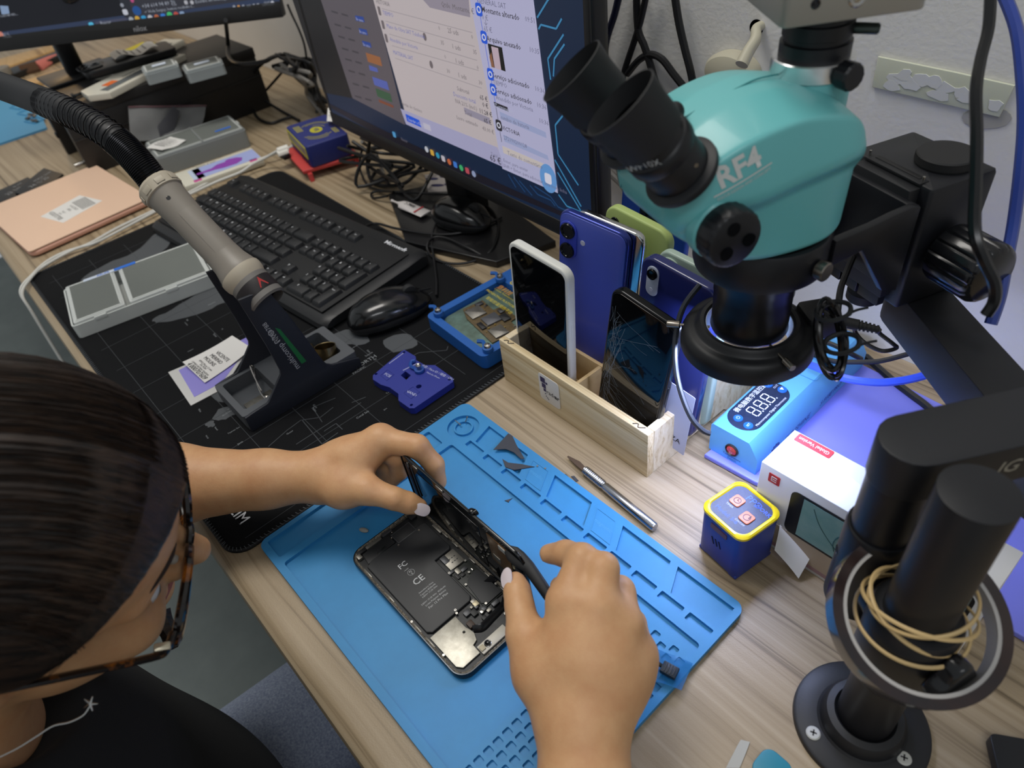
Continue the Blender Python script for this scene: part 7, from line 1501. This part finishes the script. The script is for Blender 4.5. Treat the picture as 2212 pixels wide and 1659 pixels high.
# left hand
Lm = [pd(822, 950, .618), pd(800, 958, .636), pd(778, 972, .650), pd(758, 990, .662)]          # knuckles index..little
for i, (m, r) in enumerate(zip(Lm, (.0125, .0125, .0118, .0105))): Fd.chain([LW + (m - LW) * .02 + np.array((0, 0, -.001 * i)), LW * .5 + m * .5, m], [.0180, .0165, r], .010)
LCM = pd(742, 1052, .614); LT = [pd(792, 1058, .604), pd(852, 1077, .600), pd(907, 1094, .608)]
Fd.cap(LW, LCM, .0185, .0165, .010); Fd.cap(LCM, Lm[0], .0135, .0115, .012); Fd.cap(LCM, LT[0], .0165, .0128, .009); Fd.cap(LT[0], LT[1], .0120, .0098, .005); Fd.chain([LT[1], LT[1] * .45 + LT[2] * .55, LT[2]], [.0096, .0094, .0070], .003)
Li = [Lm[0], pd(895, 968, .606) + np.array((0, .003, 0)), pd(926, 1012, .612) + np.array((0, .006, 0)), pd(938, 1050, .620) + np.array((0, .006, 0))]
Fd.chain(Li, [.0120, .0100, .0086, .0066], .004)
for m, ps in ((Lm[1], ((858, 985, .630), (862, 1018, .642), (846, 1040, .650))), (Lm[2], ((832, 1000, .648), (838, 1032, .660), (822, 1050, .664))), (Lm[3], ((806, 1015, .662), (812, 1040, .670), (800, 1056, .674)))):
    Fd.chain([m] + [pd(*p) for p in ps], [.0115, .0096, .0084, .0064], .003)
# right hand
Rm = [pd(1228, 1302, .462), pd(1292, 1312, .455), pd(1345, 1350, .457), pd(1377, 1412, .462)]
for m, r in zip(Rm, (.0150, .0150, .0140, .0125)): Fd.chain([RW, RW * .45 + m * .55, m], [.0225, .0195, r], .014)
Fd.cap(pd(1200, 1420, .462), pd(1350, 1440, .464), .017, .015, .015)
RC0 = pd(1172, 1452, .462); RT_ = [pd(1135, 1372, .474), pd(1122, 1308, .487), pd(1114, 1256, .500)]
Fd.cap(RW, RC0, .0220, .0190, .012); Fd.cap(RC0, RT_[0], .0180, .0128, .010); Fd.cap(RT_[0], RT_[1], .0122, .0102, .005); Fd.chain([RT_[1], RT_[1] * .4 + RT_[2] * .6, RT_[2]], [.0098, .0094, .0072], .003)
Fd.chain([Rm[0], pd(1258, 1208, .472), pd(1222, 1196, .490), pd(1186, 1196, .503)], [.0140, .0104, .0090, .0072], .004)
Fd.chain([Rm[1], pd(1302, 1228, .464), pd(1262, 1258, .492), pd(1208, 1266, .506)], [.0140, .0108, .0088, .0070], .003)
Fd.chain([Rm[2], pd(1338, 1278, .474), pd(1300, 1300, .500), pd(1250, 1300, .512)], [.0130, .0106, .0088, .0068], .003)
Fd.chain([Rm[3], pd(1366, 1345, .482), pd(1328, 1350, .504), pd(1282, 1345, .514)], [.0118, .0092, .0078, .0062], .003)
# head, neck, shoulders
Fd.ell(hl_(0, -.092, .044), (.0745, .0900, .085), HRM, .01)
Fd.ell(hl_(0, -.052, -.040), (.056, .045, .062), HRM, .02); Fd.cap(hl_(-.040, -.075, -.055), hl_(0, -.030, -.092), .026, .019, .015); Fd.cap(hl_(.040, -.075, -.055), hl_(0, -.030, -.092), .026, .019, .015)
for s_ in (-1, 1):
    Fd.cap(hl_(s_ * .010, -.016, .018), hl_(s_ * .045, -.030, .020), .011, .010, .010); Fd.ell(hl_(s_ * .040, -.030, -.030), (.021, .020, .022), HRM, .014); Fd.ell(hl_(s_ * .031, -.012, .0), (.015, .008, .010), HRM, .008, True)
    Fd.ell(hl_(s_ * .031, -.026, .0), (.0135, .0125, .0125), HRM, .003); Fd.ell(hl_(s_ * .078, -.105, -.008), (.007, .017, .028), HRM, .004)
Fd.cap(hl_(0, -.012, .012), hl_(0, .009, -.026), .0085, .0100, .007); Fd.cap(hl_(-.010, -.004, -.030), hl_(.010, -.004, -.030), .0085, .0085, .005)
Fd.cap(hl_(-.016, -.014, -.056), hl_(.016, -.014, -.056), .0065, .0065, .003); Fd.cap(hl_(-.013, -.016, -.064), hl_(.013, -.016, -.064), .0068, .0068, .003); Fd.ell(hl_(0, -.018, -.088), (.016, .014, .013), HRM, .01)
for s_ in (-1, 1): Fd.ell(hl_(s_ * .046, -.080, -.036), (.027, .050, .044), HRM, .014)
NB = np.array((.055, -.25, .085)); Fd.chain([hl_(0, -.115, -.045), NB], [.052, .056], .02); Fd.chain([NB + np.array((0, 0, -.03)), LS], [.055, .050], .03); Fd.chain([NB + np.array((0, 0, -.03)), RS], [.055, .050], .03)
me = Fd.mesh('body', 3); me.materials.append(sk); body = link('body', me, per, True)
def nail(tip, prev, toward, w_, l_, nm='fingernail', off=.0066):
    a = nrm(tip - prev); n = np.array(toward) - a * (np.array(toward) @ a); n = nrm(n); c = tip + n * off - a * .0005; s_ = np.cross(a, n)
    Mt = MX(((s_[0], a[0], n[0], c[0]), (s_[1], a[1], n[1], c[1]), (s_[2], a[2], n[2], c[2]), (0, 0, 0, 1)))
    b = B(); b.sheet(lambda u, v: ((u - .5) * w_ * max(.12, (1 - abs(2 * v - 1) ** 3.2)) ** .5, (v - .42) * l_, .0016 - .012 * (u - .5) ** 2 * w_ * 12 - .010 * (v - .4) ** 2 * l_ * 6), 8, 10, Mt, th=.0008); return b.done(nm, mat('nail_white', 'dccfd2', .18, coat=.4), per, world=True)
cv = np.array(CC)
nail(LT[2], LT[1], nrm(cv - LT[2]) * .9 + np.array((.15, -.2, -.1)), .0108, .0140); nail(RT_[2], RT_[1], nrm(cv - RT_[2]) * .5 + np.array((-.75, -.25, .2)), .0112, .0140)
nail(Li[3], Li[2], np.array((.3, -.6, .2)), .0095, .0115)
# --- eyes, brows, lips, hair
for s_ in (-1, 1):
    b = B(); c_ = hl_(s_ * .031, -.0245, 0); b.ell(tuple(c_), (.0118,) * 3, n=20); e_ = b.done('eye', mat('eye_white', 'd8d4d0', .2), per, world=True)
    b = B(); F_ = frz(c_, HFw * .9 - HU * .4); b.lathe([(.0001, .0122), (.0030, .0121), (.0055, .0106)], F_, 18); b.done('iris', mat('iris_brown', '3a2418', .2), e_, world=True)
    b = B(); b.tube([tuple(hl_(s_ * x, y, z)) for x, y, z in ((.012, -.0065, .023), (.024, -.0085, .029), (.038, -.016, .030), (.050, -.028, .023))], lambda t: .0034 * (1 - .5 * t), 8, flat=.6); b.done('eyebrow', mat('brow_dark', '2c211e', .8), per, world=True)
b = B(); b.tube([tuple(hl_(x, y, z)) for x, y, z in ((-.022, -.014, -.060), (-.010, -.0085, -.057), (0, -.0078, -.058), (.010, -.0085, -.057), (.022, -.014, -.060))], .0042, 8); b.done('lips', mat('lip_rose', '9c5f55', .45), per, world=True)
Fh = Field((-.10, -.27, .05), (.26, .08, .42), .0032)
Fh.ell(hl_(0, -.092, .046), (.0860, .1000, .0990), HRM, .004); Fh.cap(hl_(0, -.195, .030), hl_(0, -.225, .0), .030, .022, .02)
n1 = nrm(HFw * .75 - HU * .62 + HR * .30); Fh.cut(n1, n1 @ hl_(0, -.009, .066))
meh = Fh.mesh('hair', 3)
hm = bpy.data.materials.new('hair_brown'); hm.use_nodes = True; nt = hm.node_tree; bs = nt.nodes['Principled BSDF']; bs.inputs['Roughness'].default_value = .42; bs.inputs['Specular IOR Level'].default_value = .45
tc = nt.nodes.new('ShaderNodeTexCoord'); mp = nt.nodes.new('ShaderNodeMapping'); mp.vector_type = 'TEXTURE'
eu = MX(((HR[0], HFw[0], HU[0]), (HR[1], HFw[1], HU[1]), (HR[2], HFw[2], HU[2]))).to_euler(); mp.inputs['Rotation'].default_value = eu
m2 = nt.nodes.new('ShaderNodeMapping'); m2.inputs['Scale'].default_value = (1, .07, .25)
nz = nt.nodes.new('ShaderNodeTexNoise'); nz.inputs['Scale'].default_value = 520; nz.inputs['Detail'].default_value = 5; nz.inputs['Distortion'].default_value = .6
cr = nt.nodes.new('ShaderNodeValToRGB'); cr.color_ramp.elements[0].position = .35; cr.color_ramp.elements[0].color = lin('120e0d'); cr.color_ramp.elements[1].position = .72; cr.color_ramp.elements[1].color = lin('38291f')
bp = nt.nodes.new('ShaderNodeBump'); bp.inputs['Strength'].default_value = .6; bp.inputs['Distance'].default_value = .0015
for a, c in ((tc.outputs['Object'], mp.inputs[0]), (mp.outputs[0], m2.inputs[0]), (m2.outputs[0], nz.inputs['Vector']), (nz.outputs[0], cr.inputs[0]), (cr.outputs[0], bs.inputs['Base Color']), (nz.outputs[0], bp.inputs['Height']), (bp.outputs[0], bs.inputs['Normal'])): nt.links.new(a, c)
meh.materials.append(hm); hair = link('hair', meh, per, True)
rnd = random.Random(31); b = B()
for i in range(300):                                              # fine strands lying over the head, front to back
    x = rnd.uniform(-.98, .98); ph_ = []
    for t in np.linspace(0, 1, 9):
        a = 1.45 - 3.0 * t + .1 * x * x; xx = x * (1 - .25 * t) + .012 * math.sin(5 * t + i); s_ = math.sqrt(max(0, 1 - xx * xx)); k_ = 1.004 + .006 * math.sin(3.1 * t) * rnd.random()
        p = hl_(.0860 * xx * k_, -.092 + .100 * s_ * math.sin(a + .15) * k_, .046 + .099 * s_ * math.cos(a + .15) * k_)
        if n1 @ p - n1 @ hl_(0, -.009, .066) < .0005: ph_.append(tuple(p))
    if len(ph_) > 4: b.tube(ph_, .00025, 3, 2)
b.done('loose_strands', hm, hair, world=True, kind='stuff')
# --- shirt and jeans
Fs = Field((-.30, -.50, -.44), (.48, -.04, .22), .0055)
Fs.ell((.075, -.265, -.06), (.185, .140, .20), None, .03); Fs.ell((.070, -.250, -.22), (.175, .150, .20), None, .05); Fs.ell((.055, -.265, -.36), (.175, .155, .12), None, .05)
Fs.chain([NB + np.array((0, -.01, -.035)), LS + np.array((0, 0, -.004))], [.066, .062], .04); Fs.chain([NB + np.array((0, -.01, -.035)), RS + np.array((0, 0, -.004))], [.066, .062], .04)
Fs.chain([LS, LS * .45 + LE * .55], [.062, .062], .03); Fs.chain([RS, RS * .5 + RE * .5], [.062, .060], .03)
nn = nrm(hl_(0, -.115, -.045) - NB); Fs.ell(NB + nn * .045 + np.array((.01, .03, 0)), (.062, .062, .062), None, .01, True)
mes = Fs.mesh('shirt', 4); mes.materials.append(mat('shirt_black', '0d0e10', .9, bump=(900, .3, .0006))); link('shirt', mes, per, True)
Fj = Field((-.34, -.52, -.76), (.32, .34, -.20), .0065)
Fj.ell((.045, -.30, -.38), (.170, .150, .10), None, .03)
for hp, kn, an in (((.140, -.27, -.375), (.190, .215, -.340), (.20, .19, -.70)), ((-.035, -.28, -.375), (-.020, .215, -.345), (-.02, .19, -.70))):
    Fj.chain([hp, kn], [.098, .068], .03); Fj.chain([kn, an], [.066, .048], .02)
mej = Fj.mesh('jeans', 3); dn_ = mat('denim', '75809a', .9, var=(420, 'aab3c4'), bump=(900, .5, .001)); mej.materials.append(dn_); link('jeans', mej, per, True)
for x, y in ((.20, .20), (-.02, .20)):
    b = B(); b.slab([(a, c) for a, c in rrect(.085, .22, .04, 6, x, y + .04)], -.7395, -.685, .02, bb=.004); b.done('shoe', mat('shoe_dark', '2a2a2c', .6), per, world=True)
b = B(); b.tube([tuple(pd(u, v, d)) for u, v, d in ((344, 1322, .52), (352, 1345, .52), (366, 1368, .525), (372, 1392, .53))], lambda t: .008 * (1 - .3 * t), 8); b.done('hair_lock', hm, hair, world=True)

# --- glasses
gl = thing('glasses', 'brown tortoiseshell glasses worn by the person bent over the phone', 'glasses', T(*HM))
tort = mat('tortoiseshell', '130e0d', .15, coat=.3, var=(42, '8f5216', .54, .66))
def lens_out(s_, k=1.0): return [(s_ * .0352 + .0275 * k * math.copysign(abs(math.cos(a)) ** .8, math.cos(a)), -.004 + .0240 * k * math.copysign(abs(math.sin(a)) ** .85, math.sin(a))) for a in [2 * PI * i / 40 for i in range(40)]]
gy = lambda x: .004 - 2.2 * x * x
for s_ in (-1, 1):
    b = B(); pts = [tuple(hl_(x, gy(x), z)) for x, z in lens_out(s_)]; b.tube(pts, .0029, 8, closed=True, smooth=False); rim = b.done('rim', tort, gl, world=True)
    b = B(); q = lens_out(s_, .96); v_ = [b._v(I4, tuple(hl_(x, gy(x) - .0002, z))) for x, z in q]; b.m.faces.new(v_); b.done('lens', mat('lens_glass', 'e8efec', .02, trans=1, ior=1.02, spec=.4, alpha=.35), gl, world=True, smooth=False)
    b = B(); b.tube([tuple(hl_(s_ * x, y, z)) for x, y, z in ((.0620, -.006, .009), (.0715, -.010, .010), (.0745, -.018, .010), (.0765, -.060, .008), (.0785, -.105, .006), (.0785, -.125, -.006), (.0780, -.138, -.022))], .0024, 8, flat=1.4); tp_ = b.done('temple', tort, gl, world=True)
    b = B(); b.box((0, 0, 0), (.005, .009, .007), .0012, fr(hl_(s_ * .0700, -.012, .010), HR, HFw)); b.done('hinge', mat('hinge_steel', 'b9b09a', .3, .8), tp_, world=True)
    b = B(); b.ell(tuple(hl_(s_ * .0095, -.006, -.010)), (.0028, .0042, .0060)); b.done('nose_pad', mat('pad_clear', 'b9b4a8', .3, alpha=.8), rim, world=True)
b = B(); b.tube([tuple(hl_(x, gy(x) + y, z)) for x, y, z in ((-.0085, 0, .003), (0, .001, .0065), (.0085, 0, .003))], .0026, 8); b.done('bridge', tort, gl, world=True)
ear = thing('earring', 'small silver star-shaped earring hanging at the neck of the person', 'earring', T(*PD(195, 1520, .40)))
c_ = PD(195, 1520, .40); b = B()
for k in range(5): a = 2 * PI * k / 5; b.cyl(c_, c_ + V(RC[0]) * .0042 * math.cos(a) + V(RC[1]) * .0042 * math.sin(a), .0009, .0003, n=6)
b.done('star', mat('silver', 'c9c9c6', .25, 1), ear, world=True)
b = B(); b.tube([PD(u, v, d) for u, v, d in ((194, 1526, .40), (180, 1545, .40), (150, 1560, .40), (115, 1568, .40), (80, 1590, .40), (40, 1615, .40), (0, 1635, .40))], .0005, 5); b.done('chain', mat('silver'), ear, world=True)

# --- spudger held in the right hand
s0, s1, s2, s3 = PD(1096, 1186, .533), PD(1142, 1225, .521), PD(1205, 1315, .503), PD(1290, 1440, .484)
sp = thing('spudger', 'flat black plastic spudger held in the right hand against the lifted screen', 'pry tool', T(*s2))
b = B(); vd = (V(CC) - s1).normalized(); R = []
for p, d_, hw, ht in ((s0, s1 - s0, .0035, .0006), (s0.lerp(s1, .25), s1 - s0, .0060, .0011), (s0.lerp(s1, .55), s1 - s0, .0062, .0015), (s1, s2 - s0, .0048, .0022), (s2, s3 - s1, .0040, .0026), (s3, s3 - s2, .0042, .0026)):
    d_ = d_.normalized(); n = (vd - d_ * vd.dot(d_)).normalized(); sd_ = d_.cross(n); R.append([tuple(p + sd_ * hw * math.cos(a) + n * ht * math.sin(a)) for a in [2 * PI * i / 16 for i in range(16)]])
b.rings(R); b.done('blade_and_handle', mat('spudger_black', '141416', .55), sp, world=True)
